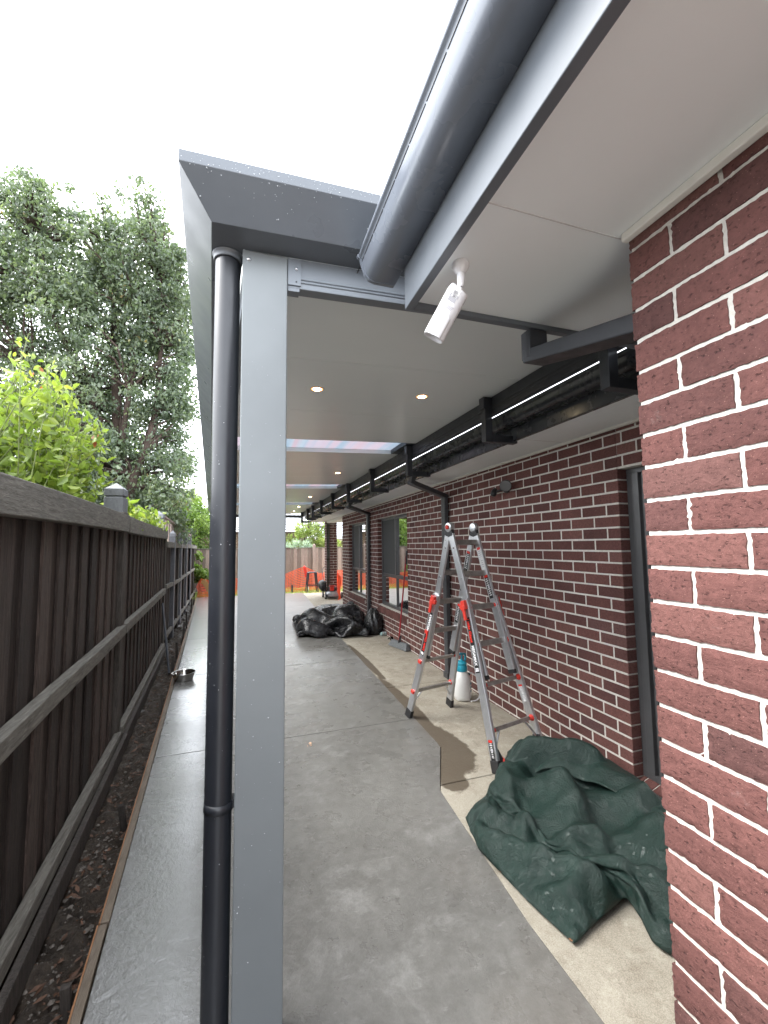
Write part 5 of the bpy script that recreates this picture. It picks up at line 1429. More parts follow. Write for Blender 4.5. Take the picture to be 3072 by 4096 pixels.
-14,-12,-9,-11,-16,-10,-15,-15,-15,-8,540,6,1,-2,-3,3,-6,-6,-6,-8,-7,-7,-7,-7,-8,-9,-14,-12,-14,-15,-14,-14,-14,-16,-15,-14,-14,-12,-13,-14,-15,-14,-13,-10,-10,-14,-14,-9,-11,-10,
-13,-11,-16,-14,-11,-9,-11,-16,-10,-14,-17,-10,544,7,-6,2,3,-5,0,-5,-7,-8,-7,-8,-7,-8,-7,-9,-13,-14,-12,-16,-12,-14,-15,-14,-15,-15,-14,-14,-12,-13,-14,-14,-14,-14,-10,-11,-14,-14,
-11,-10,-9,-13,-11,-16,-14,-12,-9,-11,-12,-13,-13,-16,547,3,3,0,-3,3,-6,-6,-3,-8,-8,-7,-7,-7,-7,-9,-14,-13,-15,-13,-13,-15,-13,-13,-15,-14,-16,-15,-12,-12,-13,-14,-15,-14,-12,-12,
-11,-15,-11,-14,-8,-12,-11,-11,-16,-14,-12,-11,-12,-13,-11,-15,551,6,-1,0,2,-3,-6,-2,-5,-6,-7,-7,-7,-8,-7,-10,-14,-13,-15,-14,-13,-13,-14,-14,-12,-16,-14,-15,-13,-13,-11,-13,-15,
-14,-16,-12,-12,-11,-15,-12,-14,-11,-10,-10,-11,-15,-15,-13,-11,-12,-16,-9,554,7,4,-2,-3,-2,-4,1,-7,-6,-8,-7,-8,-8,-9,-10,-11,-13,-14,-14,-15,-13,-11,-15,-12,-15,-13,-15,-15,-14,
-12,-11,-13,-17,-13,-17,-11,-11,-13,-15,-13,-12,-11,-11,-10,-10,-16,-14,-14,-13,-12,-10,558,0,7,4,-5,-5,1,-7,-5,-5,-7,-8,-10,-6,-9,-9,-13,-13,-10,-13,-14,-15,-14,-12,-11,-13,-15,
-13,-16,-14,-13,-11,-11,-16,-15,-16,-12,-15,-9,-15,-14,-14,-11,-14,-9,-11,-10,-14,-16,-14,-8,-13,561,0,1,7,-5,1,-5,-3,-6,-9,-6,-8,-6,-9,-9,-9,-11,-14,-12,-10,-13,-13,-14,-15,-12,
-13,-9,-16,-13,-15,-14,-12,-12,-12,-15,-17,-13,-12,-15,-11,-15,-15,-14,-13,-11,-8,-10,-14,-13,-14,-15,-9,565,4,-3,0,4,-5,-1,-3,-8,-8,-7,-7,-8,-9,-6,-10,-10,-14,-13,-13,-11,-14,-10,
-14,-14,-13,-12,-13,-12,-13,-15,-13,-12,-11,-13,-15,-17,-13,-14,-12,-13,-15,-15,-14,-12,-12,-11,-10,-11,-13,-12,-14,568,6,0,-1,2,-5,-2,-6,-4,-6,-7,-9,-7,-7,-7,-9,-15,-13,-13,-12,
-13,-14,-11,-13,-10,-13,-13,-13,-10,-14,-13,-14,-13,-12,-12,-13,-15,-17,-13,-13,-11,-15,-15,-16,-12,-11,-11,-10,-14,-10,-14,-13,572,-2,6,3,-5,1,-3,-4,-5,-6,-7,-7,-7,-8,-6,-9,-14,
-15,-13,-13,-13,-12,-14,-10,-11,-12,-13,-13,-13,-11,-12,-13,-14,-14,-11,-13,-12,-15,-17,-11,-14,-12,-13,-18,-14,-12,-10,-12,-11,-14,-9,-14,575,-2,-2,5,4,1,-6,-1,-7,-4,-7,-8,-8,-7,
-6,-7,-14,-13,-15,-12,-16,-13,-13,-11,-12,-11,-9,-15,-11,-14,-12,-9,-15,-13,-15,-10,-13,-13,-16,-13,-10,-14,-15,-15,-16,-14,-9,-12,-10,-14,-14,-10,577,1,-7,0,8,7,-7,-1,-6,-5,-8,-8,
-7,-6,-5,-8,-13,-14,-12,-15,-14,-14,-13,-12,-11,-10,-11,-12,-14,-13,-12,-10,-12,-14,-15,-12,-12,-12,-13,-16,-10,-18,-6,-17,-14,-16,-15,-7,-10,-13,-14,-12,579,4,-7,-4,5,8,0,-6,-3,
-6,-8,-6,-6,-6,-4,-8,-15,-13,-12,-12,-13,-15,-16,-14,-9,-10,-9,-15,-12,-14,-12,-12,-11,-12,-14,-14,-11,-13,-11,-13,-16,-12,-12,-12,-16,-13,-17,-13,-9,-7,-14,-14,581,1,-1,-8,4,6,7,
-6,-7,-5,-4,-8,-4,-5,-3,-9,-15,-14,-11,-13,-13,-15,-12,-15,-12,-11,-7,-13,-12,-15,-14,-13,-10,-12,-12,-15,-14,-13,-9,-11,-15,-15,-13,-13,-10,-14,-15,-15,-13,-11,-9,-12,582,4,-7,1,
3,8,-7,-3,4,-5,-9,-5,-2,-5,-5,-6,-16,-15,-13,-14,-9,-13,-15,-14,-14,-11,-5,-13,-13,-13,-15,-14,-13,-12,-9,-14,-13,-13,-14,-10,-11,-14,-15,-12,-15,-10,-12,-16,-15,-10,-7,-15,584,1,
0,-2,10,-5,-5,8,0,-9,-5,-3,-3,-4,-5,-8,-13,-15,-14,-13,-13,-9,-15,-15,-11,-16,-6,-14,-13,-9,-14,-14,-15,-12,-12,-10,-12,-13,-13,-14,-12,-11,-15,-14,-10,-16,-12,-11,-15,-13,-6,-15,
586,0,4,1,7,-5,-4,11,-7,-5,-7,1,-5,-7,-2,-7,-13,-16,-10,-13,-16,-12,-11,-13,-13,-13,-10,-15,-14,-12,-6,-15,-14,-13,-10,-13,-14,-10,-13,-14,-11,-14,-13,-14,-14,-11,-14,-15,-10,-13,
-11,-10,588,2,1,2,2,2,2,-2,-3,-4,-4,-4,-4,-4,-4,-6,-12,-12,-12,-13,-12,-12,-12,-12,-12,-13,-12,-12,-13,-12,-13,-12,-12,-13,-13,-12,-13,-13,-12,-13,-13,-12,-13,-13,-12,-13,-12,-13,
-12,-13,-13,-12,0,0,0,0,0,0,0,0,0,0,0,0,0,0,0,0,0,0,0,0,0,0,0,0,0,0,0,0,0,0,0,0,0,0,0,0,0,0,0,0,0,0,0,0,0,0,0,0,0,0,0,0,0,3,30,3,-6,-2,-23,17,-13,17,14,1,-2,7,-2,6,2,12,-2,3,-2,-4,
0,3,0,8,-9,-8,-12,12,-7,22,-31,16,-30,-12,23,-6,21,-6,15,-19,17,-30,-8,21,4,6,2,16,7,-71,0,26,8,30,-3,5,-10,-34,-14,28,23,19,11,4,-1,0,9,18,4,11,1,-5,-6,-1,6,-4,12,-5,-26,-20,-15,
-2,25,-21,4,-15,-28,37,13,10,6,6,-21,-12,-8,3,-15,-14,1,7,-12,-28,0,33,20,13,29,6,-3,-26,-20,-26,19,37,28,21,19,-4,-5,4,11,13,20,6,-16,-8,-5,6,18,10,-25,-18,-21,-15,6,20,-20,-35,
-20,-11,7,20,30,25,24,-13,0,1,-31,-47,15,-51,-14,-17,0,22,36,21,10,33,-11,7,-20,-38,-24,33,30,26,21,7,5,3,9,13,15,18,10,-5,-13,-1,16,18,-5,-25,-20,-20,4,8,3,-37,-29,-10,12,-3,13,
27,26,9,6,-17,-24,-18,0,-34,-33,-61,0,31,25,11,18,26,30,-8,5,-24,-24,-12,-15,10,12,27,13,-17,23,-1,29,23,31,5,1,3,11,26,0,1,-19,-11,-6,9,8,-24,-27,-13,-8,12,-30,-10,23,31,19,-11,
-37,-29,-18,-29,-25,-49,0,17,34,20,24,23,24,-8,14,14,-18,-5,-11,-20,-19,-18,-1,-8,-1,30,3,18,20,19,13,11,23,15,9,17,8,10,4,12,21,2,-33,-24,-23,-8,-16,6,-2,24,28,-10,-33,-47,-46,
-48,-30,-14,0,4,42,37,20,23,-7,36,10,6,18,-17,6,-15,-22,-15,-36,-23,-25,-16,4,6,26,11,7,7,38,18,13,-3,24,40,26,32,19,21,-16,-26,-10,-5,1,1,6,8,20,-24,-50,-47,-44,-42,-49,-13,2,12,
23,35,31,11,15,26,13,21,10,12,4,-10,-13,-34,-18,-7,-33,-28,-22,-10,-7,3,3,1,11,14,7,11,20,36,34,15,36,22,-1,-2,8,22,23,20,17,-8,-4,-30,-47,-42,-28,-54,-36,-54,4,27,8,36,25,25,25,
15,13,-12,22,-1,-18,19,7,-1,-12,-36,-8,-12,-36,-19,-22,-6,5,7,2,-21,-12,-3,25,26,19,39,27,22,-5,1,22,30,30,42,-1,6,17,4,-37,-31,-32,-61,-62,-67,6,33,25,2,27,32,-7,4,12,25,-14,-6,4,
10,2,-7,-3,-1,28,-36,-19,-24,-21,-11,13,2,11,-31,-3,-26,1,17,19,4,14,21,-14,-1,41,28,23,42,15,17,27,31,-21,-29,-28,-56,-72,-66,8,14,44,34,-23,16,25,33,6,-29,-7,9,0,23,-9,2,13,8,-1,
0,-18,-25,-11,6,0,12,-37,-13,-42,14,4,9,12,7,-16,21,-14,-13,13,37,46,-5,3,24,32,23,-25,17,-16,-41,-47,-78,10,6,36,53,15,-21,32,25,-22,0,6,-10,-36,-9,-5,-1,15,17,-4,33,-14,2,25,21,
6,-31,-46,-42,-14,-21,3,28,-9,-8,39,28,17,-3,-19,-2,22,-8,6,14,40,8,34,-44,-18,-44,-40,-20,12,37,-2,38,35,6,-12,27,3,-8,-10,-28,-20,-28,-4,-6,16,-1,47,6,20,35,25,26,-22,-41,-57,
-37,-30,-2,-1,15,-7,-1,7,35,23,13,54,3,1,15,-1,9,7,-19,-1,4,-16,-36,-50,-25,15,39,26,2,1,2,17,6,0,-13,-1,-31,-24,-3,37,-6,-24,10,19,38,46,26,30,12,-24,-46,-61,-44,-17,-6,-2,5,32,6,
18,40,5,-19,24,45,50,4,-14,10,-13,-40,7,11,-1,-46,-48,-52,17,14,58,20,-9,-34,0,17,-10,0,-21,29,-35,-3,11,38,-13,-13,-2,30,47,45,32,6,-27,-38,-52,-32,-14,-21,-9,-6,5,24,46,59,2,-8,
22,25,13,23,9,-2,-28,2,-7,6,-4,-61,-81,-32,19,29,10,15,17,-9,-34,-3,25,-16,28,14,3,-8,-22,6,32,-20,4,4,31,41,21,-4,-12,-20,-38,-56,-3,8,0,-18,-15,20,60,40,39,13,2,11,-35,28,2,36,
-2,-10,14,-25,-10,-66,-71,-47,20,8,9,14,4,24,-15,-24,29,-4,-12,5,18,22,4,-11,-1,27,0,-5,-5,57,30,-9,-27,-50,3,-32,-30,1,0,1,15,32,30,4,50,33,27,-37,-21,2,25,-3,17,11,6,-30,-2,-76,
-69,-46,21,22,-13,33,16,-17,9,20,-12,17,-5,-10,-5,11,26,9,-2,15,6,-1,-14,18,42,-8,-37,-41,-8,-12,-5,-16,12,10,5,51,29,-10,-9,28,17,22,14,3,-13,-20,20,14,2,-11,-22,-65,-61,-62,22,
-3,41,-7,33,5,13,12,0,-3,16,-19,1,2,2,-10,0,6,42,18,-17,-4,12,-13,-27,3,-5,-37,-3,-4,1,12,43,47,17,11,-47,2,38,57,5,-20,-9,-3,-2,-11,0,15,-30,-61,-88,-46,23,0,29,40,14,17,10,2,-11,
24,4,10,-29,12,-3,-7,4,3,-14,34,22,-30,-18,-3,-37,-11,22,4,-8,-12,10,-5,59,29,27,-14,4,6,13,33,13,-2,-7,-5,4,3,-5,-20,-42,-73,-39,-80,24,31,11,30,25,30,-16,-8,25,-2,-8,27,-9,-13,
28,0,-12,-14,-6,-4,-2,-22,23,-32,-51,6,15,18,21,7,-10,25,19,22,-23,-5,69,46,30,-29,-33,42,4,-23,8,3,-16,-45,-28,-100,-29,-49,25,40,29,13,35,-1,20,1,-9,5,25,-5,6,-7,-19,7,-30,-20,
-5,-18,-5,35,17,-26,-35,-31,-5,40,46,-3,20,47,3,21,-29,-25,39,60,33,-12,-25,13,12,-47,3,-10,-39,-46,-31,-14,-19,-79,26,22,39,40,5,32,-10,3,-5,4,43,-6,12,-1,-30,-21,-28,-37,-18,-9,
29,44,10,-9,-27,-31,4,18,53,14,22,23,19,-35,1,-42,40,57,51,12,-11,-7,-4,-40,-31,-32,-53,-34,4,7,-37,-74,27,39,30,34,36,-11,28,0,15,18,-4,22,9,-33,-45,-27,-26,-21,6,-25,30,32,10,8,
-6,-25,-23,39,35,49,53,-22,-68,13,8,-46,19,47,61,38,31,-5,-48,-80,-45,-22,-24,0,-4,-25,-30,-65,28,27,42,28,33,31,-7,48,29,23,-8,12,-34,-48,-17,-26,-30,-11,-11,-19,33,14,20,2,2,-10,
-23,3,50,54,59,-23,-61,-43,1,16,-1,31,35,53,52,8,-37,-63,-23,-35,-40,-44,-22,-19,-2,-65,30,38,19,46,21,23,37,42,32,22,-5,-11,-15,-31,-36,-47,-53,6,-4,-4,26,5,32,17,-7,-16,3,-16,38,
65,22,12,-38,-36,-28,-9,15,4,36,-1,3,28,31,23,-19,-43,-52,-44,-39,-1,-62,-42,31,18,48,25,36,31,33,19,43,21,-24,-19,-12,9,-13,-34,-66,-20,7,5,15,6,37,26,-6,-17,-4,5,32,4,32,29,-6,
-25,-38,-29,-10,-51,-24,5,31,71,86,32,4,-44,-50,-42,-38,-55,-28,-64,32,41,11,50,19,36,14,45,44,-23,-25,-18,5,-14,7,0,-18,-50,-5,30,3,0,25,40,-3,3,-1,-5,-13,8,11,40,30,-29,-27,-95,
-70,-3,-29,43,41,69,70,31,-6,-25,-37,-28,-21,-47,-69,-60,33,22,66,15,44,4,38,30,4,6,-17,-32,-9,-16,15,50,-7,-15,-22,5,-1,6,21,30,14,-28,9,4,-42,-11,25,33,32,-12,-73,-73,-41,-1,0,
11,19,65,33,39,11,-15,-33,-29,-22,-27,-55,-71,34,55,31,63,7,39,1,24,6,-7,-23,-18,-27,12,-16,36,24,38,-2,9,6,-12,-7,41,5,-23,1,-22,-48,-30,20,-20,7,17,-21,-24,-13,-7,-1,-28,13,8,35,
39,61,-8,-55,-38,-30,-7,-63,-45,35,48,62,33,41,13,36,-5,-7,11,-12,-32,-30,-38,10,37,75,20,31,33,3,-31,-8,13,23,-14,-20,-30,-66,-62,-59,11,19,46,36,3,-14,-11,-15,-4,-25,-18,4,44,66,
40,-34,-68,-51,-24,-4,-63,36,55,57,51,13,44,4,1,0,0,8,-56,-52,-38,-14,31,78,79,47,61,39,-14,-38,-21,7,17,-8,-77,-107,-58,-39,-3,28,47,48,33,0,-26,-1,0,-18,-53,-21,7,46,58,34,-58,
-72,-59,13,-49,37,51,40,63,39,7,31,8,-11,-15,8,-31,-65,-53,-41,12,69,95,69,56,73,53,-33,-44,-22,-26,-26,-76,-78,-46,-23,-2,11,26,44,47,25,13,7,1,-23,-48,-50,-22,7,42,27,14,-65,-69,
-42,9,39,52,65,23,17,35,-12,11,16,-25,3,-27,-51,-76,-14,6,18,86,91,56,57,67,34,-49,-80,-34,-21,-18,-52,-46,-37,-25,5,31,43,49,55,34,-3,25,-26,-34,-55,-57,-32,-11,19,20,37,-48,-65,
-11,41,63,40,71,8,-34,-4,28,-7,52,-21,-50,-40,-69,-7,-18,2,5,93,75,56,68,24,-45,-49,-17,11,4,-32,-47,-39,-26,-22,24,40,64,64,57,34,-6,-5,-34,-61,-62,-72,-42,-11,15,38,32,-34,-58,
43,52,63,51,-24,24,-1,-25,17,35,30,-27,-29,-32,-32,-41,-52,-12,16,85,50,41,25,-3,-1,-10,20,19,-20,-25,-20,-53,-21,-18,51,56,71,75,59,10,-18,-30,-50,-74,-86,-88,-26,-2,27,26,39,-56,
45,57,40,51,2,-18,42,10,20,39,32,-10,-52,-7,-26,-34,-76,-41,-29,16,35,27,41,38,15,11,19,35,-16,3,-1,-49,-34,-25,11,56,71,65,72,41,-4,-23,-70,-77,-91,-76,-58,-10,6,12,57,-21,47,41,
55,33,39,-26,29,52,26,42,40,-14,-4,-11,-37,-22,-70,-83,-33,-27,-24,-1,62,18,26,32,46,33,24,-5,5,-10,-6,-62,9,0,65,69,57,56,5,-31,-55,-73,-71,-65,-60,-3,-22,-16,9,45,49,55,22,42,47,
16,20,56,44,51,47,11,-24,3,15,-34,-70,-98,-66,-48,-48,-12,-32,15,65,35,37,35,35,25,16,8,10,-48,-27,16,4,55,46,27,7,-16,-18,-47,-54,-51,-58,-53,45,-43,20,14,51,46,52,22,56,26,51,26,
69,72,37,10,18,21,14,-20,-88,-90,-66,-54,-94,-49,-25,-13,8,67,32,26,46,15,38,29,17,5,-49,-44,3,-1,49,5,21,14,-4,-1,-46,-61,-47,-54,-18,41,-32,23,53,45,39,67,19,62,25,56,60,53,46,9,
-3,-15,23,16,0,-50,-58,-55,-100,-95,-64,-33,16,14,51,18,17,24,37,50,34,35,-24,-48,-72,-7,-7,37,7,21,24,12,-1,-57,-59,-40,-50,-4,45,-11,55,36,58,47,47,78,49,-9,47,50,47,-32,-14,-23,
-9,30,95,8,-2,-20,-99,-117,-92,-38,4,5,-3,-7,24,4,30,54,49,12,55,-52,-78,-63,-23,4,47,19,15,30,14,-4,-71,-40,-55,-25,6,26,72,33,35,75,70,65,43,-30,26,37,23,-44,-20,-18,-9,-2,100,
43,70,31,-31,-75,-115,-50,-19,-16,-12,-54,-10,7,17,47,42,46,33,-6,-65,-77,-62,-35,31,45,36,12,28,21,-20,-76,-47,-42,1,23,91,28,35,96,73,25,52,-10,-13,1,13,-52,-19,-14,-15,16,60,80,
63,63,20,-18,-62,-63,-27,-41,-38,-48,-49,-4,5,25,49,45,37,21,-49,-48,-86,-60,-30,45,62,15,24,27,27,-51,-67,-66,15,1,110,41,28,91,62,27,53,0,-8,-20,-69,18,-29,-27,-9,26,17,45,107,
35,75,15,-20,-16,-34,-47,-49,-71,-56,-25,-21,2,50,43,50,37,6,-36,-102,-77,-56,-23,45,36,35,37,18,27,-64,-57,-60,32,129,43,45,58,38,61,1,-2,18,-69,11,-26,-35,-7,16,-16,10,17,60,70,
71,40,21,15,-4,-38,-55,-60,-69,-38,-13,-29,16,36,65,45,0,-47,-20,-86,-68,-42,-25,53,5,46,54,-10,50,-74,-70,9,147,51,26,55,15,4,13,49,-41,12,-49,12,-20,6,4,12,-14,0,16,69,20,62,9,
13,-16,30,-53,-31,-56,-55,-20,-14,1,29,33,47,-19,-17,-7,-17,-55,-47,-37,-17,56,-25,40,57,-16,49,-76,-28,166,61,-11,58,13,13,-35,32,19,-43,26,-12,5,25,0,5,-6,9,-16,40,23,-13,53,-8,
-13,-22,31,-22,-34,-45,-39,1,7,-22,44,16,-10,-31,23,-12,-40,15,-28,-16,-28,49,-40,27,49,-29,45,-65,185,9,8,9,9,8,9,12,16,16,16,15,16,16,15,10,-7,-6,-6,-6,-6,-6,-6,-6,-6,-9,-9,-9,
-10,-9,-9,-9,-9,-2,-2,-2,-2,-2,-2,-2,-2,-2,-1,0,0,0,0,0,0,0,0,0])
BLACK_TARP = ((44, 44), [0.8998, 7.6277, -1.6916], [2.467, 9.8062, -1.1774], [
12,14,17,12,17,14,8,6,4,10,9,8,5,14,15,17,16,15,6,16,13,14,13,-9,13,9,10,8,12,12,13,14,14,15,15,15,10,10,9,9,7,8,11,18,13,10,8,15,10,14,8,10,5,5,6,14,16,18,18,12,17,6,19,12,8,3,14,
19,13,15,4,3,10,3,22,12,11,15,14,17,16,14,4,15,11,9,16,-12,14,-14,14,11,-4,36,8,-14,20,13,16,17,15,16,17,19,9,11,20,18,16,2,13,15,14,12,4,5,2,10,13,17,13,14,16,16,15,16,13,5,18,21,
-20,15,16,-13,12,14,19,12,-6,-7,9,25,17,17,15,15,18,16,21,17,18,14,15,11,9,13,10,7,9,11,10,6,7,9,14,22,14,15,16,16,16,16,11,14,-13,-6,13,4,15,21,6,-13,31,-33,14,20,19,16,15,19,16,
21,21,16,15,15,16,16,15,6,1,7,16,8,4,10,16,10,1,24,15,15,16,14,11,2,7,13,18,-9,14,14,12,7,-10,32,-4,-24,16,21,14,16,21,23,20,17,18,14,12,14,15,15,12,17,7,3,7,6,8,4,0,17,26,15,14,
15,12,11,-3,8,8,13,15,15,15,16,12,35,-13,-14,-23,11,13,21,23,20,18,17,15,19,14,13,15,16,12,10,8,10,9,7,6,7,4,9,18,23,14,11,9,15,10,9,2,5,12,15,18,22,12,17,36,-23,-5,-18,9,10,16,25,
27,17,2,13,19,18,18,16,9,11,9,8,9,10,10,10,1,15,15,15,17,20,23,-10,15,6,9,5,10,11,14,17,20,22,17,13,-2,-7,-8,9,9,13,31,25,-22,8,32,13,21,18,19,12,16,-1,5,8,12,1,19,14,16,15,16,16,
17,21,24,-5,3,5,13,7,7,10,17,14,20,21,15,12,-20,3,3,7,17,33,18,-24,-2,44,6,16,23,17,10,4,4,8,10,13,14,16,18,19,16,15,16,15,17,20,21,16,-2,9,2,10,11,8,16,15,8,19,20,-12,-1,6,6,13,
30,-23,-3,49,-1,8,23,19,20,14,12,9,4,6,11,15,19,16,17,15,15,15,16,16,15,21,18,16,16,4,6,12,10,6,12,17,13,-7,13,9,2,1,1,24,21,-2,-1,-5,12,20,19,21,18,9,15,15,12,11,8,14,16,17,15,15,
15,15,15,15,18,18,16,15,16,16,14,9,11,8,8,17,-3,-9,17,7,4,-5,17,23,1,-7,-5,9,15,18,19,17,14,15,16,15,15,11,15,14,15,14,15,17,15,15,16,14,17,17,15,15,16,17,19,13,8,9,2,6,7,-9,20,-5,
5,16,15,13,1,-5,1,6,15,11,13,17,16,14,15,17,17,14,17,16,15,16,17,15,16,13,14,14,17,17,17,14,14,16,18,12,9,2,-4,5,3,13,20,0,13,16,16,9,0,3,-3,-4,15,10,9,19,16,15,16,18,16,17,18,16,
15,14,15,15,16,12,13,13,24,17,14,15,15,14,8,12,7,9,14,7,3,-5,21,18,5,18,15,5,2,3,18,-25,5,8,14,18,15,15,17,18,17,18,18,17,13,16,8,13,15,18,13,20,25,18,11,18,15,11,9,13,11,12,8,8,
-6,-7,22,21,21,10,6,12,-3,-5,-4,0,5,11,16,15,16,17,16,17,19,19,18,19,13,14,9,3,17,17,19,25,23,14,14,19,14,15,18,3,1,6,1,1,3,12,21,22,17,6,16,1,-6,-4,-12,11,9,17,17,14,17,18,19,18,
18,19,19,18,14,1,10,11,18,17,23,27,17,16,20,17,17,14,12,5,3,6,-5,6,0,6,23,16,11,11,6,0,1,-8,0,12,16,19,14,15,17,17,18,20,18,21,18,17,15,6,8,5,20,22,25,21,19,19,17,18,14,11,15,9,7,
9,5,0,-8,-11,20,2,13,8,5,-3,-8,13,15,16,16,17,13,16,15,19,18,19,20,18,19,16,15,5,7,14,18,24,23,21,15,19,24,18,12,10,14,2,-12,3,0,5,-4,16,21,7,-8,-4,5,8,19,14,15,14,14,13,15,17,17,
18,19,17,20,18,18,16,13,9,11,16,19,20,22,17,17,17,21,18,14,15,-35,1,0,4,23,3,6,15,27,-6,0,8,11,12,14,10,12,12,11,16,17,15,17,17,16,19,20,15,15,16,14,16,16,13,17,19,20,17,16,17,21,
24,23,9,-2,-52,-1,35,7,12,12,3,24,15,6,8,6,10,7,6,11,12,14,16,16,16,18,16,16,17,15,15,15,16,16,17,17,18,16,15,17,19,19,17,17,18,17,13,3,-53,-9,58,0,2,2,7,22,1,12,11,11,13,10,11,8,
11,16,16,16,17,16,16,16,16,16,15,16,16,16,16,16,16,17,16,17,16,18,18,16,15,17,12,0,0,-1,-2,5,11,10,-21,26,15,9,10,9,13,8,11,7,10,16,16,16,15,14,13,20,16,16,15,16,16,16,16,16,17,16,
16,16,14,15,17,17,12,18,5,11,4,4,12,8,-29,22,0,29,-10,15,11,15,15,12,15,15,16,13,15,14,13,10,18,17,15,18,15,14,17,18,16,17,15,10,14,15,16,13,15,17,17,23,17,14,8,9,2,-1,-3,-11,-19,
31,-9,-1,15,22,18,21,18,17,13,10,15,14,13,10,14,17,18,16,16,15,18,18,14,11,5,17,13,13,15,18,15,15,20,18,20,26,18,7,1,-4,-16,-20,-15,30,-11,8,19,23,22,20,14,15,11,13,12,14,16,8,14,
13,20,17,15,17,18,13,1,10,8,18,14,14,16,13,21,22,19,22,16,10,38,15,2,-45,5,5,-18,30,-10,15,24,22,18,17,15,13,11,10,12,13,15,11,11,22,20,15,14,13,17,0,9,9,15,12,14,15,18,13,26,23,
19,19,10,23,32,-35,-2,3,11,-7,-30,28,3,20,16,15,21,13,14,12,10,6,8,16,15,16,21,23,18,12,12,8,11,8,10,7,17,11,12,17,17,24,18,21,21,15,19,22,18,-33,6,4,-9,11,14,30,18,-3,23,15,13,13,
5,14,13,10,11,15,18,25,25,16,3,10,11,12,8,8,9,23,10,14,16,16,18,18,20,18,22,17,17,20,-14,6,-4,-19,-7,32,6,31,18,10,10,-9,22,12,12,14,11,15,15,19,26,21,15,0,12,7,10,14,11,20,12,13,
14,14,14,17,20,16,18,18,18,17,16,3,1,-6,-14,19,-1,15,25,26,6,21,15,11,-11,16,13,16,17,19,20,23,1,13,17,6,12,11,10,17,14,14,18,14,14,15,14,18,17,15,17,17,17,15,7,3,3,4,21,-11,6,9,
15,30,13,9,19,8,14,-5,14,18,16,18,17,0,12,11,17,5,13,23,13,14,14,15,17,12,11,14,17,17,16,16,17,14,11,2,9,8,6,6,12,10,9,8,17,26,19,16,10,11,12,11,10,11,16,11,6,6,5,11,11,31,10,13,
15,15,15,14,13,14,12,13,20,17,16,12,10,8,9,4,8,13,11,16,13,13,16,23,7,33,13,6,12,10,22,-2,7,21,6,6,10,9,20,15,14,12,13,15,16,17,15,13,12,11,13,17,24,15,0,10,6,4,10,16,14,14,16,15,
15,18,16,27,-30,40,-5,1,11,10,8,22,22,14,9,-2,10,13,16,16,8,7,20,19,16,16,14,11,13,15,19,25,-9,8,8,5,9,16,12,15,14,20,18,18,19,16,15,28,-26,40,-5,-5,6,12,20,24,12,-2,4,18,14,15,16,
15,15,6,8,17,19,17,15,12,12,28,-8,7,7,1,10,25,8,12,15,18,17,21,21,20,17,17,10,-12,28,29,17,-16,10,10,25,17,-12,19,6,16,17,16,17,15,18,15,12,6,8,20,17,13,28,-18,5,10,19,12,10,9,19,
6,13,18,19,20,24,20,12,16,16,26,-22,45,-4,-4,6,13,32,2,4,10,16,2,17,15,17,23,17,17,11,-5,18,19,17,26,16,-28,4,18,19,15,9,15,12,-1,15,20,23,19,22,18,22,17,17,16,-21,34,11,4,5,11,32,
-2,10,16,16,7,-2,15,17,23,24,22,4,-10,18,25,22,21,13,-32,17,14,19,17,0,6,14,10,13,20,20,23,21,19,20,16,18,-6,10,48,-21,11,12,23,23,17,6,17,11,5,7,1,20,21,24,23,5,-5,27,20,17,-9,1,
22,5,11,23,20,-6,7,14,9,24,16,15,21,24,11,15,16,2,16,6,47,-16,21,13,16,15,18,13,18,4,5,4,19,16,9,15,21,20,0,11,20,-1,-2,37,6,8,16,18,16,-2,10,16,16,17,14,14,26,6,9,23,0,14,5,18,38,
15,11,12,12,13,12,13,13,12,12,13,13,13,12,13,9,12,11,12,13,12,21,10,10,13,13,12,13,12,12,13,12,13,13,13,13,12,13,12,11,13,12,12,116,6,-1,-7,26,-9,-11,-11,-11,-9,-7,-5,-12,0,1,2,3,
4,22,-2,-5,-2,-6,-18,-7,-9,-8,-8,-5,9,2,3,6,5,5,1,-12,-2,-7,-8,-10,-10,-9,14,128,7,11,-5,-11,-9,-9,-13,-6,-6,-15,-4,-1,0,2,3,2,4,11,-5,-4,-13,-2,0,-6,-3,-3,-9,-8,-12,8,3,6,1,6,1,1,
-1,-12,-1,-7,-9,-8,14,139,-7,-3,-3,-22,11,-6,-28,-1,1,0,-2,0,-1,-2,-1,2,-2,0,0,4,11,-4,-2,-7,-4,-10,-8,-9,-9,-11,-9,17,3,2,1,3,5,-5,-12,-6,0,8,3,150,-1,-7,-4,-7,-13,-9,-5,-12,-1,3,
0,-2,-2,-2,-4,-1,4,5,2,2,2,4,-4,-8,-9,-9,-8,-8,-9,-9,-9,-13,4,5,4,4,5,5,4,2,1,-4,2,161,4,-5,-8,-10,-11,-4,-13,-6,-1,0,0,-3,-2,0,2,5,3,2,0,2,-1,-4,1,-13,-10,-9,-9,-12,-4,-3,-9,-22,
5,10,8,7,7,4,-5,-1,6,1,-4,172,-3,5,-9,-14,-4,-6,-14,-5,-1,0,-2,0,1,4,3,2,-4,-5,-1,2,3,2,-3,-13,-13,-12,-11,-11,-10,-16,-4,1,11,9,8,7,5,-10,0,-2,1,9,-3,184,-2,-2,-2,-8,-13,-13,-4,
-2,-2,0,4,2,-1,-1,0,-5,-2,-3,-1,5,2,-5,-9,-13,-16,-12,-12,-11,-7,-3,-4,8,8,8,10,4,1,-7,-2,-1,4,4,0,195,-1,5,-16,-8,-12,-4,-3,0,5,2,-3,-13,-1,0,-2,0,-2,-4,0,0,-9,-8,-8,-11,-11,-14,
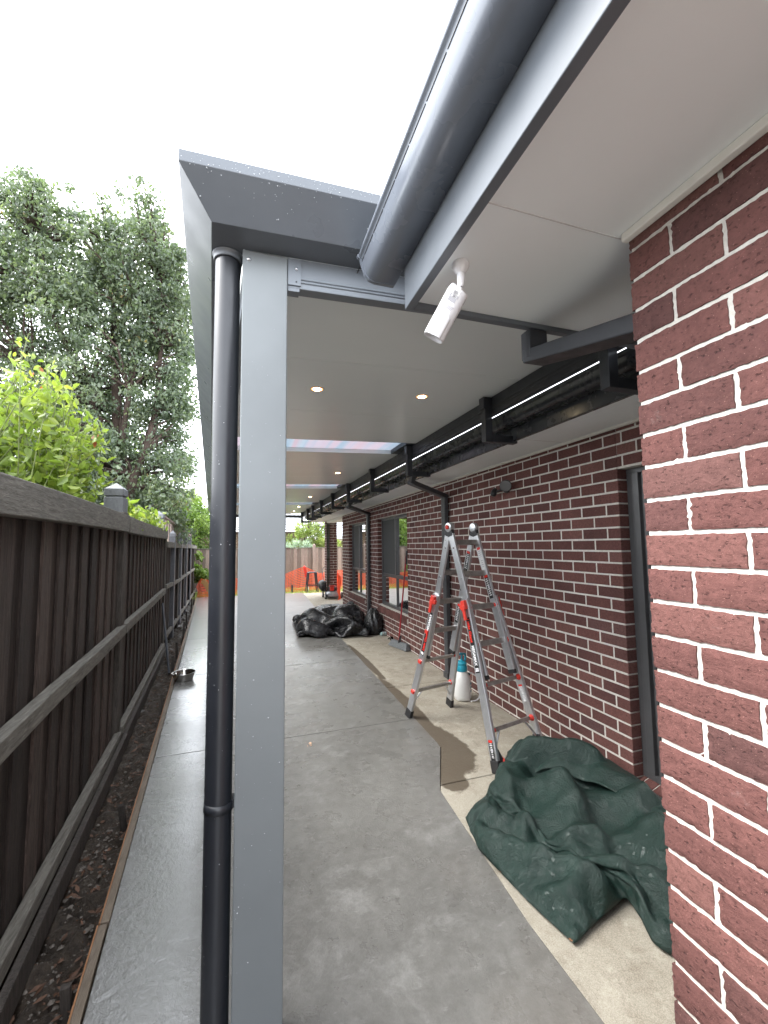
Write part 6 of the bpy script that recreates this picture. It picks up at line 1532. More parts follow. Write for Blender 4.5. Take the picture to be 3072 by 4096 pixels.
-4,-3,-3,-2,-1,-4,15,6,5,2,1,0,-1,1,3,2,-2,206,-2,-3,-10,-8,-3,-4,0,6,-2,-25,-12,13,-4,2,0,0,-3,-2,-9,-7,-8,-7,-15,-1,-5,-4,-3,-3,-3,-2,-1,-1,10,6,6,-2,2,1,1,-1,3,2,-5,217,-3,-7,
-4,-3,-4,1,4,-7,-23,-13,12,-7,-1,2,-1,1,-8,-9,-7,-6,-5,-5,-3,-4,-4,-4,-3,-2,-2,-3,-1,-2,-3,14,-3,8,-3,-4,3,-3,1,10,-3,228,-1,-4,-4,-3,0,-2,-20,-11,7,-10,-8,1,-3,2,0,1,-4,-6,-8,-7,
-5,-3,-4,-5,-3,-4,-2,-2,-3,-2,0,-3,-3,-4,3,7,-9,-1,12,1,-5,2,10,240,-6,-1,0,0,-4,-10,-11,-5,-7,-7,-4,-3,-1,0,0,-1,0,-5,-6,-6,-5,-5,-3,-4,-5,-3,-2,-2,-2,0,-2,-3,-2,-3,-4,-4,1,2,3,3,
2,4,7,251,-2,0,-1,-4,-5,-11,-5,-6,-8,-6,-5,-5,-2,-1,0,0,-1,-3,-6,-4,-5,-3,-5,-5,-1,-1,-3,-2,-2,-2,-2,-3,-1,-3,-1,-3,0,1,1,4,3,2,2,262,2,0,-3,-5,-5,-6,-3,-6,-9,-7,-6,-8,-4,-3,-3,-1,
0,-2,-3,-4,-2,-2,-3,0,-2,-4,-1,-5,-4,-4,1,1,-3,0,-2,-2,0,0,0,2,0,1,1,273,7,-1,-4,-5,-6,-6,-3,-4,-10,-7,-6,-7,-4,-2,-3,-2,-1,-3,-3,-1,-2,-2,-2,-3,1,-3,-6,-3,-7,-1,2,0,0,0,-3,-2,-4,
1,1,-4,1,2,1,284,-4,9,2,-6,-6,-7,-7,-5,-4,-10,-6,-6,-2,-2,-3,-1,-2,-3,-2,-1,-1,-3,-1,-4,-4,-2,-7,-5,-3,-1,0,-3,-2,3,-2,-4,-7,3,4,4,2,-1,-4,296,0,5,0,-3,-4,-7,-8,-11,-3,-7,-5,-3,-4,
-1,-2,-2,-2,-2,-2,-1,-1,-2,-1,-4,-5,-6,-6,-5,-1,-1,-1,-9,-5,-4,-4,3,6,2,3,2,1,0,-6,307,5,3,-2,1,-7,-9,-9,-13,-3,-3,-2,-3,-3,-2,-2,-1,-2,-2,-1,-2,-2,-2,-2,-5,-4,-6,-6,-2,-4,-1,-8,
-3,-2,-3,0,1,1,3,-1,8,-2,0,-8,318,9,0,1,-4,-6,-8,-12,-5,-3,-2,-3,-3,-3,-2,-3,-2,-1,-2,-1,-2,-2,-3,-4,-4,-3,-5,-5,-2,-5,-4,-5,-3,-2,0,-2,0,0,0,1,-2,-1,-2,0,329,-10,3,9,0,-10,-8,-1,
-2,-2,-4,-4,-2,-2,-3,-3,-2,-1,-2,-2,-2,-3,-3,-4,-4,-2,-5,-4,-3,-4,-4,-4,-5,1,-1,-1,2,1,-9,-3,-5,4,-10,8,341,-4,-2,-4,2,0,-2,-3,-3,-2,-4,-3,-2,-3,-2,-3,-1,-3,-2,-2,-2,-3,-4,-3,-2,
-3,-4,-4,-5,-3,-4,-3,-3,-3,1,-1,-6,-6,-6,-5,8,-1,-4,2,352,-1,1,-2,-3,-2,-3,-1,-2,-3,-2,-2,-1,-3,-2,-3,-3,-3,-2,-4,-4,-2,-3,-1,-2,-4,-3,-3,-5,-3,-2,-4,0,-4,-2,-1,-7,0,-5,-4,-1,-5,1,
-3,363,-4,-1,0,0,-1,0,-1,-1,-2,-1,-3,-3,-3,-1,-3,-3,-4,-3,-4,-5,-2,-2,-2,-1,-3,-3,-1,-3,-4,0,-5,-3,-1,-2,-5,-6,-1,1,-16,0,-4,2,-3,374,1,0,-1,0,-1,0,-1,0,-1,-1,-2,-4,-3,-4,-3,-3,-2,
-3,-4,-3,-1,-3,-3,-3,-3,-3,0,-2,-2,-1,-4,-3,-3,-4,-3,-10,-5,-7,-6,-4,-3,2,1,385,-1,0,0,1,-1,1,1,3,2,0,-3,-4,-5,-5,-5,-1,-4,-1,-3,-3,-3,-3,-4,-3,-2,-1,-2,-1,-2,-3,-2,-4,-5,-7,-8,-9,
-6,-3,-4,-2,9,-10,-4,396,-5,1,0,4,3,3,4,3,0,-2,-2,-6,-4,-3,-6,-4,0,-1,-3,-3,-3,-5,-3,-4,-4,-7,2,-2,-1,-4,-4,-3,-2,-3,-15,-12,-5,0,0,-1,-6,1,-3,408,0,-1,2,5,4,2,0,-3,-6,1,1,-5,-3,0,
0,-4,-1,-1,-4,-3,-3,-5,-8,-9,-14,6,-7,5,0,-7,-6,-5,0,0,8,-7,-18,-3,-4,-4,2,-1,-10,419,4,2,2,3,-2,-5,2,-6,-2,1,-2,-1,1,1,0,3,-2,-2,-4,-5,-4,-9,-17,-10,-12,-5,7,2,-2,-11,0,-2,-2,4,6,
-4,-2,-7,-2,-9,-8,-8,0,430,9,2,-2,-5,3,-6,-2,-3,-1,-1,-2,1,3,2,3,6,-2,-4,-6,-9,-7,-14,-15,-11,-8,-6,1,-1,2,-6,2,1,2,2,-3,2,8,-15,-6,-9,-6,-20,16,441,12,1,-8,-2,-2,-1,-4,0,-2,-4,-4,
3,5,8,9,2,-5,-7,-8,-12,-12,-13,-13,-9,-8,-4,-4,0,0,5,2,3,1,1,1,5,3,-19,-7,-8,-15,6,-5,453,4,9,-9,-5,-5,0,-5,-1,1,1,3,5,11,7,2,-8,-16,-8,-8,-10,-13,-14,-12,0,-5,-3,1,0,1,2,2,2,2,3,
3,2,-13,-4,-10,-17,-9,2,4,464,6,1,-5,-9,-7,0,2,4,2,4,5,9,7,-3,-6,-23,-5,-10,-12,-7,-9,-2,-7,-4,-5,-1,0,1,3,1,1,2,3,3,2,-9,-2,-10,-13,-8,-3,-6,1,475,-4,-7,2,6,-1,-1,2,2,4,3,6,7,-30,
-5,-1,-8,-9,-8,-8,-4,-6,-2,-2,-3,-2,-2,0,3,0,1,3,3,2,1,-7,-7,-5,-12,-1,-11,-2,-3,-2,486,-1,5,-2,-3,0,11,0,-1,0,-1,-2,-21,-6,-10,-2,-8,-8,4,-5,-4,-3,-1,-2,-3,-3,-3,2,2,1,2,3,1,-6,
-11,-10,-8,-10,-10,4,3,5,-2,-5,498,2,-1,1,1,-2,-5,-5,-6,4,5,-8,-10,-12,-11,-9,19,-9,-4,-1,-1,-1,-3,-2,-4,-3,-1,3,2,3,-1,-5,-8,-8,-11,-9,-4,-4,1,-1,0,-7,-7,12,509,2,0,-3,-3,13,-19,
-6,3,-4,-11,-6,-8,5,1,-2,-6,-4,-1,0,1,0,-2,-4,-3,-6,0,8,3,-14,-5,-9,-12,-9,2,-2,-2,-1,0,2,2,-1,-6,-1,520,-4,-7,-1,-2,-1,1,6,-1,-7,-13,-6,-3,1,1,-2,-2,-6,0,0,1,0,-2,-3,-3,0,8,-19,
-12,-4,-10,-8,3,-4,-2,-1,0,0,0,2,1,2,1,-12,531,-1,0,0,-2,-1,1,-4,-12,-11,-1,0,-1,-1,-1,-2,2,-1,-4,-2,1,0,-2,-2,1,-13,-11,-12,-12,-5,3,-3,-2,1,-1,-1,1,0,1,0,-1,3,-12,-2,542,2,4,-1,
-1,-1,-4,-14,-7,-5,-2,3,0,-5,-4,0,0,3,-1,1,0,-1,0,0,-17,-12,-9,-4,-7,-1,-6,-5,1,-2,-1,-2,-1,3,0,-12,-10,-5,0,15,553,6,8,-1,-2,-6,-10,-9,-8,-9,0,-3,-2,-3,-2,4,1,8,1,3,-1,0,-1,-13,
-10,-12,-10,-6,-7,-4,-2,-1,2,-5,-1,-3,-1,-4,-3,-3,-2,-2,4,1,565,-1,1,4,13,-13,-12,-8,-8,-9,-5,7,-3,-2,-4,1,3,10,5,3,0,-4,-6,-15,-8,-12,-8,-9,-6,1,-2,3,-2,-2,-3,-2,-2,-3,-2,-3,-1,
-1,-5,0,576,-10,5,18,-15,11,-15,-16,-3,-7,-5,0,11,1,1,-2,2,2,9,3,-3,-8,-23,-3,-10,-5,-5,-6,-10,2,-3,-4,8,-5,-6,4,-3,-2,-6,-1,-2,-7,1,-3,587,3,-6,0,-3,-5,-6,-3,0,-9,-3,4,3,-5,-1,8,
4,5,-18,-15,1,3,-8,0,-8,-5,-1,-8,-2,-2,-3,-4,-1,-1,-3,9,-5,-7,0,-3,-8,-1,-7,1,598,2,-5,-5,-2,-2,-3,-2,-2,-4,-2,-2,-1,-2,-3,-1,-12,-3,-5,-5,-1,-3,17,-7,-9,-2,-1,-3,-3,-3,-3,-2,-3,
-2,-2,1,-3,-3,0,-5,-5,-2,-4,-3,35,-2,17,-16,-6,14,-1,-11,-1,-4,-8,-7,-2,1,2,7,-5,8,-1,11,-2,-7,-9,0,-1,3,3,0,2,-10,8,5,1,0,-7,-4,-5,5,-4,4,6,11,3,-5,16,-4,29,51,25,-8,-7,-6,-34,-2,
7,21,14,-4,-5,-5,3,-18,-3,-14,-15,49,28,3,-33,-22,-37,27,12,20,-16,6,7,6,-2,-7,-7,-12,10,-17,-10,0,-16,-11,13,12,18,39,20,-9,-14,-1,26,23,16,12,6,10,3,-8,-6,-14,1,-14,-39,-27,4,0,
-11,-12,24,27,32,32,0,-9,-1,0,-3,-8,-7,-4,-7,18,-8,-37,-44,-44,9,52,40,26,21,-13,-22,0,63,25,4,12,2,19,-6,14,-6,-10,-27,-30,-23,-35,-34,-10,11,16,22,19,18,27,25,8,15,-12,-7,-6,-4,
-5,-1,-15,-38,-41,-55,-35,7,54,34,9,9,-29,38,37,66,34,11,0,14,2,8,-3,-13,-40,-28,-14,-20,-11,-34,-36,28,24,33,25,31,24,16,8,28,-5,-24,-19,-18,-21,-43,-45,-39,-8,-32,-50,22,4,38,11,
-12,69,19,62,72,18,12,29,2,-7,-32,-38,-62,-38,-43,-24,-6,13,13,36,33,26,31,30,30,22,13,23,17,-28,-33,-36,-34,-58,-54,-46,-38,-26,16,-38,16,15,16,3,85,6,62,74,58,34,15,-20,-30,-50,
-39,-53,-54,-32,-33,-30,26,40,43,51,36,31,32,40,22,40,13,19,-62,-46,-37,-19,-60,-61,-47,-42,-38,-21,9,-5,24,40,7,11,41,62,71,65,62,22,-26,-71,-59,-33,-42,-49,-25,-37,-24,25,42,32,
37,47,49,46,46,40,23,14,7,-9,-28,-68,-61,-61,-44,-57,-37,-32,-27,3,12,-31,13,-1,52,31,64,63,67,69,31,-65,-47,-34,-40,-37,-38,-15,-36,-16,24,25,30,31,53,53,56,43,37,23,15,-4,-9,-12,
-6,-62,-59,-66,-51,-46,-42,-36,-28,-22,-8,11,9,50,16,54,58,77,70,4,-72,-18,-34,-17,-19,-41,-18,3,-27,5,29,36,36,42,53,29,45,13,19,23,11,-2,-15,-3,-24,-21,-63,-53,-42,-44,-36,-34,
-20,-36,16,-46,14,44,41,50,52,60,19,-61,-11,-17,13,-12,-18,4,-15,-13,-11,16,36,36,33,41,11,21,18,14,19,16,1,-9,6,2,-4,-58,0,-53,-35,-34,-43,-40,-41,-14,-43,-24,15,32,47,49,65,18,
-34,-31,19,15,17,9,5,9,-23,-9,7,7,19,24,44,10,22,-12,-2,4,12,9,5,14,13,5,-31,-4,-13,-9,-29,-42,-40,-44,-41,-38,-53,-26,10,40,48,54,8,13,-41,17,23,46,30,23,9,-1,-14,7,3,11,8,28,11,
12,4,9,10,-6,-9,6,-2,17,20,-15,-24,-13,-9,11,-10,-47,-47,-47,-51,-42,-46,-46,7,45,46,18,8,-23,10,24,48,53,34,26,17,14,9,13,15,7,0,11,5,-2,2,2,-9,-9,-3,-24,23,25,9,-28,-19,-22,-10,
2,8,-44,-45,-52,-52,-51,-48,-31,7,42,37,12,1,-26,36,35,47,70,39,8,47,26,14,11,19,-6,0,5,-14,-19,-29,-28,-8,5,11,30,24,32,-15,-33,-24,-16,-13,28,-49,-32,-47,-43,-31,-49,-49,-48,9,0,
32,35,-12,18,34,39,45,64,37,49,59,14,23,20,-2,-14,-7,-15,-37,-34,-30,0,31,25,13,25,26,12,-10,-16,-17,-10,-24,-13,-21,-35,-51,-46,-57,-47,-55,-46,13,-3,1,26,35,33,41,42,50,54,55,61,
43,25,16,-1,-4,-15,-29,-28,-24,-57,-8,17,30,44,31,26,14,1,-11,-23,30,-2,-26,-19,-48,-70,-53,-72,-57,-56,-46,-16,17,26,-19,36,35,47,36,47,49,66,69,52,29,31,12,-11,-38,-26,-25,-40,
-18,-41,3,42,37,37,35,26,3,5,-14,27,0,-14,-18,-46,-68,-64,-67,-59,-68,-56,-45,-17,18,-5,32,41,44,42,50,37,65,70,51,35,24,23,-7,-8,-20,-52,-19,-42,-25,-18,4,36,39,63,36,14,-5,32,5,
4,-6,-19,-41,-44,-61,-58,-62,-80,-55,-58,-42,-23,7,41,46,21,46,34,62,57,53,53,31,23,31,5,5,-16,-27,-48,-28,-17,-18,4,-1,36,46,52,41,10,4,7,5,35,-15,-35,-47,-54,-61,-85,-76,-48,-57,
-38,-28,-44,7,56,38,45,51,49,33,38,37,53,30,34,26,1,-4,-14,-37,-15,-19,-16,-13,-3,16,35,48,37,28,13,-5,-8,16,3,4,-42,-34,-63,-85,-57,-55,-58,-49,-37,-27,-16,10,41,49,43,37,40,39,
43,45,42,45,21,-2,12,6,-4,-11,-15,-23,12,4,4,16,-4,26,25,40,18,1,-10,-3,-2,-4,-10,-58,-73,-72,-65,-40,-48,-8,-39,-53,-60,17,10,43,46,45,43,48,56,35,42,29,17,9,7,4,4,-6,9,12,8,11,
11,0,8,6,13,8,16,7,4,-12,-16,-28,-36,-33,-60,-75,-43,-47,-43,-27,-40,-26,-30,8,54,40,36,37,31,40,39,44,42,25,23,15,4,9,8,-11,13,9,6,9,15,3,8,9,3,12,8,6,-13,-11,-17,-28,-35,-37,-57,
-53,-42,-23,-26,-41,-49,-58,-39,17,8,34,42,41,33,46,37,46,45,31,32,11,15,17,16,6,-4,11,16,0,3,2,5,8,3,-3,-17,-10,-13,-16,-12,-14,-29,-25,-37,-12,-34,-40,-50,-69,-34,-50,-42,9,43,
40,42,30,35,36,33,25,17,21,34,13,26,34,33,-14,24,17,0,24,10,-19,5,-18,-30,-37,1,-20,-5,-15,-11,-8,-2,12,22,-31,-61,-66,-63,-43,-39,-53,-14,12,44,53,52,15,22,5,14,7,6,25,36,30,37,
42,45,40,9,16,-4,10,1,-14,-41,-34,-33,-24,-20,-4,-12,-8,-10,-11,-6,-3,37,26,-43,-76,-51,-55,-45,-12,-40,11,37,63,29,-2,3,-10,18,6,25,38,28,39,58,50,40,56,14,-1,-8,-10,-13,-35,-47,
-29,-33,-27,-13,-12,-7,-6,-11,-14,-7,14,52,31,-3,-103,-56,-54,-45,-30,41,9,38,57,-11,-19,18,7,3,16,37,47,40,53,61,40,63,31,0,-14,-20,-33,-29,-31,-49,-33,-28,-23,-11,-8,-10,-4,-9,
-4,15,48,34,60,-77,-74,-47,-17,-19,10,-88,7,31,51,-58,21,22,9,13,30,40,53,73,62,62,36,19,-11,-18,-23,-25,-33,-35,-34,-42,-30,-31,-14,-17,-11,-11,13,13,38,20,29,51,-27,-55,-53,-16,
16,10,-119,7,11,-9,46,-7,17,23,15,37,49,38,47,60,55,56,0,-22,-28,-21,-14,-20,-38,-31,-35,-38,-30,-19,-7,7,-3,9,20,31,25,36,10,-12,-23,-60,-17,7,-2,-101,3,37,22,-2,18,12,38,39,34,
49,5,45,38,37,41,-6,-30,-17,4,-17,-13,-27,-39,-34,-30,-21,-12,-15,0,16,14,19,23,34,27,7,-9,-23,-44,-30,7,-24,-65,-19,50,-26,12,50,48,22,-3,26,53,31,21,15,12,18,-4,-23,-1,-9,-4,-23,
-18,-25,-35,-30,-16,-3,13,11,-6,31,11,37,19,19,3,-13,-23,-34,-35,-39,-25,14,-33,-40,21,19,34,9,36,18,3,26,48,31,18,13,-3,-12,3,6,-8,-11,-14,-31,-16,-14,-12,-17,0,5,27,33,22,11,13,
17,18,-15,-26,-24,2,-13,-23,-20,-29,-40,-25,-24,18,24,36,18,-20,26,19,17,24,25,35,-4,-10,-5,7,-4,-19,-21,-10,-5,-3,4,7,9,20,22,23,19,30,8,0,2,-38,-35,-22,-15,0,-21,-27,-25,9,-21,
33,13,-28,-64,40,-6,21,17,31,31,22,38,25,-58,-13,-28,-28,-12,-3,7,4,5,23,4,4,26,28,29,32,35,44,-24,-66,-37,-26,-21,-16,-23,-30,-11,-16,-2,-4,16,13,20,-12,-63,14,34,47,31,37,47,32,
-26,-49,-47,-46,-28,-15,6,29,-1,32,21,2,24,27,31,35,26,22,40,-44,-56,-27,-30,-39,-34,-37,-15,-16,-18,10,-7,-6,1,15,17,7,-16,13,47,47,52,43,31,-16,-63,-42,-41,-47,-6,-2,7,19,8,15,
45,47,37,33,24,25,37,27,-84,-22,-35,-36,-52,-44,-25,-31,1,1,-4,3,9,1,-7,4,-10,22,14,12,44,52,47,47,31,-71,-60,-58,-18,-17,-8,5,9,15,7,26,26,49,76,43,15,37,19,-74,-29,-50,-55,-41,
-7,32,-53,-30,0,7,6,13,3,11,20,9,-9,-21,-45,13,35,48,48,70,-25,-83,-58,-32,-4,53,3,-2,11,3,-16,24,9,59,69,28,26,10,-55,-36,-41,-45,-32,-22,-30,1,47,-56,44,-2,34,0,29,12,9,-5,-17,
-53,-59,46,0,27,29,63,-29,-61,-49,-21,14,38,38,9,17,24,-14,-7,-17,38,72,29,-5,-21,-41,-43,-37,6,5,-53,-39,23,42,-48,54,16,9,13,10,8,11,-18,-33,-50,-35,12,38,71,-25,-22,5,2,-2,-41,
28,-45,39,51,33,9,5,-21,-33,38,30,15,-15,-36,-14,-55,0,28,4,-47,-39,-3,10,44,10,-10,49,-2,3,-10,17,-29,-27,11,-67,13,62,-21,-20,-9,6,-9,21,24,-41,-11,35,18,0,-1,11,-7,-23,19,26,4,
-14,-11,-17,-6,-16,29,-19,11,-46,9,8,-1,14,1,49,-5,-20,36,-21,-26,27,-62,22,31,-5,8,-4,-2,-2,-8,-4,-3,1,-1,0,2,9,-2,-13,12,19,-8,-20,13,0,0,22,-1,-17,-10,-1,-7,-2,0,5,8,6,2,-13,2,
13,-8,-9,0,-1,8,6])
# ------------------------------------------------------------------ aluminium ladder
Ub = Vector((.972, .236, 0)).normalized(); Vb = Vector((-.236, .972, 0)).normalized(); Zb = Vector((0, 0, 1))
HM = Vector((1.905, 3.49, .155)); FM = Vector((2.053, 2.908, G)); RM = Vector((1.809, 4.10, G))
lad = thing('folding_ladder', 'aluminium folding ladder with red rung caps standing open as an A frame by the wall', 'ladder', (1.93, 3.5, G))
def wid(t, outer):
    if outer:
        return .345 + .185 * max(0, (t - .36) / .64) ** 1.15
    return .300 + .025 * t
def rp(front, side, t, outer):
    m = HM.lerp(FM if front else RM, t)
    return m + Ub * side * wid(t, outer) / 2
def rung_t():
    return (.075, .225, .375, .53, .69, .855)
hin = []
for side in (-1, 1):
    c = HM + Ub * side * .15
    mb = MB(); mb.lathe([(0, -.024), (.040, -.024), (.043, -.018), (.043, .018), (.040, .024), (0, .024)], c, Ub, 24)
    h = mb.build('hinge', M_ALU, lad, .002)
    mb = MB()
    for fr in (True, False):
        d = (rp(fr, side, .12, False) - rp(fr, side, 0, False)).normalized()
        mb.beam(c + d * .01, c + d * .085, Ub, .034, .058)
    mb.build('hinge_shoe', M_BLACKP, h, .004)
    mb = MB(); mb.lathe([(0, .024), (.02, .026), (.020, .036), (.008, .045), (0, .046)], c, Ub * side, 16); mb.build('hinge_knob', M_RED if side < 0 else M_BLACKP, h)
def rail_bar(pts, w, th, d_in, name='side_rail', mat=M_ALU, par=lad):
    """channel rail through pts: web faces outwards"""
    mb = MB()
    rows = []
    for i, p in enumerate(pts):
        t_ = (pts[min(i + 1, len(pts) - 1)] - pts[max(i - 1, 0)]).normalized()
        u = Ub - t_ * Ub.dot(t_); u.normalize(); v = t_.cross(u)
        k = .006
        prof = [(-th / 2, -w / 2), (-th / 2 + k, -w / 2 - .002), (th / 2 - k, -w / 2 - .002), (th / 2, -w / 2), (th / 2, w / 2), (th / 2 - k, w / 2 + .002), (-th / 2 + k, w / 2 + .002), (-th / 2, w / 2)]
        rows.append([p + u * a + v * b for a, b in prof])
    mb.sweep(rows, 0, False)
    return mb.build(name, mat, par, .0015)
RAILS = {}
for fr in (True, False):
    for side in (-1, 1):
        r1 = rail_bar([rp(fr, side, t, False) for t in (.035, .3, .655)], .064, .024, side)
        mb = MB(); p = rp(fr, side, .655, False); q = rp(fr, side, .672, False); mb.beam(p, q, Ub, .028, .070); mb.build('end_cap', M_BLACKP, r1, .002)
        r2 = rail_bar([rp(fr, side, t, True) for t in (.335, .37, .45, .55, .66, .78, .90, .985)], .072, .030, side)
        RAILS[(fr, side)] = r2
        if True:
            mb = MB()
            for t in (.045, .065): 
                for v_ in (-.015, .015):
                    pp = rp(fr, side, t, False); dd = (rp(fr, side, .3, False) - rp(fr, side, 0, False)).normalized(); vv = dd.cross(Ub)
                    mb.lathe([(0, .003), (.004, .002), (.005, 0)], pp + Ub * side * .012 + vv * v_, Ub * side, 8)
            for t in (.10, .245):
                pp = rp(fr, side, t, False)
                mb.lathe([(.0, .0015), (.009, .0015), (.011, .001), (.011, 0)], pp + Ub * side * .012, Ub * side, 12)
            mb.build('rivet', M_SCREW, r1)
        # foot
        p = rp(fr, side, .965, True); q = rp(fr, side, 1.0, True); d = (q - p).normalized()
        mb = MB(); mb.beam(p - d * .02, Vector((q.x, q.y, G + .002)) + (q - p) * 0, Ub, .040, .084)
        f = mb.build('foot', M_BLACKP, lad, .006)
        if fr:
            c = rp(fr, side, .945, True) + Vb * -.02 + Ub * (.05 if side < 0 else -.045)
            mb = MB(); mb.lathe([(.012, -.012), (.042, -.012), (.046, -.006), (.046, .006), (.042, .012), (.012, .012)], Vector((c.x, c.y, G + .06)), Ub, 22)
            for k in range(5):
                a = k * 6.283 / 5; mb.beam(Vector((c.x, c.y, G + .06)), Vector((c.x, c.y, G + .06)) + (Vb * math.cos(a) + Zb * math.sin(a)) * .043, Ub, .010, .010)
            w = mb.build('wheel', M_RED, f, .001)
            mb = MB(); mb.beam(rp(fr, side, .92, True) + Ub * side * -.012, Vector((c.x, c.y, G + .055)), Ub, .016, .075); mb.build('wheel_bracket', M_BLACKP, f, .004)
for fr in (True, False):
    for k, t in enumerate(rung_t()):
        outer = k >= 2
        a = rp(fr, -1, t, outer); b = rp(fr, 1, t, outer)
        d = (rp(fr, 1, .8, False) - rp(fr, 1, .2, False)).normalized(); n = Ub.cross(d)
        mb = MB()
        if k < 4:
            mb.beam(a + Ub * .01, b - Ub * .01, d, .046, .022)
            for off in (-.012, 0, .012):
                mb.beam(a + Ub * .012 + d * off + n * .0115, b - Ub * .012 + d * off + n * .0115, d, .006, .003)
                mb.beam(a + Ub * .012 + d * off - n * .0115, b - Ub * .012 + d * off - n * .0115, d, .006, .003)
        else:
            mb.beam(a + Ub * .01, b - Ub * .01, d, .030, .020)
        rg = mb.build('rung', M_RUNG, lad, .002)
        if outer:
            for p, s_ in ((a, 1), (b, -1)):
                mb = MB()
                mb.lathe([(.012, -.006), (.026, -.006), (.028, .0), (.020, .012), (.015, .026), (.010, .026)], p + Ub * s_ * .016 - n * (.010 if fr else -.010), Ub * s_, 8, 0, False)
                if not fr:
                    mb.obox(p - Ub * s_ * .02 + n * .0, Ub * .012, d * .016, n * .02)
                mb.build('rung_cap', M_RED, rg, .002)
# red lock levers
for fr in (True, False):
    for side in (-1, 1):
        p = rp(fr, side, .355, True); d = (rp(fr, side, .5, True) - rp(fr, side, .35, True)).normalized(); n = Ub.cross(d)
        if fr: n = -n
        o = p + Ub * side * .030
        mb = MB()
        mb.obox(o + d * .012, Ub * .016, d * .038, n * .026)
        mb.obox(o + d * .022 + n * -.034, Ub * .013, d * .020, n * .014)
        mb.obox(o + d * .085 + Ub * side * .010, Ub * .010, d * .055, n * .015)
        mb.obox(o + d * .038 + Ub * side * .012, Ub * .013, d * .022, n * .019)
        mb.build('lock_lever', M_RED, lad, .006)
# braces under the lowest rungs
for fr in (True, False):
    for side in (-1, 1):
        a = rp(fr, side, .855, True) + Ub * -side * .10; b = rp(fr, side, .93, True) - Ub * side * .01
        mb = MB(); mb.tube([a, b], .009, 8, 0); mb.build('brace', M_ALU, lad)

def sticker(par, fr, side, t0, t1, inside, wv, mats_, draw, outer=True, off=None):
    """thin printed label lying on a rail's web; draw(mb, origin, along, across, length) adds the print"""
    p = rp(fr, side, t0, outer); q = rp(fr, side, t1, outer); d = (q - p).normalized()
    s_ = -side if inside else side
    u = Ub - d * Ub.dot(d); u.normalize()
    v = d.cross(u)
    th = (.030 if outer else .024) / 2
    if off is not None: th = off
    base = u * s_ * (th + .0006)
    mb = MB(); mb.obox((p + q) / 2 + base, d * (q - p).length / 2, v * wv / 2, u * .0006, 0)
    draw(mb, p + base + u * s_ * .0009, d, v, (q - p).length, u * s_)
    return mb.build('sticker', mats_, par)
def brand(read_down):
    def f(mb, o, d, v, L, nrm):
        if read_down:
            x = d; y = nrm.cross(d)
            st = o + d * .012 - y * .017
            put_text(mb, 'Little Giant', .044, st, x, y, 2, .0012, L * .44)
            put_text(mb, 'MEGAMAX', .046, st + x * (L * .49), x, y, 1, .0018, L * .36)
            mb.obox(o + d * (L * .945), d * L * .03, y * .018, nrm * .0003, 1)
            mb.obox(o + d * (L * .945), d * L * .015, y * .012, nrm * .0005, 3)
        else:
            x = -d; y = nrm.cross(x)
            st = o + d * (L - .012) - y * .017
            mb.obox(o + d * (L * .95), d * L * .03, y * .018, nrm * .0003, 1)
            put_text(mb, 'Little Giant', .044, st + x * L * .09, x, y, 2, .0012, L * .40)
            put_text(mb, 'MEGAMAX', .046, st + x * (L * .55), x, y, 1, .0018, L * .39)
    return f
MS = [M_BLACKSTICK, M_WHITESTICK, M_REDSTICK, M_LABELGREY]
sticker(RAILS[(True, -1)], True, -1, .415, .640, False, .046, MS, brand(True))
sticker(RAILS[(False, -1)], False, -1, .43, .655, False, .046, MS, brand(False))
def warn(dark):
    def f(mb, o, d, v, L, nrm):
        a = 1 if dark else 3
        mb.obox(o + d * L * .06, d * L * .055, v * .020, nrm * .0003, 2)
        for k in range(9):
            mb.obox(o + d * (L * (.18 + .085 * k)), d * L * .018, v * random.uniform(.008, .017), nrm * .0003, a)
        mb.obox(o + d * L * .5 + v * .004, d * L * .07, v * .009, nrm * .0005, 3 if dark else 0)
    return f
W_ = [M_WHITESTICK, M_WHITESTICK, M_REDSTICK, M_LABELGREY]
sticker(lad, True, 1, .10, .21, True, .044, W_, warn(False), False)
sticker(lad, True, 1, .235, .345, True, .044, MS, warn(True), False)
sticker(lad, False, 1, .12, .22, True, .044, MS, warn(True), False)
sticker(lad, False, 1, .27, .33, True, .044, MS, warn(True), False)
sticker(lad, False, 1, .40, .50, True, .044, MS, warn(True), False)
sticker(RAILS[(True, -1)], True, -1, .885, .955, False, .046, MS, warn(True))
sticker(RAILS[(True, 1)], True, 1, .72, .79, True, .03, W_, warn(False))
sticker(RAILS[(True, -1)], True, -1, .715, .76, True, .03, W_, warn(False))

# ------------------------------------------------------------------ garden sprayer
sx, sy = 2.30, 4.30
spr = thing('pressure_sprayer', 'white pressure sprayer bottle with teal pump top behind the ladder', 'sprayer', (sx, sy, G))
mb = MB(); mb.lathe([(0, .004), (.070, .004), (.082, .0), (.092, .012), (.097, .05), (.097, .16), (.094, .20), (.082, .245), (.058, .285), (.045, .30), (.044, .315), (0, .316)], (sx, sy, G), (0, 0, 1), 32)
for a in range(4):
    an = a * math.pi / 2 + .5; mb.lathe([(0, .0), (.024, 0), (.028, .02), (.02, .04)], (sx + .066 * math.cos(an), sy + .066 * math.sin(an), G - .002), (0, 0, 1), 10)
tank = mb.build('tank', M_MILK, spr)
mb = MB(); mb.lathe([(.0, .300), (.056, .300), (.058, .31), (.057, .352), (.053, .36), (.050, .372), (.055, .378), (.056, .392), (.045, .405), (.018, .41), (.016, .425), (0, .425)], (sx, sy, G), (0, 0, 1), 26)
pump = mb.build('pump_top', M_TEAL, spr)
mb = MB()
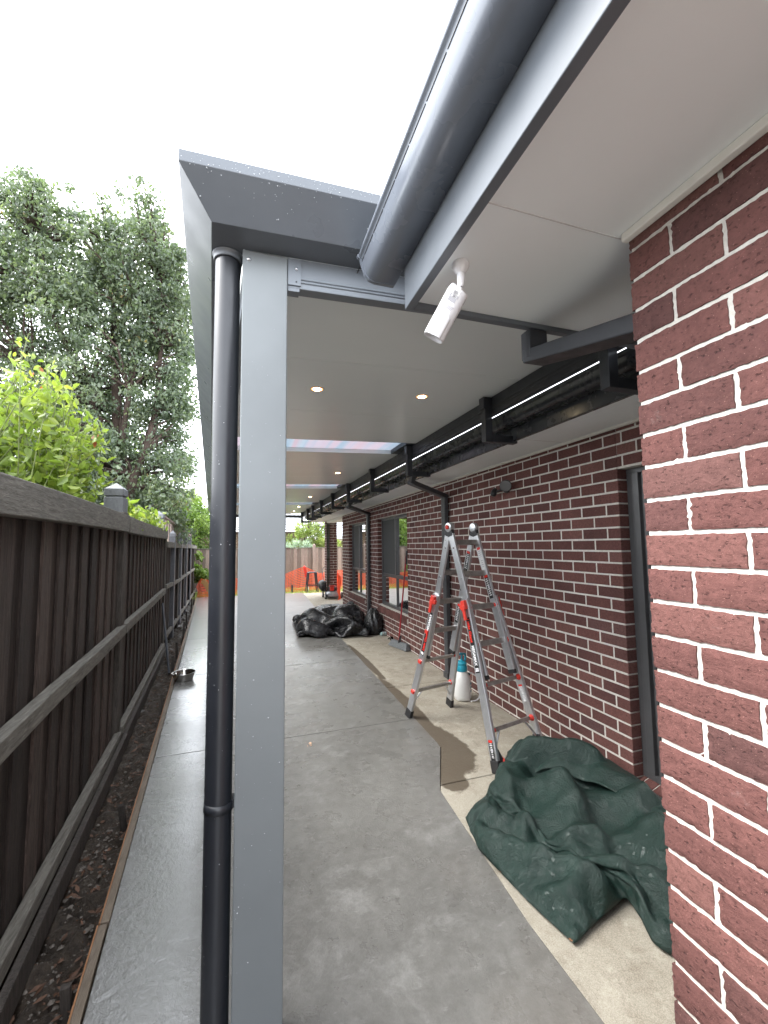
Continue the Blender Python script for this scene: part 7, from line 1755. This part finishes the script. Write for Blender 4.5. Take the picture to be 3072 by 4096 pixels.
hp = [(sx - .075, sy - .02, G + .478), (sx - .02, sy, G + .485), (sx + .045, sy + .01, G + .478), (sx + .054, sy + .012, G + .45), (sx + .048, sy + .01, G + .405)]
mb.tube(hp, [.012, .013, .013, .012, .013], 10, 0); mb.tube([(sx - .0, sy, G + .42), (sx, sy, G + .482)], .010, 8, 0); mb.build('handle', M_TEAL, pump)
mb = MB()
hose = [(sx + .075, sy - .02, G + .262), (sx + .105, sy - .025, G + .272), (sx + .165, sy - .035, G + .225), (sx + .190, sy - .05, G + .14), (sx + .165, sy - .09, G + .05), (sx + .11, sy - .12, G + .012), (sx + .03, sy - .13, G + .010)]
cat = []
for i in range(len(hose) - 1):
    p0 = Vector(hose[max(i - 1, 0)]); p1 = Vector(hose[i]); p2 = Vector(hose[i + 1]); p3 = Vector(hose[min(i + 2, len(hose) - 1)])
    for u in (0, .25, .5, .75):
        cat.append(.5 * ((2 * p1) + (p2 - p0) * u + (2 * p0 - 5 * p1 + 4 * p2 - p3) * u * u + (3 * p1 - p0 - 3 * p2 + p3) * u ** 3))
cat.append(Vector(hose[-1]))
mb.tube(cat, .0075, 8, 0); mb.build('hose', M_WHITE, spr)
mb = MB(); mb.tube([(sx + .05, sy - .015, G + .25), (sx + .085, sy - .022, G + .268)], [.016, .014], 10, 0); mb.build('hose_connector', M_BLACKP, spr)
mb = MB()
for k, z in enumerate((.165, .125, .085)):
    a0 = -.95
    for j in range(4):
        a = a0 + j * .09; a2 = a + .085
        r = .0975
        mb.add([(sx + r * math.cos(a), sy + r * math.sin(a), G + z), (sx + r * math.cos(a2), sy + r * math.sin(a2), G + z), (sx + r * math.cos(a2), sy + r * math.sin(a2), G + z + .022), (sx + r * math.cos(a), sy + r * math.sin(a), G + z + .022)], [(0, 1, 2, 3)], 0)
mb.build('level_marks', M_TEAL, tank)

# ------------------------------------------------------------------ tarpaulins (folded cloth shapes stored as grids of offsets)
def unpack(d):
    (nv, nu), lo, hi, s_ = d
    q = np.array(s_, float).reshape(3, nv, nu)
    q = np.cumsum(q, axis=2).transpose(1, 2, 0)
    return np.array(lo) + q / 600.0 * (np.array(hi) - np.array(lo))
def cloth(name, d, mat, label, cat, th):
    c = unpack(d); nv, nu = c.shape[:2]
    F = [(j * nu + i, j * nu + i + 1, (j + 1) * nu + i + 1, (j + 1) * nu + i) for j in range(nv - 1) for i in range(nu - 1)]
    o = link_mesh(name, c.reshape(-1, 3), F, mat, None, sm=[True] * len(F), recalc=False)
    m = o.modifiers.new('smooth', 'SUBSURF'); m.levels = 1; m.render_levels = 1
    m = o.modifiers.new('thick', 'SOLIDIFY'); m.thickness = th; m.offset = 1
    return tag(o, label, cat)
gt = cloth('green_tarpaulin', GREEN_TARP, M_GTARP, 'crumpled dark green tarpaulin with rusty eyelets lying beside the brick wall', 'tarpaulin', .0015)
# the top layer folded back on itself, hanging over a dark hollow
def interp3(pts, t):
    k = t * (len(pts) - 1); i = min(int(k), len(pts) - 2)
    return Vector(pts[i]).lerp(Vector(pts[i + 1]), k - i)
cr_ = [(1.90, 2.86, -1.575), (2.06, 2.80, -1.515), (2.26, 2.66, -1.465), (2.37, 2.40, -1.485), (2.40, 2.15, -1.520), (2.39, 1.88, -1.560), (2.37, 1.70, -1.590)]
lp_ = [(1.835, 2.80, -1.665), (1.93, 2.66, -1.630), (2.05, 2.50, -1.555), (2.14, 2.28, -1.530), (2.20, 2.05, -1.550), (2.24, 1.82, -1.590), (2.28, 1.66, -1.610)]
bk_ = [(1.93, 2.92, -1.66), (2.12, 2.90, -1.66), (2.38, 2.82, -1.66), (2.49, 2.50, -1.65), (2.50, 2.18, -1.65), (2.49, 1.90, -1.65), (2.45, 1.68, -1.64)]
rows = []
for i in range(44):
    t_ = i / 43; b_, c_, l_ = interp3(bk_, t_), interp3(cr_, t_), interp3(lp_, t_)
    wv = .022 * math.sin(t_ * 19) * math.sin(t_ * 7 + 1) + .010 * math.sin(t_ * 41)
    c_ = c_ + Vector((0, 0, wv)); l_ = l_ + Vector((-.02, 0, .018)) * math.sin(t_ * 23 + 1) 
    row = []
    for j in range(15):
        u = j / 14
        if u < .5:
            q = b_.lerp(c_, u * 2); q.z += .03 * math.sin(u * 2 * math.pi)
        else:
            q = c_.lerp(l_, (u - .5) * 2); q.z += .022 * math.sin((u - .5) * 2 * math.pi) + .008 * math.sin(u * 17 + t_ * 15)
        row.append(q)
    rows.append(row)
mb = MB(); mb.grid(rows); fo = mb.build('folded_layer', M_GTARP, gt, recalc=False)
m = fo.modifiers.new('smooth', 'SUBSURF'); m.levels = 1; m.render_levels = 1
m = fo.modifiers.new('thick', 'SOLIDIFY'); m.thickness = .0015
for x, y, z in ((1.285, 2.02, G + .013), (1.352, 1.60, G + .014)):
    mb = MB(); mb.lathe([(.006, .002), (.010, .004), (.016, .002), (.017, 0)], (x, y, z), (0, 0, 1), 16); mb.build('eyelet', M_RUST, gt)
bt = cloth('black_plastic_sheet', BLACK_TARP, M_BTARP, 'heap of glossy black plastic sheeting thrown over materials on the slab', 'plastic sheet', .0015)
# rubbish bag against the wall
def bag(name, c, r, h, label, seed, cat='bag'):
    rg = np.random.default_rng(seed); ph = rg.uniform(0, 6.28, 12)
    rows = []
    for j in range(26):
        u = j / 25; z = h * u
        rad = r * (math.sin(math.pi * (0.18 + .80 * u)) ** .55) * (1 - .35 * u)
        row = []
        for i in range(44):
            a = i / 44 * 2 * math.pi
            fold = .10 * abs(math.sin(a * 3.5 + ph[0] + 2 * u)) + .07 * abs(math.sin(a * 6 + ph[1] - 3 * u)) + .05 * math.sin(a * 11 + ph[2] + 5 * u)
            k = rad * (.92 + fold * (.5 + .9 * u))
            row.append((c[0] + k * math.cos(a) * .9, c[1] + k * math.sin(a), c[2] + z + .02 * math.sin(a * 5 + ph[3]) * u))
        rows.append(row)
    mb = MB(); mb.sweep(rows, 0, True); o = mb.build(name, M_BTARP)
    return tag(o, label, cat)
bag('rubbish_bag', (2.37, 7.98, G), .24, .47, 'full black rubbish bag slumped against the wall beside the plastic sheet heap', 5)
# rolled offcuts behind the heap
mb = MB(); mb.tube([(1.75, 9.9, G + .05), (2.05, 10.25, G + .16), (2.35, 10.5, G + .12)], [.05, .11, .06], 9, 0, True, False); mb.tube([(2.1, 10.0, G + .10), (2.4, 9.9, G + .28), (2.47, 10.4, G + .22)], [.09, .12, .05], 8, 0, True, False)
tag(mb.build('crumpled_sheet', M_BTARP), 'crumpled shiny black sheet offcut on the ground behind the plastic heap', 'plastic sheet')
mb = MB(); mb.box(1.98, 2.36, 10.9, 11.15, G, G + .17)
tag(mb.build('black_crate', M_BLACKP, None, .01), 'small black crate on the old path between the heap and the mower', 'crate')
# conduit lying by the wall
mb = MB(); mb.tube([(2.49, 9.0, G + .012), (2.46, 11.9, G + .012)], .016, 8, 0); tag(mb.build('white_pipe', M_WHITE), 'white plastic pipe lying along the wall base beyond the heap', 'pipe')

# drink can, scrap of plastic, broom
can = thing('drink_can', 'pale teal drink can lying on its side next to the rubbish bag', 'can', (2.505, 7.72, G))
ax = Vector((.95, .30, 0)).normalized(); c0 = Vector((2.43, 7.70, G + .034))
mb = MB(); mb.lathe([(0, 0), (.024, .002), (.027, -.001), (.033, .009), (.033, .118), (.027, .132), (.025, .130), (0, .129)], c0, ax, 20); mb.build('body', M_CANMETAL, can)
mb = MB(); mb.lathe([(.0335, .03), (.0335, .045)], c0, ax, 20); mb.lathe([(.0335, .085), (.0335, .095)], c0, ax, 20); mb.build('printed_band', M_WHITESTICK, can)
mb = MB()
for k in range(14):
    c = Vector((2.515 + random.gauss(0, .028), 7.33 + random.gauss(0, .028), G + .018 + abs(random.gauss(0, .02)))); d = Vector((random.gauss(0, 1), random.gauss(0, 1), random.gauss(0, 1))).normalized() * .035; e = d.orthogonal().normalized() * .022
    mb.add([c - d, c + e, c + d, c - e], [(0, 1, 2, 3)], 0)
tag(mb.build('plastic_scrap', M_BTARP), 'small torn scrap of black plastic on the old path near the broom', 'scrap')
brm = thing('broom', 'red handled broom with grey head leaning on the wall beside the window', 'broom', (2.40, 6.72, G))
mb = MB(); mb.tube([(2.43, 6.70, G + .14), (2.535, 6.56, -.12)], .0125, 10, 0); hd = mb.build('handle', M_BROOMRED, brm)
mb = MB(); mb.tube([(2.529, 6.568, -.32), (2.536, 6.555, -.10)], .016, 10, 0); mb.build('grip', M_BLACKP, hd)
mb = MB(); mb.hexa([(2.32, 6.97, G + .004), (2.43, 7.00, G + .004), (2.545, 6.46, G + .004), (2.44, 6.42, G + .004)], [(2.38, 6.93, G + .10), (2.43, 6.945, G + .10), (2.53, 6.50, G + .10), (2.48, 6.485, G + .10)])
mb.build('head', M_BROOMHEAD, brm, .006)
mb = MB(); mb.tube([(2.435, 6.705, G + .085), (2.45, 6.68, G + .20)], [.026, .017], 10, 0); mb.build('socket', M_BLACKP, brm)

# brass tap on the wall behind the ladder
tap = thing('garden_tap', 'small brass garden tap on the brick wall behind the ladder', 'tap', (XW, 5.35, -.86))
mb = MB(); mb.tube([(XW + .01, 5.35, -.86), (XW - .055, 5.35, -.86)], .011, 10, 0); mb.tube([(XW - .05, 5.35, -.86), (XW - .085, 5.35, -.875), (XW - .09, 5.35, -.92)], .010, 10, 0); mb.tube([(XW - .05, 5.35, -.86), (XW - .05, 5.35, -.82)], .007, 8, 0); mb.build('spout', M_BRASS, tap)
mb = MB(); mb.tube([(XW - .05, 5.315, -.815), (XW - .05, 5.385, -.815)], .007, 8, 0); mb.build('lever', M_CHROME, tap)

# wire rag beside the ladder's far front foot
mb = MB()
pts = [Vector((2.19 + .03 * k + random.gauss(0, .012), 3.02 - .01 * k + random.gauss(0, .02), G + .015 + abs(random.gauss(0, .012)))) for k in range(6)]
mb.tube(pts, [.006, .014, .012, .018, .010, .005], 7, 0); tag(mb.build('grey_rag', M_BROOMHEAD), 'twisted grey rag on the path beside the rear ladder foot near the wall', 'rag')

# ------------------------------------------------------------------ security camera under the near eave
sc_ = thing('security_camera', 'white bullet security camera hanging from the near white eave', 'security camera', (.605, 1.065, SZ))
mb = MB(); bx, by = .603, 1.07
mb.lathe([(0, 0), (.024, 0), (.026, -.004), (.026, -.012), (.021, -.022), (.016, -.030), (.0135, -.034)], (bx, by, SZ), (0, 0, 1), 24)
mb.tube([(bx, by, SZ - .03), (bx - .002, by - .004, SZ - .055), (bx - .006, by - .006, SZ - .082)], [.0125, .012, .0095], 14, 0); mb.build('mount', M_WHITE, sc_)
p0 = Vector((bx - .012, by - .004, .752)); ax = Vector((-.066, .062, -.140)).normalized()
mb = MB(); mb.tube([Vector((bx - .006, by - .006, SZ - .080)), p0 + ax * .004], [.0065, .0075], 10, 0); mb.build('ball_joint', M_BLACKP, sc_)
mb = MB(); mb.lathe([(0, -.012), (.008, -.012), (.0095, -.002), (.010, .004)], p0, ax, 12, 0, False); mb.build('swivel_nut', M_WHITE, sc_)
toc = (-(p0 + ax * .07)).normalized(); fz = (toc - ax * toc.dot(ax)).normalized(); fx = ax.cross(fz)
rows = []
BL_ = .150
for u, k in ((0, .02), (0, .88), (.02, .97), (.06, 1.0), (.5, 1.0), (.97, 1.0), (1.0, .97), (1.0, .85), (.97, .80), (.97, .02)):
    row = []
    for i in range(40):
        a = i / 40 * 2 * math.pi
        c_, s_ = math.cos(a), math.sin(a)
        e = 2.6
        rx = .0325 * k; rz = .0315 * k
        x = rx * math.copysign(abs(c_) ** (2 / e), c_); z = rz * math.copysign(abs(s_) ** (2 / e), s_)
        # raised spine on the underside of the front half
        if u > .5 and k > .9:
            d = math.exp(-((x + .004) / .012) ** 4) * min(1, (u - .5) / .2)
            if s_ > 0: z += .0055 * d
        slant = .012 * (c_ * .6) if u == 0 else 0
        row.append(p0 + ax * (u * BL_ - slant) + fx * x + fz * z)
    rows.append(row)
mb = MB(); mb.sweep(rows, 0, True)
body = mb.build('body', M_WHITE, sc_)
mb = MB()
sp = []
for u in np.linspace(.50, 1.0, 12):
    w = .0125 * min(1, (u - .47) / .12); hgt = .006 * min(1, (u - .49) / .10)
    sp.append([p0 + ax * u * BL_ + fx * (-.004 + a) + fz * (.0305 + h) for a, h in ((-w - .004, -.004), (-w, hgt * .7), (-w * .6, hgt), (w * .6, hgt), (w, hgt * .7), (w + .004, -.004))])
mb.sweep(sp, 0, True); mb.build('spine', M_WHITE, body, .001)
mb = MB()
def lab(u, x, l, w, mi):
    c = p0 + ax * u * BL_ + fx * x + fz * .0318
    mb.obox(c, ax * l / 2, fx * w / 2, fz * .0004, mi)
lab(.115, .006, .013, .026, 1); lab(.118, .004, .010, .014, 0); lab(.185, .006, .006, .008, 0); lab(.185, -.006, .007, .005, 0); lab(.185, .016, .007, .006, 0); lab(.255, .006, .013, .024, 0)
put_text(mb, '(((', .010, p0 + ax * (.20 * BL_) + fx * -.002 + fz * .0324, fx, -ax, 2, 0)
for i in range(6):
    for j in range(7):
        c = p0 + ax * (.38 + .014 * i) * BL_ + fx * (-.010 + .004 * j + .001 * i) + fz * .0317
        mb.obox(c, ax * .0006, fx * .0012, fz * .0003, 0)
mb.build('rating_label', [M_LABELGREY, M_WHITESTICK, M_BLACKSTICK], body)
MBL = MB()
for k in range(5):
    c = p0 + ax * (.36 + .045 * k) * BL_ - fx * .0325 + fz * (.010 + .0015 * (k % 2)); MBL.obox(c, ax * .0025, fx * .0004, fz * .0018, 0)
MBL.build('side_lettering', M_BLACKSTICK, body)

# floodlight with sensor on the long wall
fl = thing('wall_floodlight', 'small black sensor floodlight on the dark brick side wall', 'floodlight', (XW, 3.66, .56))
mb = MB(); mb.lathe([(0, 0), (.045, 0), (.048, .01), (.045, .022), (0, .024)], (XW - .001, 3.68, .565), (-1, 0, 0), 20); mb.build('base', M_BLACKP, fl)
hx = Vector((XW - .11, 3.55, .575)); hd_ = Vector((-.62, -.70, -.35)).normalized()
mb = MB(); mb.tube([(XW - .02, 3.66, .57), (XW - .07, 3.61, .58), hx - hd_ * .03], .014, 10, 0)
mb.lathe([(0, -.075), (.032, -.07), (.048, -.045), (.056, .0), (.058, .02), (.054, .022)], hx, hd_, 26); head = mb.build('lamp_head', M_BLACKP, fl)
mb = MB(); mb.lathe([(0, .016), (.045, .016), (.054, .018)], hx, hd_, 26); mb.build('lens', plain('grey_lens', (.16, .16, .16), .12), head)
mb = MB(); s0_ = Vector((XW - .085, 3.80, .535)); mb.tube([(XW - .02, 3.70, .56), (XW - .06, 3.76, .55), s0_], .011, 10, 0); mb.lathe([(0, -.05), (.024, -.045), (.032, -.015), (.032, .02), (.024, .04), (0, .046)], s0_, Vector((-.55, -.3, -.75)), 18); mb.build('sensor_head', M_BLACKP, fl)

# ------------------------------------------------------------------ steel bowl
bw = Vector((-.752, 6.12, G))
mb = MB(); mb.lathe([(0, .004), (.098, .004), (.106, .0), (.112, .006), (.134, .088), (.146, .094), (.148, .097), (.144, .100), (.133, .097), (.129, .084), (.106, .016), (.09, .010), (0, .010)], bw, (0, 0, 1), 44)
tag(mb.build('steel_bowl', M_CHROME), 'round stainless steel pet bowl on the wet slab edge by the fence', 'bowl')
mb = MB(); mb.tube([(-.985, 6.55, G - .02), (FX(7.35) + .012, 7.35, -.86)], .016, 8, 0); tag(mb.build('steel_rod', M_BRACKET), 'thin dark rod leaning on the fence behind the steel bowl', 'rod')

# ------------------------------------------------------------------ far end: stool, mower, mesh barrier
st = thing('bar_stool', 'black metal bar stool on the far slab in front of the orange mesh', 'stool', (2.33, 15.86, G))
cx, cy = 2.33, 15.86; hz = .74
mb = MB(); rows = []
for w, z in ((.155, .0), (.165, .006), (.165, .030), (.150, .038), (.05, .034), (.002, .034)):
    rows.append([(cx + w * math.copysign(abs(math.cos(a)) ** .45, math.cos(a)), cy + w * math.copysign(abs(math.sin(a)) ** .45, math.sin(a)), G + hz - .038 + z) for a in np.linspace(0, 2 * math.pi, 33)[:-1]])
mb.sweep(rows, 0, True); mb.build('seat', M_BRACKET, st)
for sx_ in (-1, 1):
    for sy_ in (-1, 1):
        a = Vector((cx + sx_ * .135, cy + sy_ * .135, G + hz - .02)); b = Vector((cx + sx_ * .205, cy + sy_ * .205, G))
        mb = MB(); mb.hexa([b + Vector((-.016, -.016, 0)), b + Vector((.016, -.016, 0)), b + Vector((.016, .016, 0)), b + Vector((-.016, .016, 0))], [a + Vector((-.032, -.032, 0)), a + Vector((.032, -.032, 0)), a + Vector((.032, .032, 0)), a + Vector((-.032, .032, 0))]); mb.build('leg', M_BRACKET, st, .003)
mb = MB(); k = .185
for p, q in (((-1, -1), (1, -1)), ((1, -1), (1, 1)), ((1, 1), (-1, 1)), ((-1, 1), (-1, -1))):
    mb.beam((cx + p[0] * k, cy + p[1] * k, G + .25), (cx + q[0] * k, cy + q[1] * k, G + .25), (0, 0, 1), .022, .006)
mb.build('footrest', M_BRACKET, st)

mw = thing('lawn_mower', 'grey push lawn mower with red engine cover parked in front of the brick column', 'lawn mower', (2.68, 14.1, G)); 
mx, my = 2.70, 13.80
mb = MB(); rows = []
for w, l, z in ((.235, .27, .055), (.25, .29, .09), (.24, .28, .15), (.17, .20, .20), (.15, .17, .215), (.001, .001, .216)):
    rows.append([(mx + w * math.copysign(abs(math.cos(a)) ** .6, math.cos(a)), my + l * math.copysign(abs(math.sin(a)) ** .7, math.sin(a)), G + z) for a in np.linspace(0, 2 * math.pi, 41)[:-1]])
mb.sweep(rows, 0, True); mb.build('deck', M_MOWGREY, mw)
mb = MB(); mb.lathe([(0, .21), (.11, .21), (.12, .24), (.115, .34), (.10, .37), (.05, .385), (0, .386)], (mx, my + .02, G), (0, 0, 1), 22); eng = mb.build('engine', M_BLACKP, mw)
mb = MB(); mb.box(mx - .10, mx + .03, my - .135, my - .09, G + .24, G + .36); mb.lathe([(.06, .375), (.115, .372), (.118, .39), (.06, .40)], (mx, my + .02, G), (0, 0, 1), 22); mb.build('engine_cover', M_RED, eng, .01)
mb = MB(); mb.box(mx + .06, mx + .15, my - .13, my - .03, G + .25, G + .33); mb.build('air_filter', M_BLACKP, eng, .01)
for sx_ in (-1, 1):
    for yy in (-.24, .26):
        c = Vector((mx + sx_ * .265, my + yy, G + .10)); mb = MB(); mb.lathe([(.03, -.022), (.092, -.022), (.10, -.014), (.10, .014), (.092, .022), (.03, .022)], c, (1, 0, 0), 22)
        w = mb.build('wheel', M_BLACKP, mw); mb = MB(); mb.lathe([(0, -.024), (.055, -.023), (.058, -.01), (.058, .01), (.055, .023), (0, .024)], c, (1, 0, 0), 18); mb.build('hub', M_LABELGREY, w)
mb = MB(); L = [(mx - .20, my + .22, G + .17), (mx - .20, my + .55, G + .55), (mx - .19, my + .85, G + .88), (mx - .11, my + .93, G + .96), (mx + .19, my + .93, G + .96), (mx + .26, my + .85, G + .88), (mx + .22, my + .55, G + .55), (mx + .20, my + .22, G + .17)]
mb.tube(L, .014, 8, 0); mb.build('handlebar', M_BRACKET, mw)
mb = MB(); mb.lathe([(0, -.02), (.13, -.02), (.165, .02), (.17, .18), (.13, .30), (0, .31)], (mx - .17, my + .33, G + .30), Vector((-.25, .6, .35)), 20, 0); mb.build('grass_catcher', M_BLACKP, mw)

# orange safety mesh: woven of flat straps along a sagging line between poles
def mesh_net(name, pts, label, rows_n, cell, sw, wav, group=None):
    """pts: list of (x, y, z_bottom, z_top)"""
    d = [0]
    for a, b in zip(pts[:-1], pts[1:]):
        d.append(d[-1] + math.hypot(b[0] - a[0], b[1] - a[1]))
    n = max(2, int(d[-1] / cell)); P = np.array(pts)
    S = np.linspace(0, d[-1], n + 1)
    gx = [np.interp(S, d, P[:, k]) for k in range(4)]
    ph = RNG.uniform(0, 6.28, 4)
    def pt(i, h):
        y = gx[1][i] + wav * (math.sin(S[i] * 5 + ph[0] + h * 2) + .6 * math.sin(S[i] * 11 + ph[1] - 3 * h)) * (1 - .4 * h)
        return Vector((gx[0][i] + wav * .5 * math.sin(S[i] * 7 + h * 4), y, gx[2][i] + (gx[3][i] - gx[2][i]) * h + wav * .5 * math.sin(S[i] * 8 + h * 5) * h * (1 - h)))
    mb = MB()
    for r in range(rows_n + 1):
        h = r / rows_n
        dh = sw / max(.2, (P[:, 3] - P[:, 2]).mean()) / 2
        mb.grid([[pt(i, h - dh) for i in range(n + 1)], [pt(i, h + dh) for i in range(n + 1)]], 0, False, random.random())
    for i in range(n + 1):
        a = [pt(i, r / rows_n) for r in range(rows_n + 1)]
        off = Vector((sw / 2.2, 0, 0))
        mb.grid([[p - off for p in a], [p + off for p in a]], 0, False, random.random())
    o = mb.build(name, M_ORANGE, None, recalc=False)
    m = o.modifiers.new('thick', 'SOLIDIFY'); m.thickness = .003
    return tag(o, label, 'safety mesh', group)
mesh_net('safety_mesh', [(-1.0, 16.25, G, G + .60), (.3, 16.3, G, G + .52), (1.3, 16.35, G, G + .62), (2.12, 16.45, G, G + .90), (2.75, 16.6, G, G + .62), (3.5, 16.7, G, G + .72), (4.6, 16.8, G, G + .7)], 'orange safety mesh strung across the far end of the slab', 13, .060, .021, .03)
mesh_net('safety_mesh', [(2.75, 13.2, G, G + .28), (2.95, 13.65, G, G + .66), (3.05, 14.5, G, G + .74), (3.3, 16.4, G, G + .72)], 'crumpled orange safety mesh hanging between the brick column and the wall end', 11, .055, .020, .05)
for x, y, h, l in ((2.13, 16.43, .92, 'leaning star picket with red safety cap at the mesh peak behind the stool'), (1.62, 15.98, .27, 'short black peg standing in the grass in front of the orange mesh')):
    p = thing('star_picket', l, 'picket', (x, y, G))
    mb = MB(); top = Vector((x, y, G + h)); bot = Vector((x + (.17 if h > .5 else 0), y - .05, G - .05)); mb.beam(bot, top, (1, 0, 0), .028 if h > .5 else .06, .028 if h > .5 else .03); mb.build('shaft', M_BRACKET if h < .5 else M_WHITE, p)
    if h > .5:
        mb = MB(); mb.lathe([(.035, -.10), (.04, -.02), (.03, .02), (0, .03)], top, (0, 0, 1), 12); mb.build('safety_cap', M_RED, p)
        mb = MB(); mb.beam(bot.lerp(top, .58), bot.lerp(top, .97), (1, 0, 0), .10, .05); mb.build('red_sleeve', M_RED, p)
# bundle of mesh with a pine board at the far left corner
mesh_net('safety_mesh', [(-1.60, 15.95, G, G + .35), (-1.45, 15.80, G, G + .62), (-1.25, 15.85, G, G + .55), (-1.0, 15.95, G, G + .48), (-.8, 16.1, G, G + .45)], 'bundle of orange safety mesh heaped in the far left corner by the fence', 11, .050, .018, .07)
mb = MB(); mb.beam((-1.05, 15.72, G + .01), (-1.42, 15.85, G + .58), (.9, 0, .5), .16, .03); tag(mb.build('pine_board', M_YPLANK, None, .004), 'short yellow pine board leaning on the orange mesh bundle at the far left corner', 'board')
# stacked pavers and sheet material on the lawn, seen mirrored in the window
